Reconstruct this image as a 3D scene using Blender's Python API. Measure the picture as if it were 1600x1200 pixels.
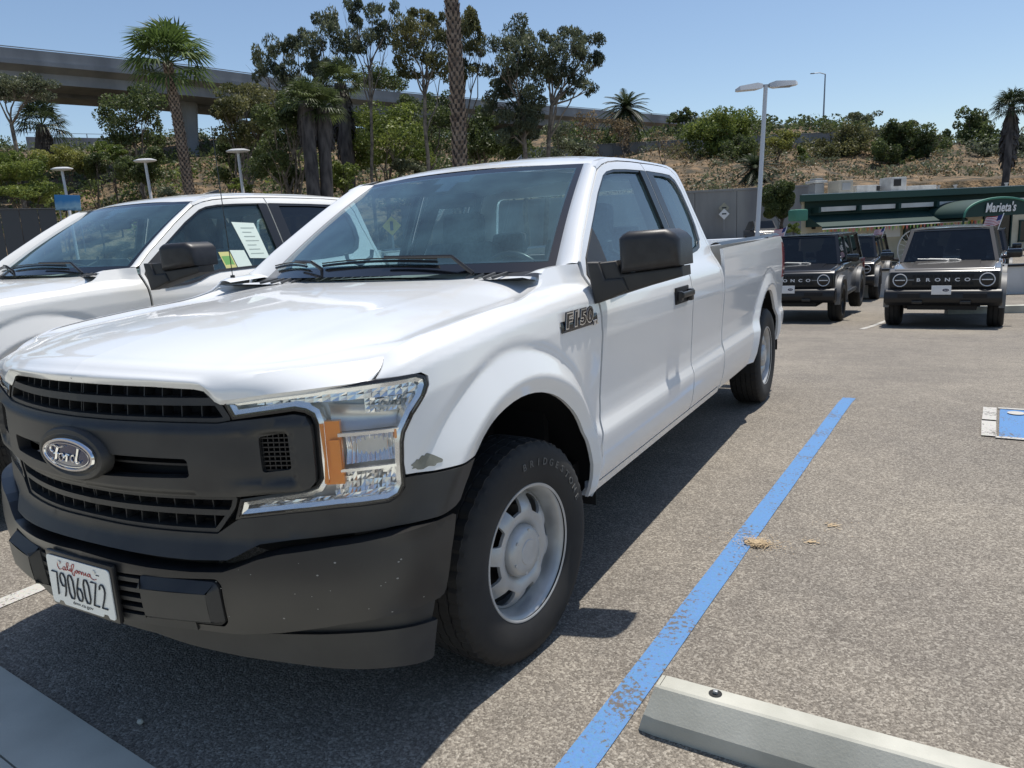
import bpy, bmesh, math, random
import numpy as np
from mathutils import Vector, Matrix
from mathutils.geometry import delaunay_2d_cdt

for _o in list(bpy.data.objects): bpy.data.objects.remove(_o)
SC = bpy.context.scene
COL = SC.collection
R = math.radians

# ================================================================ camera, sky, sun, exposure
CAM = np.array([2.1056, -2.0851, 1.4371])
CR = np.array([0.8732450, 0.4845631, -0.0513990])     # camera right
CU = np.array([-0.0497023, 0.1935043, 0.9798397])     # camera up
CF = np.array([-0.4847401, 0.8530854, -0.1930606])    # camera forward
FPX = 1159.04                                         # focal length in pixels of the 1600 px wide photograph
cd = bpy.data.cameras.new('camera'); cam = bpy.data.objects.new('camera', cd); COL.objects.link(cam)
M = Matrix(((CR[0], CU[0], -CF[0], CAM[0]), (CR[1], CU[1], -CF[1], CAM[1]), (CR[2], CU[2], -CF[2], CAM[2]), (0, 0, 0, 1)))
cam.matrix_world = M
cd.sensor_fit = 'HORIZONTAL'; cd.sensor_width = 36; cd.lens = FPX/1600*36
cd.clip_start = .05; cd.clip_end = 3000
SC.camera = cam

SUN = Vector((.085, .30, 1)).normalized()
W = bpy.data.worlds.new("World"); SC.world = W; W.use_nodes = True
wn = W.node_tree.nodes; wl = W.node_tree.links; wn.clear()
sky = wn.new('ShaderNodeTexSky'); sky.sky_type = 'NISHITA'; sky.sun_disc = False
sky.sun_elevation = math.asin(SUN.z); sky.sun_rotation = math.atan2(SUN.x, SUN.y)
sky.altitude = 20; sky.air_density = 1.0; sky.dust_density = .5; sky.ozone_density = 1.9
bg = wn.new('ShaderNodeBackground'); bg.inputs['Strength'].default_value = .11
wo = wn.new('ShaderNodeOutputWorld'); wl.new(sky.outputs[0], bg.inputs[0]); wl.new(bg.outputs[0], wo.inputs[0])
sl = bpy.data.lights.new('sun', 'SUN'); sl.energy = 4.2; sl.angle = R(.53); sl.color = (1, .95, .87)
sun = bpy.data.objects.new('sun', sl); COL.objects.link(sun); sun.rotation_euler = SUN.to_track_quat('Z', 'Y').to_euler()
SC.view_settings.view_transform = 'Standard'; SC.view_settings.look = 'None'
SC.view_settings.exposure = 0.22; SC.view_settings.gamma = 1.0; SC.view_settings.use_curve_mapping = False

def at(px, py, depth):
    """The point seen at (px, py) of the photograph, depth metres in front of the lens."""
    d = CF + (px-800)/FPX*CR - (py-600)/FPX*CU
    return Vector(CAM + d*depth)
def gz(x, y):
    """Height of the lot: level round the trucks, dipping towards the back, rising to the far wall."""
    return float(np.interp(y, [-40, 4.3, 6, 14, 19, 25, 35, 50, 70, 90, 140, 2500], [0, 0, -.09, -.62, -.85, -.9, -.7, -.1, .7, 1.2, 2.2, 2.2]))
def gzn(y): return np.interp(y, [-40, 4.3, 6, 14, 19, 25, 35, 50, 70, 90, 140, 2500], [0, 0, -.09, -.62, -.85, -.9, -.7, -.1, .7, 1.2, 2.2, 2.2])

# ================================================================ objects, names, labels
def _props(o, label=None, cat=None, group=None, kind=None):
    if label: o['label'] = label
    if cat: o['category'] = cat
    if group: o['group'] = group
    if kind: o['kind'] = kind
    return o
def thing(name, label, cat, loc=(0, 0, 0), rz=0, group=None):
    o = bpy.data.objects.new(name, None); COL.objects.link(o); o.location = loc; o.rotation_euler = (0, 0, rz)
    o.empty_display_size = .2
    return _props(o, label, cat, group)
def mesh(name, V, F, mat=None, parent=None, smooth=40, mats=None, fm=None):
    me = bpy.data.meshes.new(name)
    V = np.asarray(V, float).reshape(-1, 3)
    me.from_pydata(V.tolist(), [], [list(map(int, f)) for f in F])
    for m in (mats or [mat]): me.materials.append(m)
    if fm is not None: me.polygons.foreach_set('material_index', fm)
    if smooth:
        me.polygons.foreach_set('use_smooth', [True]*len(me.polygons))
        me.set_sharp_from_angle(angle=R(smooth))
    me.update()
    o = bpy.data.objects.new(name, me); COL.objects.link(o)
    if parent: o.parent = parent
    return o
def dup(o, parent=None, loc=None, rot=None, name=None):
    c = o.copy(); COL.objects.link(c)
    if parent: c.parent = parent
    if loc is not None: c.location = loc
    if rot is not None: c.rotation_euler = rot
    return c
def dup_tree(o, parent=None):
    c = o.copy(); COL.objects.link(c)
    if parent is not None: c.parent = parent
    for ch in list(o.children): dup_tree(ch, c)
    return c
def mirror_x(V, F):
    V = np.array(V, float); V[:, 0] *= -1
    return V, [tuple(reversed(f)) for f in F]
class MB:
    def __init__(s): s.v = []; s.f = []; s.m = []; s.cur = 0
    def add(s, V, F):
        b = len(s.v); s.v.extend([tuple(map(float, p)) for p in V])
        for f in F: s.f.append(tuple(i+b for i in f)); s.m.append(s.cur)
        return s
    def box(s, c, d, rot=None, taper=None):
        x, y, z = [k/2 for k in d]; V = []
        for sz in (-1, 1):
            t = taper if (taper and sz > 0) else (1, 1)
            for sx, sy in ((-1, -1), (1, -1), (1, 1), (-1, 1)): V.append(Vector((sx*x*t[0], sy*y*t[1], sz*z)))
        if rot is not None: V = [rot @ p for p in V]
        V = [p+Vector(c) for p in V]
        return s.add(V, [(3, 2, 1, 0), (4, 5, 6, 7), (0, 1, 5, 4), (1, 2, 6, 5), (2, 3, 7, 6), (3, 0, 4, 7)])
    def bbox(s, c, d, b=.01, rot=None):
        """Box with chamfered edges."""
        bm = bmesh.new(); bmesh.ops.create_cube(bm, size=1)
        for v in bm.verts: v.co = Vector((v.co.x*d[0], v.co.y*d[1], v.co.z*d[2]))
        bmesh.ops.bevel(bm, geom=bm.edges[:], offset=min(b, min(d)*.45), segments=2, affect='EDGES', profile=.6)
        V = [(rot @ v.co if rot is not None else v.co)+Vector(c) for v in bm.verts]
        bm.verts.index_update(); F = [[v.index for v in f.verts] for f in bm.faces]; bm.free()
        return s.add(V, F)
    def tube(s, P, r, n=8, caps=True):
        P = [Vector(p) for p in P]; rs = r if hasattr(r, '__len__') else [r]*len(P)
        V = []; F = []; prev = None
        for i, p in enumerate(P):
            t = (P[min(i+1, len(P)-1)]-P[max(i-1, 0)]).normalized()
            if prev is None:
                a = t.orthogonal().normalized()
            else:
                a = (prev - t*prev.dot(t)); a = a.normalized() if a.length > 1e-6 else t.orthogonal().normalized()
            prev = a; b = t.cross(a)
            for k in range(n):
                an = 2*math.pi*k/n; V.append(p+(a*math.cos(an)+b*math.sin(an))*rs[i])
        for i in range(len(P)-1):
            for k in range(n):
                k2 = (k+1) % n; F.append((i*n+k, i*n+k2, (i+1)*n+k2, (i+1)*n+k))
        if caps: F.append(tuple(reversed(range(n)))); F.append(tuple((len(P)-1)*n+k for k in range(n)))
        return s.add(V, F)
    def build(s, name, mat, parent=None, smooth=40, mats=None):
        return mesh(name, s.v, s.f, mat, parent, smooth, mats, s.m if mats else None)
def lathe(prof, n=64, axis='x', closed=False):
    """prof: (r, a) pairs; a along the axis."""
    V = []; F = []; m = len(prof)
    for k in range(n):
        an = 2*math.pi*k/n; c, s_ = math.cos(an), math.sin(an)
        for r, a in prof:
            V.append((a, r*c, r*s_) if axis == 'x' else ((r*c, r*s_, a) if axis == 'z' else (r*c, a, r*s_)))
    for k in range(n):
        k2 = (k+1) % n
        for j in range(m-1 if not closed else m):
            j2 = (j+1) % m; F.append((k*m+j, k*m+j2, k2*m+j2, k2*m+j))
    return V, F
def grid(Pf, nu, nv, flip=False):
    V = []; F = []
    for j in range(nv+1):
        for i in range(nu+1): V.append(tuple(map(float, Pf(i/nu, j/nv))))
    for j in range(nv):
        for i in range(nu):
            a = j*(nu+1)+i; f = (a, a+1, a+nu+2, a+nu+1); F.append(f if not flip else tuple(reversed(f)))
    return V, F
def inpoly(pts, poly):
    x, y = pts[:, 0], pts[:, 1]; ins = np.zeros(len(pts), bool); n = len(poly)
    for i in range(n):
        x1, y1 = poly[i]; x2, y2 = poly[(i+1) % n]
        if y1 == y2: continue
        c = ((y1 > y) != (y2 > y)) & (x < (x2-x1)*(y-y1)/(y2-y1)+x1); ins ^= c
    return ins
def resample(poly, res, closed=True):
    out = []; n = len(poly)
    for i in range(n if closed else n-1):
        a = np.array(poly[i]); b = np.array(poly[(i+1) % n]); d = np.linalg.norm(b-a); k = max(1, int(round(d/res)))
        for j in range(k): out.append(a+(b-a)*j/k)
    if not closed: out.append(np.array(poly[-1]))
    return np.array(out)
def smooth_loop(P, n=6):
    """Closed Catmull-Rom loop."""
    P = np.array(P, float); out = []
    for i in range(len(P)):
        p0, p1, p2, p3 = P[i-1], P[i], P[(i+1) % len(P)], P[(i+2) % len(P)]
        for k in range(n):
            t = k/n; out.append(.5*((2*p1)+(-p0+p2)*t+(2*p0-5*p1+4*p2-p3)*t*t+(-p0+3*p1-3*p2+p3)*t**3))
    return np.array(out)
def round_poly(P, r, n=4):
    """Round the corners of a closed polygon."""
    P = [np.array(p, float) for p in P]; out = []
    for i in range(len(P)):
        a, b, c = P[i-1], P[i], P[(i+1) % len(P)]; rr = r[i] if hasattr(r, '__len__') else r
        d1 = np.linalg.norm(a-b); d2 = np.linalg.norm(c-b); q = min(rr, d1*.45, d2*.45)
        p1 = b+(a-b)/max(d1, 1e-9)*q; p2 = b+(c-b)/max(d2, 1e-9)*q
        for k in range(n+1):
            t = k/n; out.append((1-t)**2*p1+2*t*(1-t)*b+t*t*p2)
    return np.array(out)
def edist(pts, poly, closed=True):
    best = np.full(len(pts), 1e9); n = len(poly)
    for i in range(n if closed else n-1):
        a = poly[i]; b = poly[(i+1) % n]; ab = b-a; t = np.clip(((pts-a)@ab)/max(ab@ab, 1e-12), 0, 1)
        best = np.minimum(best, np.hypot(*(pts-(a+t[:, None]*ab)).T))
    return best
def panel_geo(outline, fn, res=.03, lip=.012, holes=(), creases=(), bres=None, flip=False, edge=.0):
    """Sheet cut to an outline in surface coordinates, with a folded edge of depth lip."""
    bres = bres or res*.7
    ol = resample(outline, bres); hs = [resample(h, bres) for h in holes]; cr = [resample(c, bres, False) for c in creases]
    lo = ol.min(0); hi = ol.max(0)
    gx = np.arange(lo[0]+res/2, hi[0], res); gy = np.arange(lo[1]+res/2, hi[1], res)
    G = np.array([(x+(res/2 if j % 2 else 0), y) for j, y in enumerate(gy) for x in gx]).reshape(-1, 2)
    if len(G):
        k = inpoly(G, ol) & (edist(G, ol) > res*.4)
        for h in hs: k &= ~inpoly(G, h) & (edist(G, h) > res*.4)
        for c in cr: k &= edist(G, c, False) > res*.3
        G = G[k]
    V = []; E = []
    for loop, cl in [(ol, 1)]+[(h, 1) for h in hs]+[(c, 0) for c in cr]:
        b = len(V); n = len(loop); V.extend(loop); E.extend([(b+i, b+(i+1) % n) for i in range(n if cl else n-1)])
    V.extend(G)
    res_ = delaunay_2d_cdt([Vector((float(a), float(b))) for a, b in V], E, [], 0, 1e-6)
    P2 = np.array([(v.x, v.y) for v in res_[0]]); T = [tuple(f) for f in res_[2]]
    cen = np.array([P2[list(t)].mean(0) for t in T]); k = inpoly(cen, ol)
    for h in hs: k &= ~inpoly(cen, h)
    T = [t for t, q in zip(T, k) if q]
    # consistent ccw
    T = [t if ((P2[t[1]]-P2[t[0]])[0]*(P2[t[2]]-P2[t[0]])[1]-(P2[t[1]]-P2[t[0]])[1]*(P2[t[2]]-P2[t[0]])[0]) > 0 else tuple(reversed(t)) for t in T]
    P3 = np.asarray(fn(P2[:, 0], P2[:, 1], 0.0), float); h = .004
    du = np.asarray(fn(P2[:, 0]+h, P2[:, 1], 0.0), float)-np.asarray(fn(P2[:, 0]-h, P2[:, 1], 0.0), float)
    dv = np.asarray(fn(P2[:, 0], P2[:, 1]+h, 0.0), float)-np.asarray(fn(P2[:, 0], P2[:, 1]-h, 0.0), float)
    N3 = np.cross(du, dv); N3 /= np.maximum(np.linalg.norm(N3, axis=1), 1e-12)[:, None]
    V3 = [tuple(p) for p in P3]; F = list(T); nsurf = len(T)
    if lip:
        cnt = {}
        for t in T:
            for i in range(len(t)):
                e = (t[i], t[(i+1) % len(t)]); cnt[e] = 1
        be = [e for e in cnt if (e[1], e[0]) not in cnt]
        idx = {}
        L3 = np.asarray(fn(P2[:, 0], P2[:, 1], -lip), float)
        for e in be:
            for v in e:
                if v not in idx: idx[v] = len(V3); V3.append(tuple(L3[v]))
        for a, b in be: F.append((b, a, idx[a], idx[b]))
    used = sorted({i for f in F for i in f}); mp = {o: n for n, o in enumerate(used)}
    NN = np.zeros((len(V3), 3)); NN[:len(N3)] = N3
    V3 = [V3[i] for i in used]; F = [tuple(mp[i] for i in f) for f in F]; NN = NN[used]
    if flip: F = [tuple(reversed(f)) for f in F]
    panel_geo.last = (NN, nsurf)
    return np.array(V3), F
def set_normals(o, NN, flags):
    me = o.data; L = []
    for p in me.polygons:
        n = p.normal
        if flags[p.index]:
            for i in p.vertices:
                v = Vector(NN[i]); L.append(v if v.dot(n) >= 0 else -v)
        else: L.extend([n.copy()]*len(p.vertices))
    me.normals_split_custom_set(L)
def panel(name, outline, fn, mat, parent, side=1, smooth=32, both=False, **k):
    V, F = panel_geo(outline, fn, **k); NN, ns = panel_geo.last; flags = [i < ns for i in range(len(F))]
    if both:          # half panel, mirrored and welded on the centre line
        V2, F2 = mirror_x(V, F); b = len(V)
        V = np.vstack([V, V2]); F = list(F)+[tuple(i+b for i in f) for f in F2]
        key = {}; mp = []
        for i, v in enumerate(V):
            kk = (round(v[0], 5), round(v[1], 5), round(v[2], 5))
            mp.append(key.setdefault(kk, i))
        NN = np.vstack([NN, NN*np.array([-1, 1, 1])]); flags = flags+flags
        F2_ = []; fl2 = []
        for f, q in zip(F, flags):
            g = tuple(mp[i] for i in f)
            if len(set(g)) == len(g) and not all(abs(V[i][0]) < 1e-6 for i in g): F2_.append(g); fl2.append(q)
        NN = np.where(np.abs(V[:, :1]) < 1e-6, NN*np.array([0, 1, 1]), NN)
        used = sorted({i for f in F2_ for i in f}); m2 = {o: n for n, o in enumerate(used)}
        V = V[used]; NN = NN[used]; F = [tuple(m2[i] for i in f) for f in F2_]; flags = fl2
    elif side < 0: V, F = mirror_x(V, F); NN = NN*np.array([-1, 1, 1])
    o = mesh(name, V, F, mat, parent, smooth)
    if smooth: set_normals(o, NN, flags)
    return o
_txt = {}
def text_geo(body, size=1.0, extrude=.0, shear=0.0, spacing=1.0, bold=0.0):
    cu = bpy.data.curves.new('lettering', 'FONT'); cu.body = body; cu.size = size; cu.extrude = extrude
    cu.align_x = 'CENTER'; cu.align_y = 'CENTER'; cu.shear = shear; cu.space_character = spacing; cu.offset = bold; cu.resolution_u = 3
    o = bpy.data.objects.new('lettering', cu); COL.objects.link(o)
    dg = bpy.context.evaluated_depsgraph_get(); me = bpy.data.meshes.new_from_object(o.evaluated_get(dg))
    V = np.array([v.co[:] for v in me.vertices]).reshape(-1, 3); F = [tuple(p.vertices) for p in me.polygons]
    bpy.data.objects.remove(o); bpy.data.curves.remove(cu); bpy.data.meshes.remove(me)
    return V, F
def text_on(name, body, size, origin, right, up, mat, parent, sx=1.0, height=.001, **k):
    V, F = text_geo(body, size, height, **k)
    r = Vector(right).normalized(); u = Vector(up); u = (u-r*u.dot(r)).normalized(); n = r.cross(u); o = Vector(origin)
    W_ = [tuple(o+r*float(v[0])*sx+u*float(v[1])+n*float(v[2])) for v in V]
    return mesh(name, W_, F, mat, parent, 0)

# ================================================================ materials
def mat(name, col=(.5, .5, .5), rough=.5, metal=0, coat=0, spec=.5, **k):
    m = bpy.data.materials.new(name); m.use_nodes = True; b = m.node_tree.nodes['Principled BSDF']
    b.inputs['Base Color'].default_value = (*col, 1); b.inputs['Roughness'].default_value = rough; b.inputs['Metallic'].default_value = metal
    b.inputs['Coat Weight'].default_value = coat; b.inputs['Coat Roughness'].default_value = k.get('coat_rough', .03)
    b.inputs['Specular IOR Level'].default_value = spec
    return m
def nodes(m): return m.node_tree.nodes, m.node_tree.links, m.node_tree.nodes['Principled BSDF']
def vary(m, c1, c2, scale=5, detail=4, lo=.35, hi=.65, bump=0, bscale=None, bdist=.01, coord='Object', rough=None, stretch=None):
    """Noise-driven colour between c1 and c2, with optional relief."""
    n, l, b = nodes(m); tc = n.new('ShaderNodeTexCoord'); src = tc.outputs[coord]
    if stretch:
        mp = n.new('ShaderNodeMapping'); mp.inputs['Scale'].default_value = stretch; l.new(src, mp.inputs[0]); src = mp.outputs[0]
    t = n.new('ShaderNodeTexNoise'); t.inputs['Scale'].default_value = scale; t.inputs['Detail'].default_value = detail; l.new(src, t.inputs['Vector'])
    r = n.new('ShaderNodeValToRGB'); r.color_ramp.elements[0].position = lo; r.color_ramp.elements[1].position = hi
    r.color_ramp.elements[0].color = (*c1, 1); r.color_ramp.elements[1].color = (*c2, 1)
    l.new(t.outputs['Fac'], r.inputs[0]); l.new(r.outputs[0], b.inputs['Base Color'])
    if rough:
        mr = n.new('ShaderNodeMapRange'); mr.inputs[3].default_value = rough[0]; mr.inputs[4].default_value = rough[1]
        l.new(t.outputs['Fac'], mr.inputs[0]); l.new(mr.outputs[0], b.inputs['Roughness'])
    if bump:
        t2 = n.new('ShaderNodeTexNoise'); t2.inputs['Scale'].default_value = bscale or scale*4; t2.inputs['Detail'].default_value = 5; l.new(src, t2.inputs['Vector'])
        bp = n.new('ShaderNodeBump'); bp.inputs['Strength'].default_value = bump; bp.inputs['Distance'].default_value = bdist
        l.new(t2.outputs['Fac'], bp.inputs['Height']); l.new(bp.outputs[0], b.inputs['Normal'])
    return m
def glass(name, tint=(.5, .6, .6), trans=.6, rough=.0, dust_haze=0.02, ior=1.5, dust_haze_col=(.6, .62, .6)):
    """Thin automotive glass: tinted see-through sheet with Fresnel reflection and a diffuse film, dirt plus painted sky haze, set by dust."""
    m = bpy.data.materials.new(name); m.use_nodes = True; n = m.node_tree.nodes; l = m.node_tree.links; n.clear()
    tr = n.new('ShaderNodeBsdfTransparent'); tr.inputs[0].default_value = (*[c*trans for c in tint], 1)
    gl = n.new('ShaderNodeBsdfGlossy'); gl.inputs['Roughness'].default_value = rough
    fr = n.new('ShaderNodeFresnel'); fr.inputs[0].default_value = ior
    geo = n.new('ShaderNodeNewGeometry'); io = n.new('ShaderNodeMapRange'); io.inputs[3].default_value = ior; io.inputs[4].default_value = 1/ior; l.new(geo.outputs['Backfacing'], io.inputs[0]); l.new(io.outputs[0], fr.inputs[0])
    df = n.new('ShaderNodeBsdfDiffuse'); df.inputs[0].default_value = (*dust_haze_col, 1)
    mul = n.new('ShaderNodeMath'); mul.operation = 'MULTIPLY'; mul.inputs[1].default_value = 1.5; mul.use_clamp = True
    l.new(fr.outputs[0], mul.inputs[0])
    m1 = n.new('ShaderNodeMixShader'); l.new(mul.outputs[0], m1.inputs[0]); l.new(tr.outputs[0], m1.inputs[1]); l.new(gl.outputs[0], m1.inputs[2])
    tx = n.new('ShaderNodeTexNoise'); tx.inputs['Scale'].default_value = 6; tc = n.new('ShaderNodeTexCoord'); l.new(tc.outputs['Object'], tx.inputs['Vector'])
    mr = n.new('ShaderNodeMapRange'); mr.inputs[1].default_value = .3; mr.inputs[2].default_value = .8; mr.inputs[3].default_value = dust_haze*.6; mr.inputs[4].default_value = dust_haze*1.6; l.new(tx.outputs['Fac'], mr.inputs[0])
    m2 = n.new('ShaderNodeMixShader'); l.new(mr.outputs[0], m2.inputs[0]); l.new(m1.outputs[0], m2.inputs[1]); l.new(df.outputs[0], m2.inputs[2])
    o = n.new('ShaderNodeOutputMaterial'); l.new(m2.outputs[0], o.inputs[0]); return m
MT = {}
def paint(name, col, dust_haze=.03, rough=.28):
    m = mat(name, col, rough, 0, .75, .5, coat_rough=.025); n, l, b = nodes(m)
    tc = n.new('ShaderNodeTexCoord'); t = n.new('ShaderNodeTexNoise'); t.inputs['Scale'].default_value = 2.2; t.inputs['Detail'].default_value = 7; t.inputs['Roughness'].default_value = .65
    l.new(tc.outputs['Object'], t.inputs['Vector'])
    mx = n.new('ShaderNodeMixRGB'); mx.inputs[1].default_value = (*col, 1); mx.inputs[2].default_value = (*[c*.82+f for c, f in zip(col, (.03, .025, .015))], 1)
    mr = n.new('ShaderNodeMapRange'); mr.inputs[1].default_value = .35; mr.inputs[2].default_value = .75; mr.inputs[3].default_value = 0; mr.inputs[4].default_value = dust_haze*8
    l.new(t.outputs['Fac'], mr.inputs[0]); l.new(mr.outputs[0], mx.inputs[0]); l.new(mx.outputs[0], b.inputs['Base Color'])
    m3 = n.new('ShaderNodeMapRange'); m3.inputs[3].default_value = .02; m3.inputs[4].default_value = .07; l.new(t.outputs['Fac'], m3.inputs[0]); l.new(m3.outputs[0], b.inputs['Coat Roughness'])
    return m
MT['white'] = paint('white_paint', (.80, .81, .81), .02)
MT['cream'] = paint('warm_white_paint', (.82, .81, .77), .02)
MT['black_paint'] = paint('black_paint', (.003, .003, .004), .006)
MT['bronze'] = paint('grey_brown_paint', (.115, .105, .092), .01)
MT['silver_paint'] = paint('silver_paint', (.42, .43, .44))
MT['dark_paint'] = paint('dark_blue_paint', (.012, .018, .03), .01)
MT['plastic'] = vary(mat('charcoal_plastic', (.03, .03, .032), .5, spec=.45), (.023, .023, .024), (.040, .039, .037), 7, 5, bump=.12, bscale=900, bdist=.0006, rough=(.40, .58))
MT['bumper'] = vary(mat('painted_bumper', (.03, .03, .03), .38, spec=.5), (.018, .018, .019), (.028, .027, .026), 4, 5, bump=.06, bscale=700, bdist=.0004, rough=(.24, .40))
MT['black'] = mat('flat_black', (.006, .006, .007), .7)
MT['gloss_black'] = mat('gloss_black', (.01, .01, .012), .18)
MT['mirror_skin'] = vary(mat('grained_plastic', (.035, .035, .037), .42), (.016, .016, .018), (.024, .024, .026), 30, 2, bump=.35, bscale=500, bdist=.001)
MT['rubber'] = vary(mat('tyre_rubber', (.022, .022, .023), .75), (.011, .011, .012), (.023, .022, .021), 6, 6, bump=.2, bscale=160, bdist=.001)
MT['steel'] = vary(mat('silver_steel_wheel', (.5, .5, .49), .38, .35), (.40, .40, .39), (.52, .52, .51), 9, 5, lo=.3)
MT['brake'] = mat('dark_iron', (.05, .045, .04), .6, .6)
MT['chrome'] = mat('chrome', (.82, .83, .84), .07, 1)
MT['chrome_soft'] = mat('reflector_chrome', (.90, .90, .90), .20, .9)
MT['lens'] = glass('clear_lens', (.97, .98, .98), 1.0, .0, .015)
MT['amber'] = mat('amber_plastic', (.85, .27, .03), .3, coat=.6)
MT['amber'].node_tree.nodes['Principled BSDF'].inputs['Emission Strength'].default_value = 0
MT['red'] = mat('red_lens', (.30, .012, .012), .15, coat=1)
MT['ws'] = glass('windshield_glass', (.72, .90, .92), .95, .0, .075, dust_haze_col=(.28, .55, .66))  # blue film here and below: sky haze painted into the glass colour
MT['glass'] = glass('side_glass', (.66, .85, .87), .92, .0, .05, dust_haze_col=(.28, .52, .64))
MT['tint'] = glass('privacy_glass', (.25, .28, .30), .16, .0, .01, dust_haze_col=(.2, .3, .4))
MT['frit'] = mat('black_glass_border', (.008, .008, .009), .12, coat=.6)
MT['trim'] = mat('satin_black_trim', (.018, .018, .019), .32)
MT['interior'] = mat('grey_interior', (.10, .11, .115), .8)
MT['seat'] = vary(mat('seat_cloth', (.10, .105, .11), .9), (.13, .14, .145), (.19, .20, .205), 40, 2)
MT['dash'] = mat('dashboard_vinyl', (.20, .24, .235), .6)
MT['plate_white'] = mat('plate_white', (.74, .76, .74), .35)
MT['ink'] = mat('dark_ink', (.02, .025, .035), .5)
MT['red_ink'] = mat('red_ink', (.42, .05, .04), .5)
MT['blue_enamel'] = mat('blue_enamel', (.012, .025, .08), .12, coat=1)
MT['white_plain'] = mat('white_plastic', (.75, .75, .75), .4)
MT['paper'] = mat('paper', (.70, .80, .72), .7)
MT['paper_green'] = mat('green_print', (.18, .42, .12), .7)
MT['paper_yellow'] = mat('yellow_print', (.65, .62, .25), .7)
MT['primer'] = vary(mat('bare_primer', (.23, .23, .19), .6), (.19, .19, .155), (.27, .27, .225), 30, 4)
MT['signyellow'] = mat('sign_yellow', (.7, .5, .06), .5)
# ---------------------------------------------------------------- pickup body surface (numpy)
PLAN = [(0,-.905),(.15,-.897),(.3,-.873),(.45,-.835),(.6,-.787),(.74,-.735),(.85,-.674),(.925,-.597),(.966,-.50),(.984,-.40),(.993,-.2),
        (.997,0),(1.0,.5),(1.0,1.5),(1.0,2.5),(1.0,3.4),(.997,4.0),(.985,4.5),(.968,4.97)]
def catmull(P, n=12):
    P = np.array(P, float); out = []
    for i in range(len(P)-1):
        p0 = P[max(i-1,0)] if i > 0 else 2*P[0]-P[1]
        p1, p2 = P[i], P[i+1]
        p3 = P[i+2] if i+2 < len(P) else 2*P[-1]-P[-2]
        d1 = max(np.linalg.norm(p2-p1),1e-9); d0 = max(np.linalg.norm(p1-p0),1e-9); d2 = max(np.linalg.norm(p3-p2),1e-9)
        m1 = ((p1-p0)/d0*d1 + (p2-p1)*d0/d1*1.0)/(1+d0/d1) if True else 0
        m1 = d1*((p1-p0)/d0*d1+(p2-p1)/d1*d0)/(d0+d1)
        m2 = d1*((p2-p1)/d1*d2+(p3-p2)/d2*d1)/(d1+d2)
        for k in range(n):
            t = k/n; t2=t*t; t3=t2*t
            out.append((2*t3-3*t2+1)*p1+(t3-2*t2+t)*m1+(-2*t3+3*t2)*p2+(t3-t2)*m2)
    out.append(P[-1]); return np.array(out)
_C = catmull(PLAN, 16)
_CS = np.concatenate([[0], np.cumsum(np.linalg.norm(np.diff(_C, axis=0), axis=1))])
_i0 = np.argmin(np.abs(_C[:,1]-0.0)*(_C[:,0]>.9) + 9*(_C[:,0]<=.9))
_CS = _CS - _CS[_i0]                  # s = y along the side, s about -1.5 at the nose centre
S0 = _CS[0]
_T = np.gradient(_C, axis=0); _T /= np.linalg.norm(_T, axis=1)[:,None]
_N = np.stack([_T[:,1], -_T[:,0]], 1)  # outward
_N[0] = (0, -1)
def Cpos(s):
    s = np.asarray(s, float)
    return np.stack([np.interp(s,_CS,_C[:,0]), np.interp(s,_CS,_C[:,1])], -1)
def Cnor(s):
    n = np.stack([np.interp(s,_CS,_N[:,0]), np.interp(s,_CS,_N[:,1])], -1)
    return n/np.linalg.norm(n, axis=-1, keepdims=True)
def smooth(a, b, x):
    t = np.clip((x-a)/(b-a), 0, 1); return t*t*(3-2*t)
_cs = np.linspace(-.8, 5, 600); _cz = np.interp(_cs, [-.8,-.7,-.606,-.54,-.48,-.312,-.073,.173,.3,.45,.6,2.6,5], [1.085,1.105,1.138,1.157,1.172,1.1915,1.2125,1.228,1.235,1.239,1.24,1.27,1.33])
_cz = np.convolve(np.pad(_cz, 4, mode='edge'), np.ones(9)/9, 'valid')
def crest(s): return np.interp(s, _cs, _cz)
_DZ = [.40,.45,.50,.56,.62,.655,.70,.72,.80,.95,1.05,1.13,1.19,1.24,1.28,1.31,1.50,1.70,1.76,1.79,1.815,1.83,1.84]
_DO = [.05,.03,.014,.004,.0,.0,.016,.019,.019,.008,.0,.003,.016,.045,.072,.082,.158,.242,.270,.289,.315,.345,.39]
_BZ = [.40,.45,.50,.56,.62,.665,.72,.74,.82,.95,1.05,1.15,1.25,1.32,1.36]
_BO = [.05,.03,.014,.004,.0,.0,.016,.019,.019,.008,.0,.002,.008,.018,.03]
_FZ = [-.75,-.3,-.12,-.05,-.02,-.008,0,.006,.10]     # relative to crest
_FO = [.0,.0,.006,.018,.034,.05,.075,.105,.15]
def _sm(z, X, Y):
    X = np.array(X); Y = np.array(Y)
    return (np.interp(z-.006,X,Y)+2*np.interp(z,X,Y)+np.interp(z+.006,X,Y)+np.interp(z-.003,X,Y)+np.interp(z+.003,X,Y))/6
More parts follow.
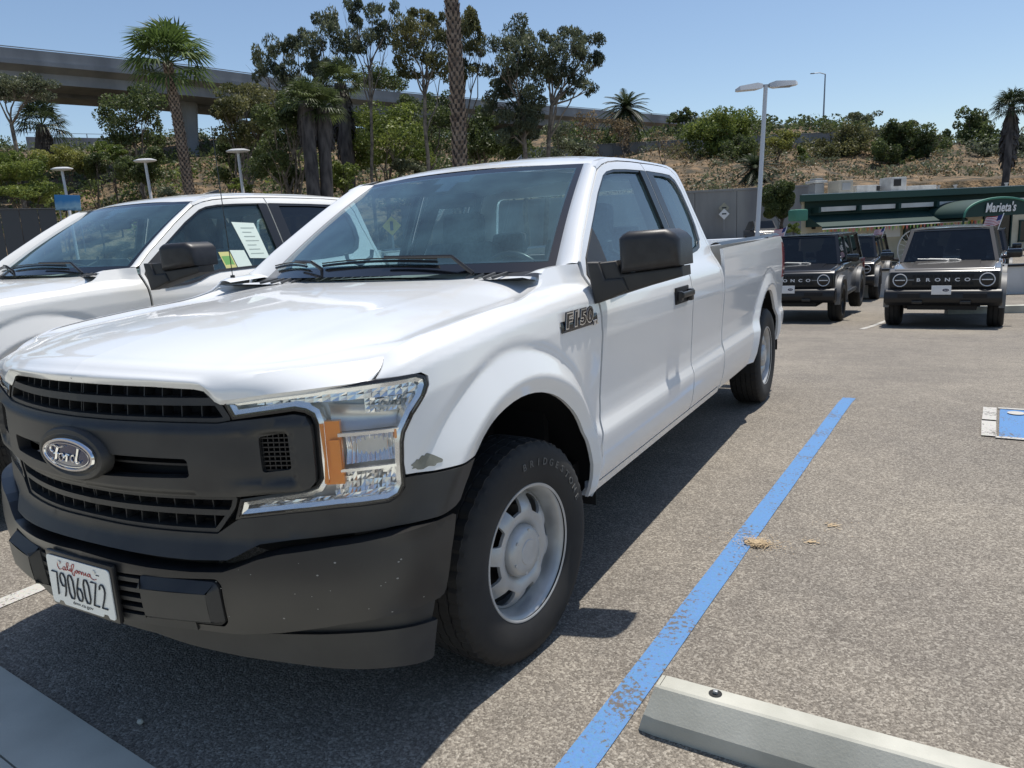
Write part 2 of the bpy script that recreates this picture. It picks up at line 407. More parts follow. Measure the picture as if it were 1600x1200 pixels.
# wheel-arch flares: radius tables over the angle about the wheel centre (0 = rearward, 90 = up, 180 = forward)
ARCH_A = [-30,0,20,40,60,80,100,120,140,160,180,210]
ARCH_O = [.50,.505,.495,.51,.523,.542,.563,.58,.552,.56,.56,.56]      # opening
FLARE_M = [.53,.53,.54,.57,.585,.597,.617,.634,.62,.62,.62,.62]       # lower crease
FLARE_T = [.56,.56,.58,.61,.643,.68,.722,.741,.735,.73,.73,.73]      # bright crease
FLARE_U = [.58,.58,.60,.63,.675,.717,.745,.762,.76,.75,.75,.75]      # top of the chamfer
def flare(s, z, cy, k=1.0, top=.034):
    r0 = np.hypot(s-cy, z-.385)/k; a = np.degrees(np.arctan2(z-.385, s-cy)); a = np.where(a<-90, a+360, a)
    ro, rm, rt, ru = (np.interp(a, _AA, t) for t in _AT)
    h = 0
    for d in (-.011, -.0055, 0, .0055, .011):
        r = r0+d
        h = h+np.where(r>=ru, 0, np.where(r>=rt, -.007*(ru-r)/(ru-rt), np.where(r>=rm, -.007+(top-.002)*(rt-r)/(rt-rm), top-.009-.024*np.clip((rm-r)/(rm-ro),0,1.5))))/5
    return h
_AA = np.linspace(-30, 210, 241)
_AT = [np.convolve(np.pad(np.interp(_AA, ARCH_A, t), 8, mode='edge'), np.ones(17)/17, 'valid') for t in (ARCH_O, FLARE_M, FLARE_T, FLARE_U)]
WB = 4.158
def off_side(s, z):
    """Outward offset of the painted side skin from the plan curve."""
    s = np.asarray(s, float); z = np.asarray(z, float)
    door = -_sm(z, _DZ, _DO); bed = -_sm(z, _BZ, _BO)
    fen = -_sm(z-crest(s), _FZ, _FO)
    fl = -np.interp(z,[.40,.45,.50,.56,.62,.655,.70,.72],[.05,.03,.014,.004,0,0,.012,.014])
    wf = 1-smooth(.48,.60,s); wb = smooth(2.588,2.598,s)
    low_f = fen - .014*smooth(.66,.72,z)*smooth(.30,.50,s)*(1-smooth(.9,1.05,z)) - np.interp(z,[.4,.45,.5,.56],[.05,.03,.014,0])
    o = low_f*wf + (1-wf)*(door*(1-wb)+bed*wb)
    m1 = flare(s,z,.0)*smooth(-.78,-.50,s)*(1-smooth(.62,.68,s)); m2 = flare(s,z,WB,.97)
    # the ledge fades out against the flares
    return o + m1 + m2*smooth(3.0,3.2,s)
def side_pt(s, z, extra=0.0):
    s = np.asarray(s, float); z = np.asarray(z, float)
    c = Cpos(s); n = Cnor(s); o = off_side(s, z)+extra
    return np.stack([c[...,0]+n[...,0]*o, c[...,1]+n[...,1]*o, z+0*s], -1)
def adj(s, z):
    """Small registration of the nose levels to the bowed front."""
    s = np.asarray(s, float); z = np.asarray(z, float); t = np.interp(s, [-1.1, -.70], [1, 0])
    return np.maximum(s-.012*t, S0), z-t*np.interp(z, [.45, .8, 1.0, 1.15], [.013, .009, .005, .004])
# front face offset (plastics): outward bulge of each level, independent of s
def off_front(s, z):
    return np.interp(z, [.30,.36,.42,.60,.622,.64,.69,.76,.9,1.0,1.06,1.12,1.16], [-.03,0,.045,.055,.045,.04,.005,0,.004,0,-.008,-.02,-.04])
def front_pt(s, z, extra=0.0):
    s = np.asarray(s, float); z = np.asarray(z, float)
    o = off_front(s, z)+extra; s, z = adj(s, z); c = Cpos(s); n = Cnor(s)
    return np.stack([c[...,0]+n[...,0]*o, c[...,1]+n[...,1]*o, z+0*s], -1)
# ================================================================ pickup truck (shared by both trucks; front axle at the origin, nose towards -Y)
def inset(P, d):
    P = np.array(P, float); n = len(P); out = []
    area = sum(P[i][0]*P[(i+1) % n][1]-P[(i+1) % n][0]*P[i][1] for i in range(n)); sg = 1 if area > 0 else -1
    for i in range(n):
        a = P[i]-P[i-1]; b = P[(i+1) % n]-P[i]; a /= max(np.hypot(*a), 1e-9); b /= max(np.hypot(*b), 1e-9)
        na = np.array([-a[1], a[0]])*sg; nb = np.array([-b[1], b[0]])*sg; m = na+nb; L = np.hypot(*m)
        if L < .3: m = na; L = 1
        m = m/L; k = 1/max(.5, float(m@na)); out.append(P[i]+m*d*k)
    return np.array(out)
def clad_pt(s, z, extra=0.0):
    s = np.asarray(s, float); z = np.asarray(z, float)
    f = flare(s, z, 0.0)*smooth(-.78, -.50, s)
    return front_pt(s, z, extra+f)
def bump_pt(s, z, extra=0.0):
    s0, z0 = np.asarray(s, float), np.asarray(z, float); s, z = adj(s0, z0); c = Cpos(s); n = Cnor(s)
    o = .040+.014*np.sin(np.clip((z-.42)/.27, 0, 1)*math.pi)-.02*smooth(-.75, -.45, s)-.05*smooth(.46, .40, z)*0+extra
    return np.stack([c[..., 0]+n[..., 0]*o, c[..., 1]+n[..., 1]*o, z+0*s], -1)
def val_pt(s, z, extra=0.0):
    s, z = adj(s, z); c = Cpos(s); n = Cnor(s)
    o = -.035-.10*(.45-z)*0-.02+extra
    return np.stack([c[..., 0]+n[..., 0]*o, c[..., 1]+n[..., 1]*o, z+0*s], -1)
def arc_pts(cy, a0, a1, table, k=1.0, n=26, add=0.0):
    out = []
    for i in range(n+1):
        a = a0+(a1-a0)*i/n; r = float(np.interp(a, ARCH_A, table))*k+add
        out.append((cy+r*math.cos(R(a)), .385+r*math.sin(R(a))))
    return out
def strip(name, pts, width, fn, mat_, parent, lift=.001, side=1):
    """A narrow raised band following a line on a surface."""
    P = resample(pts, .02, False); V = []; F = []
    for i, p in enumerate(P):
        t = P[min(i+1, len(P)-1)]-P[max(i-1, 0)]; t /= np.hypot(*t); n = np.array([-t[1], t[0]])*width/2
        for q, e in ((p-n, 0), (p-n, lift), (p+n, lift), (p+n, 0)): V.append(fn(q[0], q[1], e))
    for i in range(len(P)-1):
        for k in range(3): a = i*4+k; F.append((a, a+1, a+5, a+4))
    if side < 0: V, F = mirror_x(V, F)
    return mesh(name, V, F, mat_, parent, 30)

SEAM = [(-.606, 1.145), (-.588, 1.152), (-.48, 1.178), (-.312, 1.197), (-.073, 1.218), (.173, 1.236), (.255, 1.250), (.32, 1.268), (.355, 1.292)]
MT['louvre'] = mat('grey_cowl_plastic', (.09, .09, .09), .5)
def hood(parent, m):
    SM_ = catmull(SEAM, 14); E = np.array([side_pt(s, z-.0012, -.001) for s, z in SM_])
    EL = np.concatenate([[0], np.cumsum(np.linalg.norm(np.diff(E, axis=0), axis=1))]); EL /= EL[-1]
    lip = [(S0, 1.118), (-1.45, 1.117), (-1.284, 1.114), (-1.146, 1.107), (-1.118, 1.101), (-1.088, 1.073), (-1.07, 1.066), (-1.03, 1.069), (-.945, 1.079), (-.80, 1.091), (-.67, 1.098)]
    lead = [(S0, 1.140), (-1.45, 1.138), (-1.288, 1.133), (-1.146, 1.125), (-1.09, 1.125), (-1.0, 1.138), (-.904, 1.149), (-.80, 1.152), (-.70, 1.150), (-.64, 1.147), (-.606, 1.1445)]
    us = np.linspace(0, 1, 61); NV = 84; rows = []
    sl_ = S0+(-.715-S0)*us; lz = np.interp(sl_, *zip(*lead)); lz = np.convolve(np.pad(lz, 3, mode='edge'), np.ones(7)/7, 'valid')
    LD = np.array([front_pt(a, z, .006) for a, z in zip(sl_, lz)]); LD[:, 0] -= LD[0, 0]; LD += (E[0]-LD[-1])*smooth(.62, 1, us)[:, None]
    RD = np.array([(u*E[-1][0], .50-(.50-E[-1][1])*u**8, 1.288+(E[-1][2]-1.288)*u**4) for u in us])
    vv_ = np.linspace(0, 1, NV+1)**1.15
    CC = np.array([(0, LD[0, 1]+(.50-LD[0, 1])*v, 0) for v in vv_]); _k = catmull([(LD[0, 1], LD[0, 2]), (-.865, 1.150), (-.80, 1.166), (-.68, 1.190), (-.4, 1.225), (0, 1.257), (.3, 1.278), (.50, 1.288)], 10); CC[:, 2] = np.interp(CC[:, 1], _k[:, 0], _k[:, 1])
    SE = np.array([[np.interp(v, EL, E[:, k]) for k in range(3)] for v in vv_])
    for j in range(6):
        row = []
        for i, u in enumerate(us):
            sll = S0+(-.668-S0)*u; pl = front_pt(sll, np.interp(sll, *zip(*lip)), .012); pd = LD[i]; t = j/6
            q_ = pl*(1-t)+pd*t+np.array([0, -.008*math.sin(t*math.pi), 0]); pe = side_pt(-.672+.062*t, 1.096+.049*t, -.001); row.append(q_*(1-u**16)+pe*u**16)
        rows.append(row)
    for j, v in enumerate(vv_):
        row = []
        for i, u in enumerate(us):
            w = u**2.4; bl = (1-u)*(1-v)*LD[0]+u*(1-v)*LD[-1]+(1-u)*v*RD[0]+u*v*RD[-1]
            p = (1-v)*LD[i]+v*RD[i]+(1-u)*CC[j]+u*SE[j]-bl
            blz = (1-w)*(1-v)*LD[0, 2]+w*(1-v)*LD[-1, 2]+(1-w)*v*RD[0, 2]+w*v*RD[-1, 2]
            p[2] = (1-v)*LD[i, 2]+v*RD[i, 2]+(1-w)*CC[j, 2]+w*SE[j, 2]-blz
            x, y = p[0], p[1]; A_ = .485+.05*smooth(-.65, .3, y); B_ = min(.555+.80*(y+.75), .795) if y < -.44 else .795; B_ = max(B_, A_+.06); edge = SE[j, 0]
            def cut(x): return 0 if x < A_ else (-(x-A_)/(B_-A_) if x < B_ else -max(0, (edge-x)/max(edge-B_, .02)))
            f = sum(cut(x+d) for d in (-.012, -.006, 0, .006, .012))/5
            win = smooth(-.86, -.62, y)*(1-smooth(.20, .48, y))
            p[2] += .020*f*win
            row.append(p)
        rows.append(row)
    V = []; F = []; n = 2*len(us)-1
    for row in rows:
        full = [np.array([-p[0], p[1], p[2]]) for p in row[:0:-1]]+[np.array([row[0][0]*0, row[0][1], row[0][2]])]+list(row[1:])
        V.extend(full)
    for j in range(len(rows)-1):
        for i in range(n-1): a = j*n+i; F.append((a, a+1, a+n+1, a+n))
    # folded rim
    nb = len(V); ring = [i for i in range(n)]+[j*n+n-1 for j in range(1, len(rows))]+[(len(rows)-1)*n+i for i in range(n-2, -1, -1)]+[j*n for j in range(len(rows)-2, 0, -1)]
    for i in ring: p = V[i]; V.append(p+np.array([-.012*np.sign(p[0]), .010 if i < n else (-.01 if p[1] > .25 else 0), -.015]))
    for k in range(len(ring)): k2 = (k+1) % len(ring); F.append((ring[k2], ring[k], nb+k, nb+k2))
    return mesh('hood', V, F, m, parent, 28)

def tyre_geo():
    R0 = .387; prof = []
    sw = [(-.10, .230), (-.112, .245), (-.121, .29), (-.1225, .325), (-.117, .352), (-.107, .370), (-.095, .379)]
    tread = []
    for a, b in ((-.095, -.062), (-.056, -.022), (-.016, .016), (.022, .056), (.062, .095)):
        tread += [(a, 1), (b, 1)]
        if b < .09: tread += [(b+.001, 0), (b+.005, 0)]
    P = [(r, a) for a, r in sw]
    for a, top in tread: P.append(((R0-.005*(abs(a)/.1)**2) if top else R0-.010, a))
    P += [(r, -a) for a, r in sw[::-1]]
    N = 180; V = []; F = []; m = len(P)
    for k in range(N):
        an = 2*math.pi*k/N
        for j, (r, a) in enumerate(P):
            rr = r
            if .085 < abs(a) < .112 and r > .355 and (k % 3 == 0): rr = r-.0035
            if .062 <= abs(a) <= .0951 and r > .37 and (k % 4 == 0): rr = r-.006
            if abs(a) <= .0601 and r > .38 and ((k+2) % 5 == 0): rr = r-.004
            if .24 < r < .36 and (k % 2 == 0) and abs(a) > .12: rr = r
            V.append((a, rr*math.cos(an), rr*math.sin(an)))
    for k in range(N):
        k2 = (k+1) % N
        for j in range(m-1): F.append((k*m+j, k2*m+j, k2*m+j+1, k*m+j+1))
    return V, F
WHEEL = {}
def wheel(parent, loc, side, steer=0.0, hubcap=True, writing=False):
    """Steel road wheel: tyre, pressed disc with hand holes, rim, centre cap. Local +X faces outwards."""
    w = bpy.data.objects.new('wheel', None); COL.objects.link(w); w.parent = parent; w.location = loc
    w.rotation_euler = (0, 0, steer if side > 0 else math.pi+steer)
    if 'tyre' not in WHEEL:
        V, F = tyre_geo(); WHEEL['tyre'] = mesh('tyre', V, F, MT['rubber'], w, 30)
        b = MB()
        b.add(*lathe([(.205, -.10), (.205, .02), (.212, .06), (.218, .085), (.224, .096), (.233, .101), (.2375, .104), (.2385, .1065), (.237, .109), (.232, .1095), (.228, .107)], 96))
        WHEEL['rim'] = b.build('rim', MT['steel'], w, 40)
        # pressed disc in polar coordinates
        ho = []
        for k in range(8):
            c = R(k*45+10); 
            ho.append(round_poly([(c-.17, .140), (c+.17, .140), (c+.245, .188), (c+.12, .197), (c-.12, .197), (c-.245, .188)], .03, 5)*np.array([1, 1]))
        V = []; T = []
        def prof(r):
            return np.interp(r, [.045, .075, .085, .10, .118, .135, .155, .175, .19, .200, .206], [.050, .050, .052, .072, .082, .083, .076, .062, .048, .040, .034])
        ol = [(.060*math.cos(a), .060*math.sin(a)) for a in np.linspace(0, 2*math.pi, 40, endpoint=False)]
        outer = [(.206*math.cos(a), .206*math.sin(a)) for a in np.linspace(0, 2*math.pi, 120, endpoint=False)]
        holes = [ol]+[[(r*math.cos(t), r*math.sin(t)) for t, r in h] for h in ho]
        def fn(a, b_, e):
            r = np.hypot(a, b_); an = np.arctan2(b_, a)
            rib = .004*np.cos(8*(an-R(10)))*np.clip((r-.11)/.04, 0, 1)*np.clip((.2-r)/.03, 0, 1)
            k = np.clip(e, -1, 0)
            return np.stack([prof(r)-rib+e, a, b_], -1)
        Vd, Fd = panel_geo(outer, fn, res=.009, lip=.012, holes=holes, bres=.008)
        WHEEL['disc'] = mesh('disc', Vd, Fd, MT['steel'], w, 40)
        cap = MB(); cap.add(*lathe([(.0005, .104), (.040, .103), (.043, .1035), (.045, .101), (.072, .098), (.084, .090), (.090, .076), (.092, .056)], 64))
        for k in range(6):
            an = R(k*60+20); c = Vector((.095, .074*math.cos(an), .074*math.sin(an)))
            cap.bbox(c, (.008, .012, .012), .003, Matrix.Rotation(an, 3, 'X'))
        WHEEL['hub_cap'] = cap.build('hub_cap', MT['steel'], w, 35)
        bk = MB(); bk.add(*lathe([(.01, .02), (.15, .02), (.155, .01), (.155, -.02), (.01, -.02)], 48)); bk.add(*lathe([(.204, -.02), (.15, -.06), (.02, -.06)], 32))
        WHEEL['brake_disc'] = bk.build('brake_disc', MT['brake'], w, 35)
    else:
        for k in ('tyre', 'rim', 'disc', 'hub_cap', 'brake_disc'): dup(WHEEL[k], w)
    if writing:
        # raised tyre-wall lettering, letter by letter round the wall
        word = 'BRIDGESTONE'
        for i, ch in enumerate(word):
            b = MB()
            V, F = text_geo(ch, .034, .0012, bold=.0006)
            if not len(V): continue
            an = R(96-i*7.6-0); c = Vector((.1235, .312*math.cos(an), .312*math.sin(an)))
            rad = Vector((0, math.cos(an), math.sin(an))); tan = Vector((0, math.sin(an), -math.cos(an)))
            nx = Vector((1, 0, 0)); 
            b.add([c+tan*(-float(v[0]))*-1*1.05+rad*float(v[1])+nx*float(v[2]) for v in V], F); b.build('tyre_letter', MT['rubber_text'], w, 0)
    return w
MT['rubber_text'] = mat('worn_rubber_lettering', (.09, .09, .088), .6)

MSH = [(1.083, 1.415), (1.097, 1.429), (1.115, 1.439), (1.25, 1.441), (1.279, 1.424), (1.296, 1.402), (1.30, 1.305), (1.087, 1.284)]
MLO = [(1.084, 1.281), (1.3, 1.302), (1.302, 1.265), (1.162, 1.228), (1.052, 1.195), (.995, 1.177), (.975, 1.256), (.960, 1.325), (1.069, 1.333), (1.08, 1.301)]
MARM = [(.965, 1.332), (1.008, 1.330), (1.03, 1.265), (1.095, 1.268), (1.112, 1.220), (1.05, 1.192), (.990, 1.172), (.975, 1.25)]
def mirror_unit(parent, side, old=True):
    r = bpy.data.objects.new('door_mirror', None); COL.objects.link(r); r.parent = parent
    def X(V, F): return mirror_x(V, F) if side < 0 else (V, F)
    cx, cy, cz = 1.175, .675, 1.345
    def extr(pts, y0, y1, bev, nm, m):
        """Outline in (x, z) run back from y0 to y1 on the slanted housing plane, edges rounded."""
        bm = bmesh.new(); n = len(pts)
        vs = [bm.verts.new((x, .60+.30*(x-1.08)+y, z)) for y in (y0, y1) for x, z in pts]
        bm.faces.new([vs[i] for i in range(n)]); bm.faces.new([vs[n+i] for i in reversed(range(n))])
        for i in range(n): bm.faces.new([vs[i], vs[n+i], vs[n+(i+1) % n], vs[(i+1) % n]])
        bmesh.ops.recalc_face_normals(bm, faces=bm.faces)
        ed = [e for e in bm.edges if abs(e.verts[0].co.y-e.verts[1].co.y-.30*(e.verts[0].co.x-e.verts[1].co.x)) < .01 and min(v.co.y-.60-.30*(v.co.x-1.08) for v in e.verts) < y0+.01]
        bmesh.ops.bevel(bm, geom=ed, offset=bev, segments=4, affect='EDGES', profile=.55, clamp_overlap=True)
        bm.verts.index_update(); V = [v.co[:] for v in bm.verts]; F = [[v.index for v in f.verts] for f in bm.faces]; bm.free()
        V, F = X(V, F); return mesh(nm, V, F, m, r, 45)
    extr(MSH, -.045, .14, .036, 'mirror_shell', MT['mirror_skin'])
    extr(MLO, -.012, .10, .012, 'mirror_arm', MT['plastic'])
    extr([(x, z) for x, z in MARM], -.024, .04, .010, 'arm_cover', MT['plastic'])
    bb = MB(); bb.bbox((cx, .60+.30*(cx-1.08)+.142, cz+.0), (.19, .006, .15), .002, Matrix.Rotation(R(16.7), 3, 'Z')); V, F = X(bb.v, bb.f)
    mesh('mirror_glass', V, F, MT['chrome'], r, 40)
    return r

def pickup(name, label, paint_, full=True, group=None):
    P = MT[paint_]; T = thing(name, label, 'pickup truck', group=group)
    BP = MT['plastic']
    hood(T, P)
    archf = arc_pts(0, 2, 127, ARCH_O)
    _sm = catmull(SEAM, 6)
    fender_ol = [(-.668, 1.094), (-.612, 1.146)]+[(a, b+.0019) for a, b in _sm[2:-2]]+[(.366, 1.308), (.40, 1.320), (.50, 1.325), (.585, 1.328), (.583, 1.28), (.592, 1.177), (.592, .954), (.588, .74), (.556, .61), (.556, .44), (.52, .42)]+archf+[(-.362, .829), (-.427, .829), (-.528, .831), (-.610, .838), (-.613, .875), (-.610, .930), (-.602, .958), (-.568, 1.004), (-.525, 1.044), (-.512, 1.066), (-.511, 1.088), (-.53, 1.099)]
    fender_ol = inset(fender_ol, .0022)
    cl = [[(s, float(crest(s))+d) for s in np.linspace(-.66, .60, 50)] for d in (-.09, -.05, -.03, -.02, -.012, -.004, .003, .008, .03, .05, .07)]
    led = [[(a, z), (b, z)] for z in (.655, .703) for a, b in ((.50, 3.0),)]
    cr = cl+led+[arc_pts(0, 38, 131, FLARE_M), arc_pts(0, 38, 131, FLARE_T), arc_pts(0, 38, 131, FLARE_U)]
    chipo = smooth_loop([(-.586, .862), (-.573, .872), (-.558, .881), (-.547, .878), (-.539, .882), (-.508, .866), (-.497, .853), (-.52, .845), (-.540, .848), (-.57, .843), (-.590, .850)], 4)
    # front door
    door_ol = [(.612, 1.334), (.72, 1.418), (.842, 1.498), (1.0, 1.603), (1.152, 1.695), (1.22, 1.730), (1.30, 1.754), (1.40, 1.772), (1.55, 1.786), (1.75, 1.795), (1.902, 1.798), (1.902, 1.445), (1.875, 1.25), (1.868, 1.14), (1.902, .82), (1.888, .65), (1.897, .47), (1.885, .452), (.575, .452), (.568, .61), (.600, .74), (.605, .954), (.605, 1.177), (.596, 1.28)]
    open_ol = [(.625, 1.184), (.622, 1.28), (.672, 1.345), (.856, 1.467), (1.08, 1.612), (1.24, 1.700), (1.31, 1.722), (1.42, 1.738), (1.60, 1.748), (1.885, 1.756), (1.885, 1.283), (1.20, 1.262), (1.10, 1.245), (1.0, 1.212), (.90, 1.196), (.72, 1.186)]
    ropen = [(1.925, 1.757), (2.20, 1.757), (2.34, 1.753), (2.405, 1.725), (2.436, 1.66), (2.444, 1.55), (2.436, 1.45), (2.405, 1.365), (2.35, 1.325), (2.27, 1.308), (2.148, 1.296), (1.925, 1.284)]
    rdoor_ol = [(1.908, 1.798), (2.10, 1.803), (2.31, 1.803), (2.40, 1.796), (2.455, 1.765), (2.476, 1.70), (2.484, 1.55), (2.500, 1.433), (2.525, 1.33), (2.53, 1.20), (2.535, .85), (2.54, .47), (2.53, .455), (1.895, .452), (1.905, .47), (1.896, .65), (1.910, .82), (1.876, 1.14), (1.883, 1.25), (1.908, 1.445)]
    for side in (1, -1):
        f = panel('fender', fender_ol, side_pt, P, T, side, res=.011, creases=cr, smooth=24, lip=.014)
        d = panel('front_door', inset(door_ol, .0025), side_pt, P, T, side, res=.028, holes=[open_ol], smooth=24, lip=.014, creases=led)
        rd = panel('rear_door', inset(rdoor_ol, .0025), side_pt, P, T, side, res=.03, holes=[ropen], smooth=24, lip=.014, creases=led)
        # window furniture on the front door
        gfn = lambda s, z, e=0: side_pt(s, z, e-.014)
        gl = panel('window_glass', [(.86, 1.30), (.862, 1.455), (1.08, 1.605), (1.24, 1.693), (1.32, 1.714), (1.60, 1.738), (1.815, 1.745), (1.812, 1.285), (1.2, 1.265), (1.0, 1.22), (.875, 1.20)], gfn, MT['glass'], d, side, res=.08, lip=0)
        if full: panel('mirror_sail', [(.628, 1.188), (.625, 1.279), (.674, 1.343), (.852, 1.460), (.866, 1.40), (.866, 1.20), (.72, 1.19)], lambda s, z, e=0: side_pt(s, z, e+.004), BP, d, side, res=.04, lip=.02)
        else: panel('mirror_sail', [(.628, 1.188), (.625, 1.279), (.674, 1.343), (.852, 1.460), (.866, 1.40), (.866, 1.20), (.72, 1.19)], lambda s, z, e=0: side_pt(s, z, e+.004), BP, d, side, res=.04, lip=.02)
        strip('window_seal', [(.66, 1.348), (.856, 1.461), (1.08, 1.606), (1.24, 1.694), (1.31, 1.716), (1.42, 1.732), (1.60, 1.742), (1.83, 1.750)], .013, lambda s, z, e=0: side_pt(s, z, e-.004), MT['trim'], d, side=side)
        strip('belt_moulding', [(.72, 1.192), (.90, 1.202), (1.0, 1.218), (1.10, 1.250), (1.20, 1.268), (1.885, 1.289)], .016, lambda s, z, e=0: side_pt(s, z, e+.002), MT['trim'], d, side=side, lift=.005)
        panel('pillar_cover', [(1.815, 1.287), (1.899, 1.287), (1.899, 1.754), (1.812, 1.751)], lambda s, z, e=0: side_pt(s, z, e+.002), MT['trim'], d, side, res=.06, lip=.018)
        panel('pillar_cover', [(1.911, 1.287), (2.01, 1.290), (2.01, 1.754), (1.911, 1.754)], lambda s, z, e=0: side_pt(s, z, e+.002), MT['trim'], rd, side, res=.06, lip=.018)
        panel('window_glass', inset([(2.0, 1.752), (2.20, 1.752), (2.33, 1.748), (2.398, 1.72), (2.43, 1.66), (2.438, 1.55), (2.430, 1.45), (2.400, 1.369), (2.35, 1.330), (2.27, 1.313), (2.148, 1.302), (2.0, 1.294)], .002), gfn, MT['glass'] if full else MT['tint'], rd, side, res=.08, lip=0)
        strip('window_seal', [(2.01, 1.748), (2.20, 1.750), (2.33, 1.742), (2.388, 1.712), (2.422, 1.65), (2.430, 1.55), (2.422, 1.45), (2.392, 1.375), (2.345, 1.335), (2.27, 1.318), (2.148, 1.305), (2.01, 1.298)], .024, lambda s, z, e=0: side_pt(s, z, e-.003), MT['trim'], rd, side=side)
        # door handles
        def sx(b): return mirror_x(b.v, b.f) if side < 0 else (b.v, b.f)
        b = MB(); b.bbox((1.003, 1.66, 1.108), (.012, .215, .085), .02); b1 = sx(b); h = mesh('handle_recess', b1[0], b1[1], MT['black'], d)
        b = MB(); b.bbox((1.032, 1.67, 1.112), (.022, .20, .030), .009); b.bbox((1.018, 1.58, 1.108), (.03, .03, .05), .008); b.bbox((1.020, 1.75, 1.102), (.034, .04, .062), .008); b1 = sx(b); mesh('door_handle', b1[0], b1[1], MT['trim'], d)
        # cab pillar behind the rear door and rocker below the doors
        panel('rocker', [(.52, .405), (2.60, .405), (2.57, .446), (.57, .446), (.54, .43)], side_pt, P, T, side, res=.05, lip=.05)
        panel('cab_corner', [(2.535, .45), (2.585, .45), (2.585, .85), (2.58, 1.20), (2.565, 1.33), (2.545, 1.433), (2.53, 1.55), (2.525, 1.70), (2.515, 1.775), (2.49, 1.80), (2.455, 1.818), (2.30, 1.822), (1.9, 1.820), (1.55, 1.806), (1.40, 1.793), (1.28, 1.772), (1.20, 1.742), (1.20, 1.728), (1.215, 1.732), (1.30, 1.758), (1.40, 1.776), (1.55, 1.790), (1.75, 1.799), (2.10, 1.807), (2.31, 1.807), (2.405, 1.800), (2.461, 1.768), (2.481, 1.70), (2.489, 1.55), (2.505, 1.433), (2.530, 1.33), (2.535, 1.2)], side_pt, P, T, side, res=.03, lip=.03)
        # bed side with rear arch
        arr = arc_pts(WB, 4, 176, ARCH_O, .97)
        arr = [p for p in arc_pts(WB, 0, 180, ARCH_O, .97) if p[1] > .42]
        bed_ol = [(2.60, .42), (2.60, 1.308), (2.70, 1.312), (3.5, 1.322), (4.5, 1.338), (4.80, 1.334), (4.87, 1.30), (4.90, 1.20), (4.93, 1.0), (4.93, .70), (4.92, .60), (4.78, .47)]+arr+[(3.55, .43)]
        panel('bed_side', inset(bed_ol, .003), side_pt, P, T, side, res=.022, smooth=24, lip=.02, creases=[[(2.5, .665), (3.5, .665)], [(2.5, .72), (3.5, .72)], arc_pts(WB, 25, 160, FLARE_U, .97), arc_pts(WB, 25, 160, FLARE_T, .97), arc_pts(WB, 25, 160, FLARE_M, .97)])
        # rail cap
        V, F = grid(lambda u, v: tuple(np.array([side_pt(2.61+u*2.2, 1.325+.017*u, -.006-.075*v)[0], 2.61+u*2.2, 1.327+.017*u+.018*math.sin(math.pi*min(1, v*1.0))])), 30, 6)
        if side < 0: V, F = mirror_x(V, F)
        mesh('bed_rail_cap', V, F, MT['trim'], T, 50)
        # tail lamp
        panel('tail_lamp', [(4.80, .98), (4.905, .98), (4.90, 1.20), (4.865, 1.27), (4.80, 1.28)], lambda s, z, e=0: side_pt(s, z, e+.006), MT['red'], T, side, res=.04, lip=.04)
        # A pillar: from the door frame seam round to the windshield edge
        fr = resample([(.585, 1.328), (.612, 1.338), (.72, 1.422), (.842, 1.502), (1.0, 1.607), (1.152, 1.699), (1.20, 1.726)], .03, False)
        wsb = np.array([.806, .600, 1.305]); wst = np.array([.640, 1.300, 1.768])
        def pil(u, v):
            i = u*(len(fr)-1); k = min(int(i), len(fr)-2); q = fr[k]*(1-(i-k))+fr[k+1]*(i-k)
            a = side_pt(q[0], q[1], -.002); c = wsb*(1-u)+wst*u+np.array([0, -.55, .83])*(.018*math.sin(math.pi*u)-.004)+np.array([-.006, 0, 0])
            m = a*(1-v)+c*v; out = np.array([.45, -.80, .38]); out /= np.linalg.norm(out)
            return m+out*.030*math.sin(math.pi*v)**.8
        V, F = grid(pil, 24, 10); 
        if side < 0: V, F = mirror_x(V, F)
        mesh('windshield_pillar', V, F, P, T, 60)
        fe = resample([(.362, 1.304), (.40, 1.318), (.50, 1.323), (.585, 1.326)], .02, False)
        def corner(u, v):
            i = u*(len(fe)-1); k = min(int(i), len(fe)-2); q = fe[k]*(1-(i-k))+fe[k+1]*(i-k); a_ = side_pt(q[0], q[1], -.001)
            c_ = np.array([.79-.015*u, a_[1]+.0*u, 1.298+.012*u]); m_ = a_*(1-v)+c_*v; m_[2] += .006*math.sin(math.pi*v); return m_
        V, F = grid(corner, 14, 8)
        if side < 0: V, F = mirror_x(V, F)
        mesh('cowl_corner', V, F, P, T, 60)
        # inner wheel housings
        for cy, k in ((0, 1.0), (WB, .97)):
            def well(u, v, cy=cy, k=k):
                a = R(-4+u*(188 if cy > 1 else 152))
                x = .955-v*.39; r = .585*k
                return (x, cy+r*math.cos(a), .385+r*math.sin(a))
            V, F = grid(well, 30, 6, True)
            b = MB(); b.add(V, F); n0 = 31
            # inner wall
            b.add([(.565, cy+.6*k*math.cos(R(-4+i*(188 if cy > 1 else 152)/30)), .385+.6*k*math.sin(R(-4+i*(188 if cy > 1 else 152)/30))) for i in range(31)]+[(.565, cy, .385)], [(i, i+1, 31) for i in range(30)])
            V, F = (b.v, b.f) if side > 0 else mirror_x(b.v, b.f)
            mesh('wheel_liner', V, F, MT['black'], T, 40)
    # roof
    rail = resample([(1.20, 1.742), (1.28, 1.772), (1.40, 1.793), (1.55, 1.806), (1.9, 1.820), (2.30, 1.822), (2.455, 1.818), (2.51, 1.80)], .05, False)
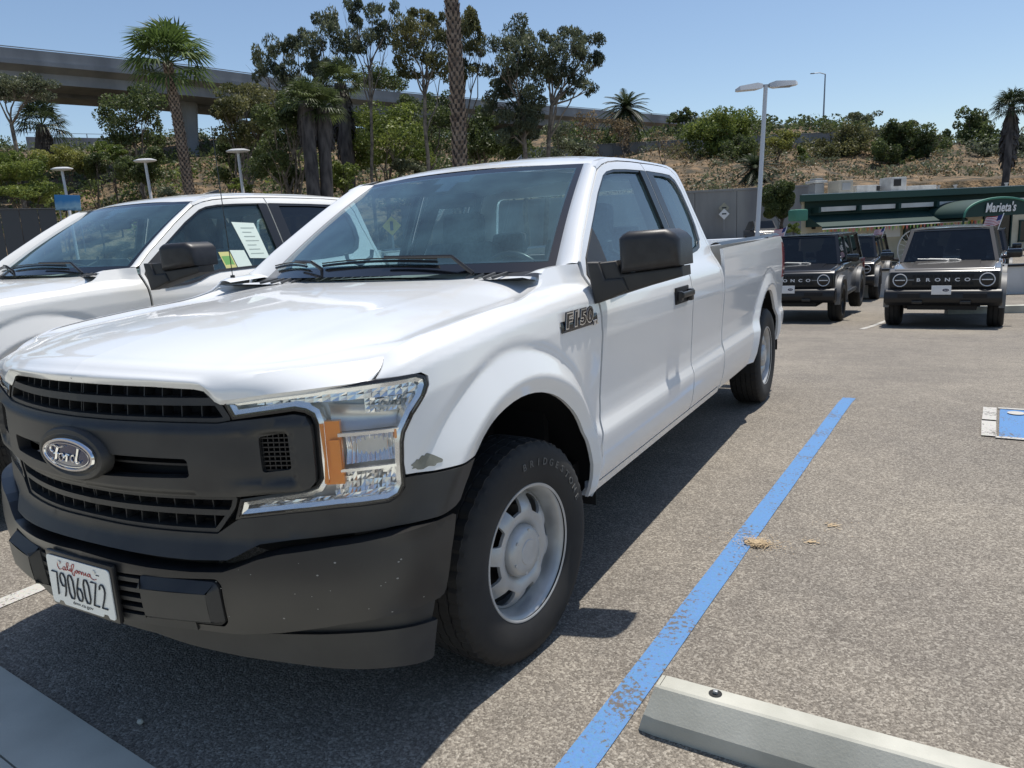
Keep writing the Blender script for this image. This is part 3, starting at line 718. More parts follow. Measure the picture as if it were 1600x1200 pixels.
    def roof(u, v):
        s = (u-.5)*2; a = abs(s); i = v*(len(rail)-1); k = min(int(i), len(rail)-2); q = rail[k]*(1-(i-k))+rail[k+1]*(i-k)
        e = side_pt(q[0], q[1], -.001)
        fe = wst_x = .640
        zc = np.interp(q[0], [1.20, 1.28, 1.40, 1.6, 1.9, 2.3, 2.46, 2.51], [1.785, 1.806, 1.828, 1.852, 1.872, 1.878, 1.865, 1.84])
        x = e[0]*math.sin(s*math.pi/2*.98)/math.sin(math.pi/2*.98); t = x/e[0]
        z = e[2]+(zc-e[2])*(1-abs(t)**2.6)
        y = e[1]+(-.0)*(1-t*t)
        # front edge follows the glass
        fy = 1.235+.075*t*t; w = max(0, 1-(q[0]-1.2)/.5); y = y*(1-w)+w*(fy+(q[0]-1.2)*1.0*.87+.0)
        z += -.0*w
        z += -.007*math.exp(-((abs(t)-.80)/.03)**2)*(1-w)
        return (x, y, z)
    V, F = grid(roof, 60, 36); mesh('roof', V, F, P, T, 50)
    # windshield: base curve to roof edge
    def wsf(u, v, e=0.0):
        s = (u-.5)*2; xb = .806*s; xt = .640*s; yb = .600-.19*(1-s*s); yt = 1.300-.075*(1-s*s)
        zb = 1.305-.008*s*s+.004; zt = 1.768+.012*(1-s*s)
        p = np.array([xb*(1-v)+xt*v, yb*(1-v)+yt*v, zb*(1-v)+zt*v]); n = np.array([0, -.55, .83])
        return p+n*(.018*math.sin(math.pi*v)+e)
    V, F = grid(lambda u, v: wsf(.022+u*.956, .070+v*.875), 40, 20); mesh('windshield', V, F, MT['ws'], T, 80)
    # black border with the deeper sensor patch at the top
    def band(u0, u1, v0, v1, n=24, m=2): return grid(lambda u, v: wsf(u0+(u1-u0)*u, v0+(v1-v0)*v, -.0015), n, m)
    b = MB(); b.add(*band(0, 1, 0, .085, 40)); b.add(*band(0, 1, .94, 1, 40)); b.add(*band(0, .028, .08, .945, 3, 20)); b.add(*band(.972, 1, .08, .945, 3, 20)); b.add(*band(.42, .58, .86, .945, 8)); b.add(*band(.47, .53, .76, .87, 4))
    b.build('glass_border', MT['frit'], T, 80)
    # cowl grille with louvres and wipers
    def cow(u, v, e=0.0):
        s = (u-.5)*2; y0 = .505-.20*abs(s)**3; y1 = .600-.19*(1-s*s)+.012; z0 = 1.274+.020*abs(s)**3; z1 = 1.312-.008*s*s
        t = v; return np.array([.815*s, y0*(1-t)+max(y1, y0+.05)*t, (z0*(1-t)+z1*t)-.022*math.sin(math.pi*t)+e])
    V, F = grid(lambda u, v: cow(u, v), 40, 6); mesh('cowl_panel', V, F, MT['trim'], T, 40)
    for k in range(26):
        u = .10+k*.031
        b = MB(); a = cow(u, .10, .010); c = cow(u+.018, .72, .018); b.tube([a, c], .0075, 4); b.build('cowl_louvre', MT['louvre'], T, 30)
    for px_, ux, tip in ((.32, .78, .30), (-.50, .30, .02)):
        w = MB()
        piv = cow(.5+px_/.815/2+.18, .6, .02); a = wsf(ux-.05, .05, .02); e1 = wsf(tip+.02, .10, .022); e0 = wsf(tip-.10+.02, .075, .02) if 0 else wsf(max(.02, tip-.02), .09, .020)
        mid = wsf((ux+tip)/2, .09, .035)
        w.tube([cow(ux+.02, .55, .03), wsf(ux-.03, .06, .045), mid], [.010, .008, .006], 6)
        w.tube([wsf(tip+k*(ux-.08-tip)/6, .075+.02*math.sin(k/6*math.pi), .012) for k in range(7)], .006, 5)
        w.tube([wsf(tip+k*(ux-.08-tip)/6, .08+.02*math.sin(k/6*math.pi), .022) for k in range(7)], .004, 4)
        w.build('wiper', MT['trim'], T, 40)
    # cab back wall with window, floor, firewall
    def back(x, z, e=0): return np.stack([x, 2.52+.06*(1.8-z)+0*x-e, z], -1)
    wall = [(0, .5), (.93, .5), (.92, 1.22), (.88, 1.32), (.82, 1.50), (.745, 1.68), (.70, 1.77), (.64, 1.80), (0, 1.84)]
    hole = round_poly([(-.60, 1.36), (.60, 1.36), (.56, 1.70), (-.56, 1.70)], .05, 4)
    full_wall = [(-x, z) for x, z in wall[::-1] if x > 0]+wall[1:]
    panel('cab_back', [(x, z) for x, z in full_wall], lambda x, z, e=0: back(x, z, e), P, T, res=.09, holes=[hole], lip=.03)
    panel('rear_window', hole, lambda x, z, e=0: back(x, z, e+.015), MT['glass'], T, res=.2, lip=0)
    b = MB(); b.box((0, 1.5, .50), (1.78, 2.1, .06)); b.box((0, .47, .85), (1.60, .04, .80)); 
    b.box((0, .02, .80), (1.08, .95, .62)); b.box((0, -.55, .80), (1.5, .15, .5)); b.box((0, 2.9, .55), (.8, 4.2, .16))  # first two boxes: unseen engine-bay filler added to block light under the hood
    b.build('underbody_light_block', MT['black'], T, 0)
    for side in (1, -1):
        V, F = panel_geo([(.66, .50), (2.5, .50), (2.5, 1.26), (.66, 1.20)], lambda s, z, e=0: side_pt(s, z, e-.07), res=.1, lip=0)
        if side < 0: V, F = mirror_x(V, F)
        mesh('door_trim', V, F, MT['interior'], T, 40)
        b = MB(); b.tube([(side*.80, 1.2, 1.40), (side*.80, 1.21, 1.36), (side*.80, 1.32, 1.33), (side*.80, 1.42, 1.37), (side*.80, 1.43, 1.41)], .012, 6); 
        # headliner frame
        b.tube([(side*.64, 1.30, 1.72), (side*.66, 1.8, 1.74), (side*.66, 2.4, 1.74)], .028, 6)
        b.tube([(side*.66, 1.95, 1.73), (side*.84, 1.90, 1.30)], .04, 6); b.tube([(side*.64, 2.42, 1.73), (side*.82, 2.44, 1.30)], .04, 6)
        b.build('cabin_pillar', MT['interior'], T, 50)
    V, F = grid(lambda u, v: ((u-.5)*1.30, 1.36+v*1.1, 1.72+.055*math.sin(math.pi*u)), 12, 6, True); mesh('headliner', V, F, MT['interior'], T)
    b = MB()
    def dsh(u, v):
        s = (u-.5)*2; y = .47+v*.42+.10*abs(s)*0; z = 1.285+.012*math.cos(s*3)+.058*math.exp(-((s-.5)/.26)**2)*math.sin(math.pi*min(1, v*1.1))**.7-.16*max(0, v-.75)**1.2*4
        return (.80*s, y, z)
    b.add(*grid(dsh, 30, 12)); b.box((0, .88, 1.10), (1.6, .10, .24)); b.bbox((.40, .80, 1.285), (.34, .16, .05), .03); b.build('dashboard', MT['dash'], T, 45)
    # steering wheel and seats
    b = MB(); c = Vector((.40, .98, 1.18)); q = Matrix.Rotation(R(-84), 3, 'X')
    b.tube([c+q @ Vector((.185*math.cos(t), .185*math.sin(t), 0)) for t in np.linspace(0, 2*math.pi, 33)], .016, 8, False)
    b.bbox(c, (.20, .12, .05), .03, q); b.tube([c-Vector((.17, 0, 0)), c+Vector((.17, 0, 0))], .014, 6); b.build('steering_wheel', MT['trim'], T, 50)
    for x in (-.42, .42):
        b = MB(); b.bbox((x, 1.45, .82), (.52, .55, .20), .07); b.bbox((x, 1.78, 1.12), (.52, .16, .62), .07, Matrix.Rotation(R(-14), 3, 'X'))
        b.bbox((x, 1.86, 1.50), (.27, .11, .20), .045, Matrix.Rotation(R(-10), 3, 'X')); b.tube([(x-.06, 1.85, 1.36), (x-.06, 1.86, 1.45)], .008, 6); b.tube([(x+.06, 1.85, 1.36), (x+.06, 1.86, 1.45)], .008, 6)
        b.build('seat', MT['seat'], T, 50)
    b = MB(); b.bbox((0, 2.40, 1.05), (1.4, .14, .55), .05); b.bbox((-.4, 2.40, 1.40), (.25, .09, .14), .04); b.bbox((.4, 2.40, 1.40), (.25, .09, .14), .04); b.build('rear_bench', MT['seat'], T, 50)
    b = MB(); q = wsf(.5, .80, -.05); b.bbox(q+np.array([0, .05, -.02]), (.24, .025, .07), .012); b.build('rear_view_mirror', MT['trim'], T)
    # bed inside, tailgate, rear bumper
    b = MB(); b.box((0, 3.76, .84), (1.66, 2.26, .03)); b.box((0, 2.64, 1.07), (1.80, .04, .50)); b.box((.87, 3.76, 1.07), (.03, 2.26, .50)); b.box((-.87, 3.76, 1.07), (.03, 2.26, .50)); b.box((0, 4.87, 1.06), (1.80, .05, .52)); b.build('bed_floor', P, T, 0)
    b = MB(); b.bbox((0, 4.90, 1.08), (1.60, .06, .50), .02); b.build('tailgate', P, T)
    b = MB(); b.bbox((0, 5.0, .62), (1.86, .16, .20), .03); b.build('rear_bumper', MT['bumper'] if not full else P, T)
    # shark fin and antenna
    V, F = grid(lambda u, v: (.012*math.cos(u*6.283)*(1-v)**.6, 2.02+.10*v*.8+.075*math.sin(u*6.283)*(1-v), 1.865+.07*v), 14, 6); mesh('shark_fin', [(x-.12, y, z) for x, y, z in V], F, MT['trim'], T, 50)
    # ---- nose
    nose(T, P, full)
    for side in (1, -1):
        wheel(T, (side*.858, 0, .385), side, -.105 if full else 0.0, writing=(full and side > 0)); wheel(T, (side*.858, WB, .385), side)
        if full and side < 0: continue
        mu = mirror_unit(T, side)
        if not full and side > 0: mu.scale = (1.10, 1, 1.05); mu.location = (-.02, 0, -.05)
    return T
def front_box(b, s0, s1, z0, z1, o0, o1, fn=None):
    """Curved bar following the nose between s0..s1, z0..z1 and depth o0..o1."""
    fn = fn or front_pt
    ss = np.linspace(s0, s1, max(2, int(abs(s1-s0)/.04)+2)); V = []; F = []
    for s in ss:
        for z, o in ((z0, o0), (z0, o1), (z1, o1), (z1, o0)): V.append(fn(s, z, o))
    for i in range(len(ss)-1):
        for k in range(4): a = i*4+k; k2 = i*4+(k+1) % 4; F.append((a, k2, k2+4, a+4))
    F.append((0, 3, 2, 1)); n = len(V)-4; F.append((n, n+1, n+2, n+3))
    return b.add(V, F)
def mirrored(b):
    V, F = mirror_x(b.v, b.f); c = MB(); c.v = list(b.v); c.f = list(b.f); c.m = [0]*len(c.f); c.add(V, F); return c
LAMP = [(-1.066, 1.060), (-.945, 1.072), (-.80, 1.084), (-.671, 1.0905), (-.545, 1.094), (-.522, 1.084), (-.520, 1.066), (-.536, 1.040), (-.578, 1.0), (-.607, .956), (-.614, .93), (-.618, .875), (-.618, .815), (-.632, .790), (-.660, .778), (-.789, .776), (-.908, .767), (-1.064, .751), (-1.048, .793), (-.955, .806), (-.866, .818), (-.838, .828), (-.822, .852), (-.822, .874), (-.822, .998), (-.830, 1.022), (-.850, 1.034), (-.879, 1.040), (-1.045, 1.021)]
def nose(T, P, full):
    BP, BK = MT['plastic'], MT['black']
    # upper clad / shelf below the grille and lamps, both sides in one piece
    clad = [(S0, .650), (-1.45, .648), (-1.30, .643), (-1.195, .641), (-1.09, .644), (-1.065, .653), (-1.033, .668), (-1.005, .679), (-.914, .689), (-.778, .700), (-.612, .706), (-.464, .714), (-.435, .722), (-.39, .775), (-.362, .824), (-.427, .824), (-.528, .826), (-.612, .832), (-.612, .806), (-.628, .784), (-.659, .771), (-.789, .769), (-.908, .760), (-1.058, .745), (-1.072, .740), (-1.131, .703), (-1.20, .703), (-1.337, .704), (S0, .709)]
    sh = panel('fascia_shelf', clad, clad_pt, BP, T, both=True, res=.022, lip=.03, smooth=28)
    # main grille bar with the wings that reach into the lamps
    slot = round_poly([(-1.50, .917), (-1.19, .914), (-1.182, .907), (-1.182, .868), (-1.19, .862), (-1.50, .853)], .004, 2)
    vent = round_poly([(-.979, .968), (-.900, .979), (-.897, .881), (-.977, .873)], .010, 3)
    bar = [(S0, 1.006), (-1.494, 1.006), (-1.287, 1.006), (-1.092, 1.004), (-1.05, 1.009), (-.948, 1.017), (-.88, 1.024), (-.850, 1.018), (-.834, .998), (-.831, .97), (-.831, .88), (-.834, .850), (-.850, .833), (-.872, .826), (-.954, .817), (-1.052, .807), (-1.149, .806), (-1.366, .804), (S0, .806)]
    def barfn(s, z, e=0.0):
        s = np.asarray(s, float); z = np.asarray(z, float)
        edge = np.minimum(np.interp(s, [S0, -1.1, -.9, -.83], [1.006, 1.005, 1.02, 1.02])-z, z-.806)
        o = .016*smooth(0, .022, edge)
        rec = smooth(-1.10, -.95, s)*smooth(-.882, -.897, s)*smooth(.842, .862, z)*smooth(.988, .972, z)
        return front_pt(s, z, e+o-.014*rec)
    gb = panel('grille_bar', bar, barfn, BP, T, both=True, res=.018, holes=[slot, vent], lip=.035, smooth=28, creases=[[(-1.10, .958), (-.908, .984)], [(-1.09, .829), (-.90, .852)]])
    b = MB(); front_box(b, -1.51, -1.17, .845, .925, -.075, -.06); b.box((0, -.80, .885), (.3, .05, .1)); mirrored(b).build('slot_backing', BK, gb, 0)
    b = MB(); front_box(b, -1.50, -1.185, .884, .890, -.05, -.02); b.build('slot_bar', BP, gb, 30); b2 = MB(); b2.add(*mirror_x(b.v, b.f)); b2.build('slot_bar', BP, gb, 30)
    for side in (1, -1):
        b = MB()
        for k in range(9): z = .876+k*.0122; front_box(b, -.978, -.898, z, z+.0035, -.03, -.006)
        for k in range(6): s = -.976+k*.0152; front_box(b, s, s+.0028, .873, .975, -.03, -.007)
        V, F = (b.v, b.f) if side > 0 else mirror_x(b.v, b.f); mesh('vent_mesh', V, F, MT['trim'], gb, 0)
        b = MB(); front_box(b, -.99, -.88, .865, .985, -.05, -.04); V, F = (b.v, b.f) if side > 0 else mirror_x(b.v, b.f); mesh('vent_backing', V, F, BK, gb, 0)
    # upper and lower grille openings: frame, bar, fins, backing
    def opening(nm, ol, inner, zb0, zb1, send, fins, z0, z1):
        g = panel(nm, ol, lambda s, z, e=0: front_pt(s, z, e-.008), BP, T, both=True, res=.03, holes=[inner], lip=.05, smooth=30)
        b = MB(); front_box(b, S0, send, zb0, zb1, -.040, -.010); mirrored(b).build('grille_slat', BP, g, 30)
        b = MB(); front_box(b, S0, send+.03, z0-.01, z1+.01, -.10, -.085); mirrored(b).build('grille_backing', BK, g, 0)
        for s in fins:
            for sg in (1, -1):
                for za, zc in ((z0, zb0), (zb1, z1)):
                    # the opening narrows towards its tip
                    lim = np.interp((za+zc)/2, [z0, z1], [inner_end(inner, za), inner_end(inner, zc)])
                    if s > lim-.006: continue
                    q = MB(); front_box(q, s-.0015, s+.0015, za, zc, -.055, -.020)
                    V, F = (q.v, q.f) if sg > 0 else mirror_x(q.v, q.f); mesh('grille_fin', V, F, BP, g, 0)
    def inner_end(inner, z):
        q = np.array(inner); q = q[q[:, 0] > -1.25]; i = np.argsort(np.abs(q[:, 1]-z))[:2]; return float(q[i, 0].mean())
    fins = [-1.588+k*.0625 for k in range(9)]
    uo = [(S0, 1.117), (-1.45, 1.115), (-1.30, 1.111), (-1.146, 1.104), (-1.123, 1.100), (-1.089, 1.066), (-1.053, 1.012), (-1.092, 1.006), (-1.287, 1.008), (S0, 1.008)]
    ui = [(-1.617, 1.106), (-1.45, 1.104), (-1.30, 1.100), (-1.155, 1.093), (-1.135, 1.089), (-1.103, 1.056), (-1.077, 1.019), (-1.10, 1.017), (-1.287, 1.018), (-1.617, 1.018)]
    lo = [(S0, .804), (-1.54, .804), (-1.366, .802), (-1.149, .804), (-1.062, .807), (-1.072, .776), (-1.131, .705), (-1.20, .705), (-1.337, .706), (S0, .711)]
    li = [(-1.617, .797), (-1.366, .795), (-1.149, .796), (-1.078, .797), (-1.086, .775), (-1.139, .716), (-1.20, .715), (-1.337, .716), (-1.617, .720)]
    # welded half openings: the centre edge of the hole sits on the centre line, so cut frames as strips instead
    def frame(nm, ol, il, *a):
        O = resample(ol[:-1]+[ol[-1]], .02, False); I = resample(il, .02, False)
        n = 80; ro = resample(O, .001, False); ri = resample(I, .001, False)
        to = ro[np.linspace(0, len(ro)-1, n).astype(int)]; ti = ri[np.linspace(0, len(ri)-1, n).astype(int)]
        # pair each outer point with the nearest inner point in order
        V = []; F = []
        for p, q in zip(to, [ri[np.argmin(np.hypot(*(ri-p).T))] for p in to]):
            for (s, z), e in ((p, -.03), (p, -.006), (q, -.006), (q, -.06)): V.append(front_pt(s, z, e))
        for i in range(n-1):
            for k in range(3): a_ = i*4+k; F.append((a_, a_+4, a_+5, a_+1))
        V2, F2 = mirror_x(V, F); bb = MB(); bb.add(V, F); bb.add(V2, F2)
        return bb.build(nm, BP, T, 30)
    for nm, ol, il, zb0, zb1, send, z0, z1 in (('upper_grille', uo, ui, 1.050, 1.070, -1.095, 1.019, 1.104), ('lower_grille', lo, li, .752, .768, -1.09, .717, .797)):
        g = frame(nm, ol, il)
        b = MB(); front_box(b, S0, send, zb0, zb1, -.038, -.006); mirrored(b).build('grille_slat', BP, g, 30)
        b = MB(); front_box(b, S0, -1.05, z0-.012, z1+.012, -.115, -.10); mirrored(b).build('grille_backing', BK, g, 0)
        for s in fins:
            for sg in (1, -1):
                for za, zc in ((z0, zb0), (zb1, z1)):
                    zz = zc if (nm == 'upper_grille') else za
                    q = np.array(il); q = q[(q[:, 0] > -1.3)]; end = float(np.interp(zz, *zip(*sorted([(p[1], p[0]) for p in q]))))
                    if s > end-.008: continue
                    m_ = MB(); front_box(m_, s-.0016, s+.0016, za-.003, zc+.003, -.06, -.022)
                    V, F = (m_.v, m_.f) if sg > 0 else mirror_x(m_.v, m_.f); mesh('grille_fin', V, F, BP, g, 0)
    # badge: bezel, chrome ring, blue field, script
    if full:
        c = front_pt(S0, .900, .024); n_ = np.array([0, -1, .03]); b = MB()
        def el(rx, rz, o, k=48): return [(rx*math.cos(a), c[1]-o, .900+rz*math.sin(a)) for a in np.linspace(0, 2*math.pi, k, endpoint=False)]
        def rings(L):
            V = sum(L, []); k = len(L[0]); F = []
            for j in range(len(L)-1):
                for i in range(k): i2 = (i+1) % k; F.append((j*k+i, (j+1)*k+i, (j+1)*k+i2, j*k+i2))
            F.append(tuple((len(L)-1)*k+i for i in range(k))); return V, [tuple(reversed(f)) for f in F]
        V, F = rings([el(.156, .078, -.03), el(.156, .078, -.004), el(.150, .073, .004), el(.138, .062, .006), el(.130, .054, .000)]); bz = mesh('badge_bezel', V, F, BP, T, 40)
        V, F = rings([el(.124, .050, -.002), el(.124, .050, .008), el(.119, .046, .013), el(.112, .041, .013), el(.110, .039, .008)]); mesh('badge_ring', V, F, MT['chrome'], bz, 40)
        V, F = rings([el(.110, .0395, .0085), el(.06, .02, .0105), el(.01, .004, .011)]); mesh('badge_field', V, F, MT['blue_enamel'], bz, 60)
        V, F = rings([el(.106, .0365, .0112), el(.106, .0365, .0118)]); 
        b = MB(); k = 40; P_ = [(.103*math.cos(a), c[1]-.0122, .900+.0345*math.sin(a)) for a in np.linspace(0, 2*math.pi, k+1)]; b.tube(P_, .0009, 4, False); 
        y = c[1]-.0135
        def st(pts, w=.0022, n=6):
            P = np.array(pts, float); Q = catmull(P, 8); b.tube([(q[0], y, .900+q[1]) for q in Q], w, 5)
        # flowing script drawn as strokes
        st([(-.062, .004), (-.073, .010), (-.072, .020), (-.058, .025), (-.040, .021), (-.020, .022), (-.006, .027)], .0026)
        st([(-.036, .021), (-.045, .006), (-.052, -.010), (-.062, -.021), (-.074, -.021), (-.074, -.013)], .0034)
        st([(-.060, .000), (-.048, .003), (-.034, .002)], .0022)
        st([(-.022, .004), (-.032, .000), (-.036, -.010), (-.030, -.018), (-.020, -.015), (-.014, -.006), (-.020, .003), (-.026, .003)], .0026)
        st([(-.014, -.002), (-.004, -.002), (.004, .004), (.001, -.006), (-.004, -.018)], .0026)
        st([(.001, -.004), (.010, .003), (.018, .001)], .0026)
        st([(.040, .003), (.028, .001), (.022, -.009), (.027, -.018), (.038, -.014), (.046, -.002)], .0026)
        st([(.062, .025), (.054, .008), (.046, -.008), (.046, -.018), (.054, -.018), (.062, -.012)], .0028)
        b.build('badge_script', MT['chrome'], bz, 50)
    # headlamps
    for side in (1, -1):
        def SM(V, F): return (V, F) if side > 0 else mirror_x(V, F)
        ln = panel('headlamp', LAMP, lambda s, z, e=0: side_lamp(s, z, e+.001), MT['lens'], T, side, res=.03, lip=0, smooth=60)
        panel('lamp_housing', inset(LAMP, .001), lambda s, z, e=0: side_lamp(s, z, e-.055), MT['gloss_black'] if 0 else MT['brake_grey'], ln, side, res=.05, lip=-.045)
        # bright bezel along the outline
        P = resample(inset(LAMP, .004), .012); I = inset(P, .011); V = []; F = []; n = len(P)
        for p, q in zip(P, I):
            for (s, z), e in ((p, -.006), (q, -.012), (q, -.045)): V.append(side_lamp(s, z, e))
        for i in range(n):
            i2 = (i+1) % n
            for k in range(2): a = i*3+k; F.append((a, a+1, i2*3+k+1, i2*3+k))
        V, F = SM(V, F); mesh('lamp_bezel', V, F, MT['chrome_soft'], ln, 30)
        # reflectors: faceted bowls (upper high beam, middle low beam bowl, lower strip)
        def facets(nm, quad, ns, nz, depth, mat_, amp=.008, seed=1, bow=0.0):
            rr = random.Random(seed); (s0, z0), (s1, z1), (s2, z2), (s3, z3) = quad; V = []; F = []
            for j in range(nz):
                for i in range(ns):
                    cs = []
                    for du, dv in ((0, 0), (1, 0), (1, 1), (0, 1)):
                        u = (i+du)/ns; v = (j+dv)/nz
                        s = (s0*(1-u)+s1*u)*(1-v)+(s3*(1-u)+s2*u)*v; z = (z0*(1-u)+z1*u)*(1-v)+(z3*(1-u)+z2*u)*v
                        e = -depth-bow*(math.sin(math.pi*u)*math.sin(math.pi*v)); cs.append((s, z, e))
                    ta, tb = rr.uniform(-amp, amp), rr.uniform(-amp, amp); k = len(V)
                    e4 = (cs[0][2]+ta, cs[1][2]-ta+tb, cs[2][2]-tb-ta, cs[3][2]+ta)
                    for (s, z, _), e in zip(cs, e4): V.append(side_lamp(s, z, e))
                    F.append((k, k+1, k+2, k+3))
            V, F = SM(V, F); return mesh(nm, V, F, mat_, ln, 0)
        CH = MT['chrome_soft']
        facets('reflector', [(-.99, 1.046), (-.545, 1.052), (-.540, 1.082), (-.99, 1.062)], 20, 2, .022, CH, .004, 3)
        facets('reflector', [(-.70, 1.010), (-.57, 1.012), (-.535, 1.070), (-.70, 1.058)], 10, 5, .030, CH, .006, 4, .02)
        facets('reflector', [(-1.02, .768), (-.65, .790), (-.63, .812), (-.99, .785)], 22, 2, .022, CH, .004, 5)
        facets('reflector', [(-.80, .795), (-.640, .800), (-.625, .862), (-.80, .862)], 14, 4, .030, CH, .005, 6, .015)
        # wide low-beam bowl between the ledges
        V, F = grid(lambda u, v: side_lamp(-.765+u*.150, .878+v*.078, -.034-.018*math.sin(math.pi*v)-.010*math.sin(math.pi*u)+.0025*math.sin(u*70)), 70, 10); V, F = SM(V, F); mesh('reflector', V, F, CH, ln, 12)
        V, F = grid(lambda u, v: side_lamp(-.80+u*.22, .968+v*.075*(1-.3*u), -.030-.020*math.sin(math.pi*min(1, v))**.8), 20, 12); V, F = SM(V, F); mesh('reflector_bowl', V, F, MT['satin'], ln, 50)
        b = MB(); front_box(b, -.775, -.622, .864, .872, -.045, -.010, side_lamp); front_box(b, -.775, -.61, .958, .967, -.045, -.010, side_lamp); V, F = SM(b.v, b.f); mesh('lamp_ledge', V, F, CH, ln, 30)
        # amber turn signal block
        b = MB()
        front_box(b, -.816, -.768, .832, 1.000, -.030, -.012, side_lamp); front_box(b, -.818, -.808, .836, .996, -.012, -.006, side_lamp); front_box(b, -.796, -.770, .872, .952, -.012, -.004, side_lamp); front_box(b, -.628, -.622, .94, .965, -.03, -.010, side_lamp)
        V, F = SM(b.v, b.f); mesh('turn_signal', V, F, MT['amber'], ln, 30)
        # dark seal round the lamp
        Q = resample(LAMP, .012); O = inset(Q, -.007); V = []; F = []
        for p, q in zip(Q, O):
            for (s, z), e in ((p, .0), (q, -.002), (q, -.02)): V.append(side_lamp(s, z, e))
        n = len(Q)
        for i in range(n):
            i2 = (i+1) % n
            for k in range(2): a = i*3+k; F.append((a, i2*3+k, i2*3+k+1, a+1))
        V, F = SM(V, F); mesh('lamp_seal', V, F, MT['trim'], ln, 40)
    # bumper
    bopen = round_poly([(-1.617, .585), (-1.30, .590), (-1.117, .597), (-1.104, .580), (-1.103, .470), (-1.118, .455), (-1.35, .461), (-1.617, .461)], [.0, .0, .012, .006, .012, .006, 0, 0], 3)
    bump = [(S0, .627), (-1.495, .622), (-1.332, .614), (-1.191, .612), (-1.098, .616), (-1.06, .628), (-1.0, .650), (-.943, .663), (-.80, .681), (-.697, .690), (-.599, .697), (-.485, .701), (-.474, .694), (-.490, .652), (-.509, .605), (-.524, .55), (-.536, .505), (-.543, .492), (-.556, .485), (-.637, .478), (-.787, .467), (-.96, .440), (-1.07, .432), (-1.12, .434), (-1.22, .438), (-1.34, .436), (S0, .436)]
    # split into two shells: bumper with its opening on each side of the centre
    bumpL = panel('front_bumper', bump, bump_pt, MT['bumper'], T, both=True, res=.03, holes=[bopen[1:-1] if 0 else bopen], lip=.06, smooth=30)
    b = MB(); front_box(b, S0, -1.09, .445, .60, -.06, -.04, bump_pt); mirrored(b).build('intake_backing', BK, bumpL, 0)
    b = MB()
    for k in range(4): z = .475+k*.030; front_box(b, S0, -1.33, z, z+.012, -.035, .0, bump_pt)
    mirrored(b).build('intake_slat', BP, bumpL, 30)
    b = MB(); front_box(b, S0, -1.20, .440, .466, -.03, .006, bump_pt); mirrored(b).build('intake_sill', BP, bumpL, 30)
    for side in (1, -1):
        o4 = [(-1.36, .590), (-1.122, .590), (-1.111, .575), (-1.109, .473), (-1.122, .461), (-1.36, .461)]
        P = round_poly(o4, .012, 4); I = inset(P, .024); V = []; F = []; n = len(P)
        for p, q in zip(P, I):
            for (s, z), e in ((p, -.03), (p, .004), (q, .030)): V.append(bump_pt(s, z, e))
        for i in range(n):
            i2 = (i+1) % n
            for k in range(2): a = i*3+k; F.append((a, i2*3+k, i2*3+k+1, a+1))
        Vc, Fc = panel_geo(I, lambda s, z, e=0: bump_pt(s, z, e+.030), res=.04, lip=0, bres=.05); k0 = len(V); V = V+[tuple(v) for v in Vc]; F = F+[tuple(i+k0 for i in f) for f in Fc]
        if side < 0: V, F = mirror_x(V, F)
        mesh('bumper_pad', V, F, BP, bumpL, 30)
    # lower valance
    v1 = [(S0, .45), (-1.34, .45), (-1.12, .45), (-.96, .45), (-.792, .475), (-.641, .478), (-.533, .474), (-.545, .43), (-.556, .400), (-.70, .402), (-.804, .401), (-.91, .388), (-.986, .376), (-1.20, .376), (-1.34, .39), (S0, .40)]
    panel('valance', v1, lambda s, z, e=0: val_pt(s, z, e+.036), BP, T, both=True, res=.05, lip=.03)
    v2 = [(S0, .41), (-1.34, .41), (-1.07, .41), (-.91, .41), (-.766, .41), (-.545, .400), (-.558, .339), (-.566, .296), (-.575, .290), (-.617, .290), (-.817, .305), (-1.0, .325), (-1.132, .340), (-1.28, .358), (-1.40, .378), (S0, .385)]
    panel('air_dam', v2, lambda s, z, e=0: val_pt(s, z, e+.050), MT['plastic'], T, both=True, res=.05, lip=.02)
    if full:
        # stone chips on the bumper skin
        rr = random.Random(4); b = MB()
        for _ in range(26):
            s0, z0 = rr.uniform(-1.25, -.60), rr.uniform(.47, .66); q = .0016*rr.uniform(.5, 1.5)
            b.add([tuple(bump_pt(s0+q*math.cos(a)*1.4, z0+q*math.sin(a), .0006)) for a in np.linspace(0, 6.283, 6, endpoint=False)], [(0, 1, 2, 3, 4, 5)])
        o = b.build('stone_chip', MT['chip'], bumpL, 0); o['kind'] = 'stuff'
        # licence plate with holder and lettering
        yp, zp = -.972, .512
        b = MB(); b.bbox((0, yp+.012, zp), (.325, .016, .176), .008); b.box((0, yp+.04, zp), (.27, .05, .13)); ph = b.build('plate_holder', MT['trim'], bumpL, 40)
        pl = round_poly([(-.1525, -.076), (-.125, -.076), (-.118, -.066), (-.100, -.066), (-.093, -.076), (.093, -.076), (.100, -.066), (.118, -.066), (.125, -.076), (.1525, -.076), (.1525, .076), (-.1525, .076)], [.012, .002, .002, .002, .002, .002, .002, .002, .002, .012, .014, .014], 4)
        V = [(x, yp, zp+z) for x, z in pl]+[(x, yp+.003, zp+z) for x, z in pl]; n = len(pl); F = [tuple(range(n)), tuple(reversed(range(n, 2*n)))]+[((i+1) % n, i, i+n, (i+1) % n+n) for i in range(n)]
        lp = mesh('license_plate', V, F, MT['plate_white'], T, 0)
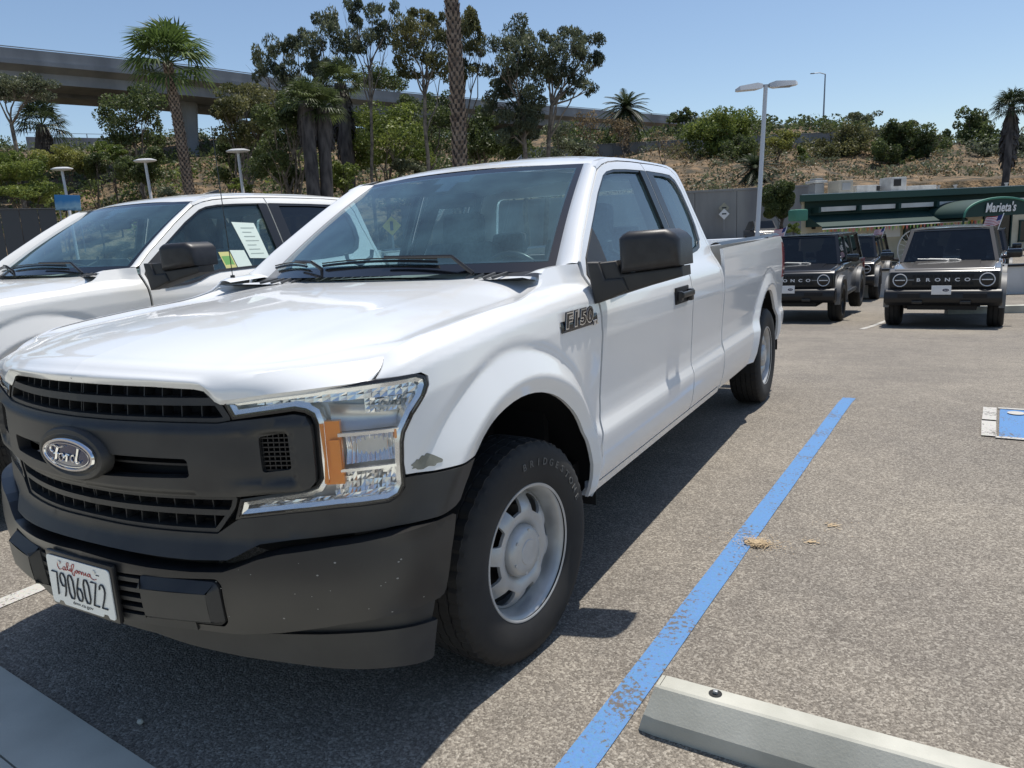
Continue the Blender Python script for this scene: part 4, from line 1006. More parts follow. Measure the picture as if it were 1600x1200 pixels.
        # plate characters drawn as embossed strokes
        G = {'7': [[(0, 1), (.62, 1), (.5, .45), (.42, 0)]], '9': [[(.6, .62), (.45, .45), (.15, .45), (0, .62), (0, .85), (.15, 1), (.45, 1), (.6, .85), (.6, .62), (.52, .3), (.3, 0)]],
             '0': [[(.15, 0), (.45, 0), (.6, .2), (.6, .8), (.45, 1), (.15, 1), (0, .8), (0, .2), (.15, 0)]], '6': [[(.42, 1), (.12, .6), (0, .32), (.02, .15), (.15, 0), (.45, 0), (.6, .16), (.6, .36), (.45, .52), (.18, .52), (.03, .38)]],
             'Z': [[(0, 1), (.6, 1), (.02, 0), (.62, 0)]], '2': [[(0, .78), (.06, .93), (.2, 1), (.42, 1), (.58, .88), (.58, .7), (.4, .42), (.02, 0), (.62, 0)]]}
        b = MB()
        for i, ch in enumerate('79060Z2'):
            x0 = -.132+i*.0385
            for stx in G[ch]: b.tube([(x0+px*.0415, yp-.0018, zp-.046+pz*.072) for px, pz in stx], .0025, 5)
        b.build('plate_number', MT['ink'], lp, 50)
        b = MB()
        def st(pts, w=.0011):
            Q = catmull(np.array(pts, float), 6); b.tube([(q[0], yp-.001, zp+q[1]) for q in Q], w, 4)
        x = -.095
        st([(x+.018, .062), (x+.006, .064), (x-.002, .050), (x+.006, .038), (x+.020, .042)])                                                       # C
        st([(x+.034, .050), (x+.026, .048), (x+.024, .040), (x+.032, .040), (x+.036, .050), (x+.038, .040), (x+.044, .042)])                            # a
        st([(x+.044, .042), (x+.054, .066), (x+.050, .066), (x+.048, .044), (x+.056, .041)])                                                      # l
        st([(x+.056, .041), (x+.062, .050), (x+.062, .041), (x+.070, .043)]); st([(x+.063, .057), (x+.064, .058)])                                        # i
        st([(x+.070, .043), (x+.082, .066), (x+.078, .066), (x+.074, .030), (x+.078, .030), (x+.080, .042), (x+.088, .044)])                            # f
        st([(x+.092, .050), (x+.086, .045), (x+.090, .040), (x+.097, .044), (x+.094, .050), (x+.102, .048)])                                         # o
        st([(x+.102, .048), (x+.104, .040), (x+.107, .050), (x+.114, .048)])                                                                    # r
        st([(x+.114, .048), (x+.116, .040), (x+.121, .050), (x+.126, .048), (x+.126, .040), (x+.132, .043)])                                         # n
        st([(x+.132, .043), (x+.137, .050), (x+.137, .041), (x+.144, .043)])                                                                    # i
        st([(x+.156, .049), (x+.148, .049), (x+.146, .041), (x+.153, .041), (x+.158, .050), (x+.160, .040), (x+.176, .036), (x+.186, .040)])
        b.build('plate_state_name', MT['red_ink'], lp, 50)
        text_on('plate_web_line', 'dmv.ca.gov', .015, (0, yp-.0006, zp-.0605), (1, 0, 0), (0, 0, 1), MT['ink'], lp, sx=1.5, height=.0002)
        b = MB()
        for x in (-.085, .085): b.add(*[([(x+.006*math.cos(a), yp-r, zp+.060+.006*math.sin(a)) for r in (.0005, .003) for a in np.linspace(0, 6.283, 10, endpoint=False)]), [(i, (i+1) % 10, (i+1) % 10+10, i+10) for i in range(10)]+[tuple(range(10, 20))]])
        b.build('plate_screw', MT['brake_grey'], lp, 0)
        b = MB(); b.box((.098, yp-.0008, zp+.052), (.014, .0008, .003)); b.build('plate_mark', MT['ink'], lp, 0)
        # fender badge
        nn = Vector((1, 0, 0))
        def sp(s, z, e): return Vector(side_pt(s, z, e))
        b = MB(); V, F = grid(lambda u, v: sp(.235+u*.315, 1.100+v*.040, .004+.004*math.sin(math.pi*u)**.3*math.sin(math.pi*v)**.3), 20, 6); b.add(V, F); fb = b.build('model_badge', MT['gloss_black'], T, 40)
        o = sp(.378, 1.137, .0095)
        for bold, h, m_ in ((.0075, 0, 'gloss_black'), (.0045, .0022, 'chrome'), (.0004, .0036, 'gloss_black')):
            text_on('badge_lettering', 'F150', .072, o+Vector((h, 0, 0)), (0, 1, 0), (0, 0, 1), MT[m_], fb, sx=1.55, height=.0012, shear=.12, bold=bold, spacing=1.12)
        o = sp(.515, 1.108, .012); text_on('badge_lettering', 'XL', .026, o, (0, 1, 0), (0, 0, 1), MT['chrome'], fb, sx=1.5, height=.002, bold=.0006)
        # paint chip on the fender corner
        co = smooth_loop([(-.592, .862), (-.580, .868), (-.573, .874), (-.566, .872), (-.556, .880), (-.547, .878), (-.539, .883), (-.520, .874), (-.508, .866), (-.497, .858), (-.501, .851), (-.515, .851), (-.523, .845), (-.540, .848), (-.556, .843), (-.572, .845), (-.578, .850), (-.590, .851), (-.585, .856)], 3)
        panel('paint_chip', co, lambda s, z, e=0: side_pt(s, z, e+.0012), MT['primer'], T, res=.008, bres=.004, lip=.001)
        # antenna on the passenger-side fender
        a = side_pt(.42, 1.30, -.03); a = Vector((-a[0], a[1], a[2]-.0)); b = MB(); b.tube([a, a+Vector((0, 0, .03))], [.014, .010], 8); b.tube([a+Vector((0, 0, .03)), a+Vector((-.02, .0, .72))], .0022, 5); b.build('antenna', MT['trim'], T)
def side_lamp(s, z, extra=0.0):
    return front_pt(s, z, extra)
MT['brake_grey'] = mat('lamp_grey', (.62, .62, .61), .35, .35)
MT['chip'] = mat('pale_chip', (.30, .29, .27), .7)
MT['satin'] = mat('satin_reflector', (.62, .62, .61), .32, .7)
# ================================================================ setting
FH = Vector((CF[0], CF[1], 0)).normalized(); RH = Vector((FH.y, -FH.x, 0))
C0 = Vector(CAM)
def uv_of(p): d = Vector((p[0], p[1], 0))-Vector((C0.x, C0.y, 0)); return d.dot(RH), d.dot(FH)
def atz(px, py, z):
    d = Vector(CF + (px-800)/FPX*CR - (py-600)/FPX*CU); return C0+d*((z-C0.z)/d.z)
def onplane(px, py, p0, n):
    d = Vector(CF + (px-800)/FPX*CR - (py-600)/FPX*CU); n = Vector(n); return C0+d*((Vector(p0)-C0).dot(n)/d.dot(n))
def hz(u, v):
    """Height of the hillside beyond the lot (u to the right of the view, v along it)."""
    k = smooth(-22, 8, u)
    zl = np.interp(v, [54, 62, 72, 80, 95, 104, 112, 130, 170, 400], [.0, 3.0, 6.8, 9.2, 13.5, 16.2, 17.0, 17.0, 15.0, 8.0])
    zr = np.interp(v, [60.2, 60.6, 72, 80, 92, 99, 104, 112, 125, 170, 400], [.6, 4.0, 5.7, 7.2, 9.8, 10.4, 12.8, 15.0, 15.2, 13.0, 8.0])
    z = zl*(1-k)+zr*k
    zr2 = np.interp(v, [60.2, 60.6, 72, 80, 92, 99, 104, 112, 170, 400], [.6, 3.6, 4.8, 5.8, 7.2, 7.6, 9.6, 10.2, 10.0, 8.0]); k2 = smooth(48, 62, u); z = z*(1-k2)+zr2*k2
    n = .55*math.sin(u*.23+v*.11)+.35*math.sin(u*.51-v*.37+1)+.18*math.sin(u*1.3+v*.9)
    return float(z+n*smooth(62, 72, v))
def hzp(p): u, v = uv_of(p); return hz(u, v) if v > 60.4 or (v > 54 and u < -8) else gz(p[0], p[1])

# ---- materials of the setting
def asphalt_mat():
    m = mat('asphalt', (.17, .155, .14), .88, spec=.3); n, l, b = nodes(m); tc = n.new('ShaderNodeTexCoord'); o = tc.outputs['Object']
    def vor(sc, f='F1'):
        v = n.new('ShaderNodeTexVoronoi'); v.inputs['Scale'].default_value = sc; v.inputs['Randomness'].default_value = 1; l.new(o, v.inputs['Vector']); return v
    def noise(sc, d=4, r=.5):
        v = n.new('ShaderNodeTexNoise'); v.inputs['Scale'].default_value = sc; v.inputs['Detail'].default_value = d; v.inputs['Roughness'].default_value = r; l.new(o, v.inputs['Vector']); return v
    v1 = vor(130); v2 = vor(240)
    def ramp(src, els):
        r = n.new('ShaderNodeValToRGB'); e = r.color_ramp.elements
        for i, (p, c) in enumerate(els):
            q = e[i] if i < 2 else e.new(p); q.position = p; q.color = (*c, 1)
        l.new(src, r.inputs[0]); return r.outputs[0]
    sep = n.new('ShaderNodeSeparateColor'); l.new(v1.outputs['Color'], sep.inputs[0])
    stone = ramp(sep.outputs[0], [(0, (.15, .128, .108)), (1, (.50, .45, .39)), (.35, (.19, .163, .138)), (.62, (.27, .234, .20)), (.84, (.40, .352, .30))])
    sep2 = n.new('ShaderNodeSeparateColor'); l.new(v2.outputs['Color'], sep2.inputs[0])
    stone2 = ramp(sep2.outputs[1], [(0, (.07, .060, .050)), (1, (.44, .39, .335)), (.5, (.20, .172, .148))])
    mx = n.new('ShaderNodeMixRGB'); mx.inputs[0].default_value = .40; l.new(stone, mx.inputs[1]); l.new(stone2, mx.inputs[2])
    big = noise(.42, 8, .68); bigc = ramp(big.outputs['Fac'], [(.3, (.70, .72, .73)), (.7, (1.11, 1.13, 1.09))])
    m2 = n.new('ShaderNodeMixRGB'); m2.blend_type = 'MULTIPLY'; m2.inputs[0].default_value = 1; l.new(mx.outputs[0], m2.inputs[1]); l.new(bigc, m2.inputs[2])
    mid = noise(5, 6, .7); midc = ramp(mid.outputs['Fac'], [(.35, (.88, .88, .88)), (.65, (1.07, 1.07, 1.06))])
    m3 = n.new('ShaderNodeMixRGB'); m3.blend_type = 'MULTIPLY'; m3.inputs[0].default_value = 1; l.new(m2.outputs[0], m3.inputs[1]); l.new(midc, m3.inputs[2])
    l.new(m3.outputs[0], b.inputs['Base Color'])
    bp = n.new('ShaderNodeBump'); bp.inputs['Strength'].default_value = .75; bp.inputs['Distance'].default_value = .004; l.new(v1.outputs['Distance'], bp.inputs['Height']); bp.invert = True
    l.new(bp.outputs[0], b.inputs['Normal']); return m
def worn_paint(name, col, wear=.5, base=(.16, .145, .13)):
    m = mat(name, col, .7, spec=.3); n, l, b = nodes(m); tc = n.new('ShaderNodeTexCoord')
    t = n.new('ShaderNodeTexNoise'); t.inputs['Scale'].default_value = 55; t.inputs['Detail'].default_value = 5; t.inputs['Roughness'].default_value = .7; l.new(tc.outputs['Object'], t.inputs['Vector'])
    t2 = n.new('ShaderNodeTexNoise'); t2.inputs['Scale'].default_value = 3.5; t2.inputs['Detail'].default_value = 3; l.new(tc.outputs['Object'], t2.inputs['Vector'])
    ad = n.new('ShaderNodeMath'); ad.operation = 'MULTIPLY_ADD'; ad.inputs[1].default_value = .55; l.new(t2.outputs['Fac'], ad.inputs[0]); l.new(t.outputs['Fac'], ad.inputs[2])
    r = n.new('ShaderNodeValToRGB'); r.color_ramp.elements[0].position = wear-.015+.16; r.color_ramp.elements[1].position = wear+.05+.16
    r.color_ramp.elements[0].color = (*base, 1); r.color_ramp.elements[1].color = (*col, 1); l.new(ad.outputs[0], r.inputs[0])
    t3 = n.new('ShaderNodeTexNoise'); t3.inputs['Scale'].default_value = 120; l.new(tc.outputs['Object'], t3.inputs['Vector'])
    mm = n.new('ShaderNodeMixRGB'); mm.blend_type = 'MULTIPLY'; mm.inputs[0].default_value = .35; l.new(r.outputs[0], mm.inputs[1]); l.new(t3.outputs['Color'], mm.inputs[2])
    l.new(mm.outputs[0], b.inputs['Base Color'])
    bp = n.new('ShaderNodeBump'); bp.inputs['Strength'].default_value = .6; bp.inputs['Distance'].default_value = .004; l.new(t.outputs['Fac'], bp.inputs['Height']); l.new(bp.outputs[0], b.inputs['Normal']); return m
MT['asphalt'] = asphalt_mat()
MT['blue_line'] = worn_paint('blue_marking_paint', (.125, .285, .56), .50)
MT['white_line'] = worn_paint('white_marking_paint', (.60, .58, .53), .50)
MT['concrete'] = vary(mat('pale_concrete', (.42, .43, .39), .85), (.50, .485, .41), (.62, .60, .51), 3, 6, bump=.25, bscale=120, bdist=.002)
MT['stopc'] = vary(mat('cast_concrete', (.46, .45, .39), .85), (.38, .375, .32), (.54, .53, .46), 4, 8, bump=.35, bscale=140, bdist=.002)
MT['wallc'] = vary(mat('weathered_wall_concrete', (.22, .22, .22), .9), (.17, .17, .175), (.27, .27, .26), .5, 6, bump=.3, bscale=8, bdist=.02, stretch=(1, 1, .25))
MT['bridge'] = vary(mat('bridge_concrete', (.20, .205, .21), .9), (.19, .195, .205), (.30, .305, .315), .35, 7, bump=.3, bscale=4, bdist=.03, stretch=(1, 1, .4))
MT['hill'] = vary(mat('dry_hillside', (.3, .22, .13), .95), (.055, .048, .030), (.27, .18, .10), .9, 12, lo=.38, hi=.66, bump=1.0, bscale=5, bdist=.25)
MT['pole'] = mat('white_pole_paint', (.62, .63, .64), .4)
MT['galv'] = mat('galvanised_steel', (.30, .31, .32), .5, .5)
MT['cream_wall'] = vary(mat('cream_stucco', (.55, .50, .38), .9), (.50, .455, .34), (.60, .55, .43), 2, 4)
MT['green'] = mat('dark_green_canvas', (.005, .035, .030), .7)
MT['green_edge'] = mat('green_piping', (.05, .20, .14), .6)
MT['green_band'] = mat('green_fascia', (.012, .055, .042), .6)
MT['whitew'] = vary(mat('white_wall_paint', (.66, .65, .62), .8), (.58, .57, .54), (.70, .69, .66), 1.5, 5)
MT['window'] = glass('window_glass', (.2, .24, .25), .5, .02, .02)
MT['dark_room'] = mat('dark_interior', (.02, .02, .02), .9)
MT['bin'] = mat('blue_bin', (.012, .03, .16), .5)
MT['flag_red'] = mat('flag_red', (.42, .02, .03), .8); MT['flag_white'] = mat('flag_white', (.7, .7, .7), .8); MT['flag_blue'] = mat('flag_blue', (.02, .03, .14), .8)
def leafmat(name, c1, c2, scale=.7):
    m = bpy.data.materials.new(name); m.use_nodes = True; n = m.node_tree.nodes; l = m.node_tree.links; n.clear()
    tc = n.new('ShaderNodeTexCoord'); t = n.new('ShaderNodeTexNoise'); t.inputs['Scale'].default_value = scale; t.inputs['Detail'].default_value = 5; l.new(tc.outputs['Object'], t.inputs['Vector'])
    r = n.new('ShaderNodeValToRGB'); r.color_ramp.elements[0].position = .36; r.color_ramp.elements[1].position = .64; r.color_ramp.elements[0].color = (*c1, 1); r.color_ramp.elements[1].color = (*c2, 1); l.new(t.outputs['Fac'], r.inputs[0])
    d = n.new('ShaderNodeBsdfPrincipled'); d.inputs['Roughness'].default_value = .5; d.inputs['Specular IOR Level'].default_value = .35; l.new(r.outputs[0], d.inputs['Base Color'])
    tr = n.new('ShaderNodeBsdfTranslucent'); l.new(r.outputs[0], tr.inputs[0])
    mx = n.new('ShaderNodeMixShader'); mx.inputs[0].default_value = .42; l.new(d.outputs[0], mx.inputs[1]); l.new(tr.outputs[0], mx.inputs[2])
    o = n.new('ShaderNodeOutputMaterial'); l.new(mx.outputs[0], o.inputs[0]); return m
MT['euc'] = leafmat('eucalyptus_leaf', (.050, .068, .044), (.15, .17, .095))
MT['euc_olive'] = leafmat('olive_eucalyptus_leaf', (.065, .075, .028), (.19, .185, .075))
MT['oak'] = leafmat('dark_green_leaf', (.042, .062, .024), (.13, .165, .055))
MT['lime'] = leafmat('light_green_leaf', (.085, .125, .028), (.23, .275, .065))
MT['yellowg'] = leafmat('yellow_green_leaf', (.12, .14, .035), (.31, .31, .085))
MT['greyg'] = leafmat('grey_green_leaf', (.065, .08, .052), (.17, .19, .105))
MT['dry'] = leafmat('dry_leaf', (.10, .075, .04), (.24, .18, .10))
MT['palm'] = leafmat('palm_leaf', (.05, .085, .022), (.13, .19, .05))
MT['palm_dark'] = leafmat('date_palm_leaf', (.022, .036, .018), (.065, .085, .035))
MT['bark'] = vary(mat('pale_bark', (.2, .16, .12), .9), (.09, .075, .06), (.24, .20, .155), 3, 6, bump=.5, bscale=20, bdist=.03)
MT['bark_dark'] = vary(mat('dark_bark', (.09, .07, .055), .95), (.05, .04, .032), (.13, .105, .08), 3, 6, bump=.6, bscale=15, bdist=.04)
MT['boot'] = vary(mat('palm_boots', (.22, .16, .12), .9), (.10, .07, .055), (.34, .27, .21), 6, 5, lo=.3, hi=.7)
MT['skirt'] = vary(mat('palm_skirt', (.07, .06, .055), .95), (.032, .028, .027), (.10, .088, .08), 4, 6, stretch=(1, 1, .2))

# ---- lot
def ground_sheet():
    xs = [-420, -200, -100, -60, -40, -25, -15, -10, -6, -3, 0, 3, 6, 10, 15, 25, 40, 60, 100, 200, 420]
    ys = [-300, -100, -40, -20, -10, -5, 0, 4.3, 5, 6, 8, 10, 12, 14, 15.5, 17, 19, 22, 25, 30, 35, 42, 50, 60, 70, 80, 90, 140, 400, 1200, 2500]
    V = [(x, y, gz(x, y)) for y in ys for x in xs]; n = len(xs); F = [(j*n+i, j*n+i+1, j*n+n+i+1, j*n+n+i) for j in range(len(ys)-1) for i in range(n-1)]
    o = mesh('asphalt', V, F, MT['asphalt'], None, 60); _props(o, kind='structure')
    us = np.concatenate([np.linspace(-190, 190, 150)]); vs = np.concatenate([[54, 57, 60.2, 60.6], np.linspace(62, 130, 60), [150, 200, 300, 420]])
    V = []
    for v in vs:
        for u in us:
            p = C0+RH*u+FH*v; z = hz(u, v)
            if v < 60.5: z = min(z, gz(p.x, p.y)-.3) if u > -8 else z
            V.append((p.x, p.y, z))
    n = len(us); F = [(j*n+i, j*n+i+1, j*n+n+i+1, j*n+n+i) for j in range(len(vs)-1) for i in range(n-1)]
    h = mesh('hillside', V, F, MT['hill'], None, 80); _props(h, kind='structure')
ground_sheet()
def marking(name, poly, z, m, label=None):
    V = [(x, y, gz(x, y)+z) for x, y in poly]; o = mesh(name, V, [tuple(range(len(V)))], m, None, 0); return _props(o, kind='structure')
# long line split so it follows the grade
def line(name, a, b, w, m, z=.004):
    a = np.array(a, float); b = np.array(b, float); d = (b-a)/np.linalg.norm(b-a); nn = np.array([-d[1], d[0]])*w/2; k = max(2, int(np.linalg.norm(b-a)/.25)+1); V = []; F = []
    rr = random.Random(int(a[0]*100))
    for i in range(k):
        p = a+(b-a)*i/(k-1); j = rr.uniform(-.004, .004)
        for q in (p-nn*(1+j*8), p+nn*(1-j*8)): V.append((q[0], q[1], gz(q[0], q[1])+z))
    for i in range(k-1): F.append((2*i, 2*i+2, 2*i+3, 2*i+1))
    return _props(mesh(name, V, F, m, None, 0), kind='structure')
line('parking_line', (1.290, -1.1), (1.572, 4.50), .098, MT['blue_line'])
line('parking_line', (-1.34, -1.0), (-1.28, 4.6), .10, MT['white_line'])
# accessible-parking square: blue field, white border, figure strokes
sq = (2.50, 3.44); X0, Y0 = 2.55, 3.50
marking('accessible_square', [(X0, Y0), (X0+1.3, Y0-.06), (X0+1.36, Y0+.80), (X0+.06, Y0+.86)], .004, MT['blue_line'])
line('square_border', (X0-.055, Y0), (X0-.035, Y0+.42), .085, MT['white_line'], .009); line('square_border', (X0-.03, Y0+.46), (X0+.0, Y0+.88), .085, MT['white_line'], .009)
line('square_border', (X0-.02, Y0-.012), (X0+1.3, Y0-.075), .045, MT['white_line'], .009); line('square_border', (X0+.05, Y0+.875), (X0+1.36, Y0+.815), .045, MT['white_line'], .009)
line('square_figure', (X0+.26, Y0+.71), (X0+.66, Y0+.66), .055, MT['white_line'], .009); line('square_figure', (X0+.665, Y0+.69), (X0+.72, Y0+.36), .055, MT['white_line'], .0093); line('square_figure', (X0+.72, Y0+.39), (X0+1.0, Y0+.30), .055, MT['white_line'], .0096); line('square_figure', (X0+.43, Y0+.69), (X0+.47, Y0+.48), .045, MT['white_line'], .0099)
marking('square_figure', [(X0+.15+.055*math.cos(t), Y0+.72+.055*math.sin(t)) for t in np.linspace(0, 6.283, 20, endpoint=False)], .009, MT['white_line'])
V = []
for t in np.linspace(R(110), R(345), 30):
    for r_ in (.235, .285): x, y = X0+.60+r_*math.cos(t), Y0+.36+r_*math.sin(t); V.append((x, y, gz(x, y)+.0102))
_props(mesh('square_figure', V, [(2*i, 2*i+1, 2*i+3, 2*i+2) for i in range(29)], MT['white_line'], None, 0), kind='structure')
# bay lines among the far vehicles
for a, b in ((((1.05, 12.9)), ((1.5, 16.5))), ((4.45, 12.9), (4.9, 17.5)), ((5.3, 13.2), (5.55, 16.6))): line('parking_line', a, b, .10, MT['white_line'])
# stains on the asphalt: pale tan spill, oil and dried patches
MT['spill'] = mat('tan_spill', (.44, .33, .20), .9); MT['oil'] = mat('oil_stain', (.07, .065, .06), .7)
def blot(name, c, r, m, seed, z=.0075, n=40, speck=60, spread=1.8, label=None, cat='stain'):
    rr = random.Random(seed); b = MB()
    def blob(cx, cy, rad, k):
        P = [(cx+rad*(1+.35*math.sin(3*t+seed)+.25*rr.uniform(-1, 1))*math.cos(t), cy+rad*.6*(1+.3*math.sin(2*t)+.25*rr.uniform(-1, 1))*math.sin(t)) for t in np.linspace(0, 6.283, k, endpoint=False)]
        b.add([(x, y, gz(x, y)+z+getattr(blob, 'k', 0)*.00001) for x, y in P], [tuple(range(k))])
    for i in range(speck*6):
        a = rr.uniform(0, 6.283); d = abs(rr.gauss(0, .55))*r*spread; blob.k = getattr(blob, 'k', 0)+1; blob(c[0]+d*math.cos(a), c[1]+d*math.sin(a)*.7, rr.uniform(.0012, .0045)+.006*max(0, 1-d/r), 6)
    o = b.build(name, m, None, 0); _props(o, kind='stuff'); return o
p = atz(1182, 851, 0); blot('spill_stain', (p.x, p.y), .075, MT['spill'], 3, speck=160)
p = atz(1268, 848, 0); blot('spill_stain', (p.x, p.y), .05, MT['spill'], 5, speck=8, z=.006)
p = atz(1300, 822, 0); blot('spill_stain', (p.x, p.y), .07, MT['spill'], 8, speck=8, z=.006)
# pebble in the shade of the bumper
b = MB(); p = atz(219, 1128, .01); V, F = lathe([(0.0005, .010), (.007, .008), (.010, .0), (.006, -.006), (.0005, -.007)], 9, 'z'); b.add([(p.x+v[0]*1.2, p.y+v[1], .010+v[2]*(1+.2*v[0]/.01)) for v in V], F)
_props(b.build('pebble', MT['stopc'], None, 60), 'small pale pebble lying on the shaded asphalt before the licence plate', 'pebble')
# concrete walk in front of the trucks, two slabs with a joint
d = Vector((.995, -.097, 0)); nrm = Vector((-.097, -.995, 0)); o0 = Vector((-.771, -.889, 0))
def slab(name, a0, a1, b0, b1, h=.014):
    V = []; 
    for z in (-.1, h):
        for a, b_ in ((a0, b0), (a1, b0), (a1, b1), (a0, b1)): q = o0+d*a+nrm*b_; V.append((q.x, q.y, z))
    bm = MB(); bm.add(V, [(0, 1, 2, 3), (7, 6, 5, 4), (4, 5, 1, 0), (5, 6, 2, 1), (6, 7, 3, 2), (7, 4, 0, 3)]); return bm.build(name, MT['concrete'], None, 0)
for a0, a1 in ((-9, -3.01), (-3, 2.19), (2.2, 8)):
    _props(slab('kerb_slab', a0, a1, 0, .213), kind='structure'); _props(slab('kerb_slab', a0, a1, .219, 1.6), kind='structure')
# wheel stop
def wheel_stop():
    prof = [(-.080, .0), (-.083, .030), (-.081, .056), (-.036, .128), (-.028, .132), (.028, .132), (.034, .128), (.081, .056), (.083, .03), (.080, 0)]
    a = np.array([1.425, -.165]); L = 1.8; V = []; F = []; ux = np.array([math.cos(R(-2)), math.sin(R(-2))]); uy = np.array([-ux[1], ux[0]])
    st = [(0, .0), (.010, .35), (.055, 1), (.10, 1)]
    xs = [0, .012, .05, .3, .6, .9, 1.2, 1.5, 1.75, 1.788, 1.8]
    for x in xs:
        e = min(x, L-x); k = min(1, e/.05); 
        for (y, z) in prof:
            zz = z if z < .035 else .03+(z-.03)*(.35+.65*k) if 0 else z
            xx = x + (z*.30 if x < .03 else (-z*.30 if x > L-.03 else 0))
            yy = y*(.93+.07*k); q = a+ux*xx+uy*yy; V.append((q[0], q[1], zz))
    n = len(prof)
    for i in range(len(xs)-1):
        for j in range(n-1): F.append((i*n+j, i*n+j+1, (i+1)*n+j+1, (i+1)*n+j))
    F.append(tuple(reversed(range(n)))); F.append(tuple((len(xs)-1)*n+j for j in range(n)))
    b = MB(); b.add(V, F); o = b.build('wheel_stop', MT['stopc'], None, 18); _props(o, 'pale concrete wheel stop lying beside the blue parking line', 'wheel stop')
    c = a+ux*.205+uy*.004; h = MB(); h.add(*lathe([(.019, .0), (.015, -.0005), (.013, -.006)], 14, 'z')); V = [(c[0]+v[0], c[1]+v[1], .1335+v[2]) for v in h.v]; m_ = MB(); m_.add(V, h.f); m_.add([(c[0]+.0155*math.cos(t), c[1]+.0155*math.sin(t), .1328) for t in np.linspace(0, 6.283, 14, endpoint=False)], [tuple(range(14))]); m_.build('anchor_hole', MT['black'], o, 30)
    m_ = MB(); m_.bbox((c[0], c[1], .137), (.014, .012, .012), .004); m_.build('anchor_pin', MT['galv'], o, 40)
wheel_stop()
our = pickup('pickup_truck', 'white work pickup with black nose, steel wheels and a scraped patch beside its headlamp', 'white')
MT['print_grey'] = mat('grey_print', (.35, .42, .38), .7)
nb = pickup('pickup_truck', 'warm white pickup in the next bay with papers taped inside its side window', 'cream', full=False)
nb.location = (-3.22, .34, .05); nb.rotation_euler = (0, 0, R(.3))
# papers taped inside the second pickup's side window
def paper(nm, pts, m, off, par=None, lines=None):
    V, F = panel_geo(pts, lambda s, z, e=0: side_pt(s, z, e+off), res=.1, lip=0); o = mesh(nm, V, F, m, nb, 0)
    return o
paper('window_paper', [(1.53, 1.34), (1.72, 1.33), (1.70, 1.60), (1.49, 1.61)], MT['paper'], -.011)
for k in range(7):
    z = 1.37+k*.032; paper('paper_line', [(1.555, z), (1.68-.02*(k % 3), z-.002), (1.68-.02*(k % 3), z+.004), (1.553, z+.006)], MT['print_grey'], -.010)
paper('window_paper', [(1.28, 1.275), (1.38, 1.275), (1.365, 1.395), (1.265, 1.395)], MT['paper_yellow'], -.011)
paper('window_paper', [(1.29, 1.285), (1.37, 1.285), (1.358, 1.365), (1.278, 1.365)], MT['paper_green'], -.010)
paper('window_paper', [(1.385, 1.27), (1.52, 1.268), (1.50, 1.40), (1.37, 1.405)], MT['paper'], -.009)

# the second pickup has the longer four-door cab: lengthen everything behind its front door
def _longer(o):
    for c in o.children:
        if c.type == 'EMPTY' and c.name.startswith('wheel'):
            if c.location.y > 2: c.location.y += .45
            continue
        if c.type == 'MESH' and c.data.users == 1:
            for v in c.data.vertices:
                if v.co.y > 2.0: v.co.y = 2.0+(v.co.y-2.0)*1.9 if v.co.y < 2.5 else v.co.y+.45
        _longer(c)
_longer(nb)
# ================================================================ other vehicles
def frus(b, lo, hi):
    """Frustum between two rectangles (x0,x1,y0,y1,z)."""
    V = []
    for x0, x1, y0, y1, z in (lo, hi): V += [(x0, y0, z), (x1, y0, z), (x1, y1, z), (x0, y1, z)]
    return b.add(V, [(3, 2, 1, 0), (4, 5, 6, 7), (0, 1, 5, 4), (1, 2, 6, 5), (2, 3, 7, 6), (3, 0, 4, 7)])
def prism(b, prof, x0, x1, bevel=0):
    """Side profile (y,z) extruded from x0 to x1."""
    n = len(prof); V = [(x0, y, z) for y, z in prof]+[(x1, y, z) for y, z in prof]
    F = [tuple(range(n)), tuple(reversed(range(n, 2*n)))]+[((i+1) % n, i, i+n, (i+1) % n+n) for i in range(n)]
    if bevel:
        bm = bmesh.new(); vs = [bm.verts.new(v) for v in V]
        for f in F: bm.faces.new([vs[i] for i in f])
        bmesh.ops.recalc_face_normals(bm, faces=bm.faces)
        bmesh.ops.bevel(bm, geom=[e for e in bm.edges if e.calc_face_angle(0) > .35], offset=bevel, segments=3, affect='EDGES', profile=.6, clamp_overlap=True)
        bm.verts.index_update(); V = [v.co[:] for v in bm.verts]; F = [[v.index for v in f.verts] for f in bm.faces]; bm.free()
    return b.add(V, F)
SW = {}
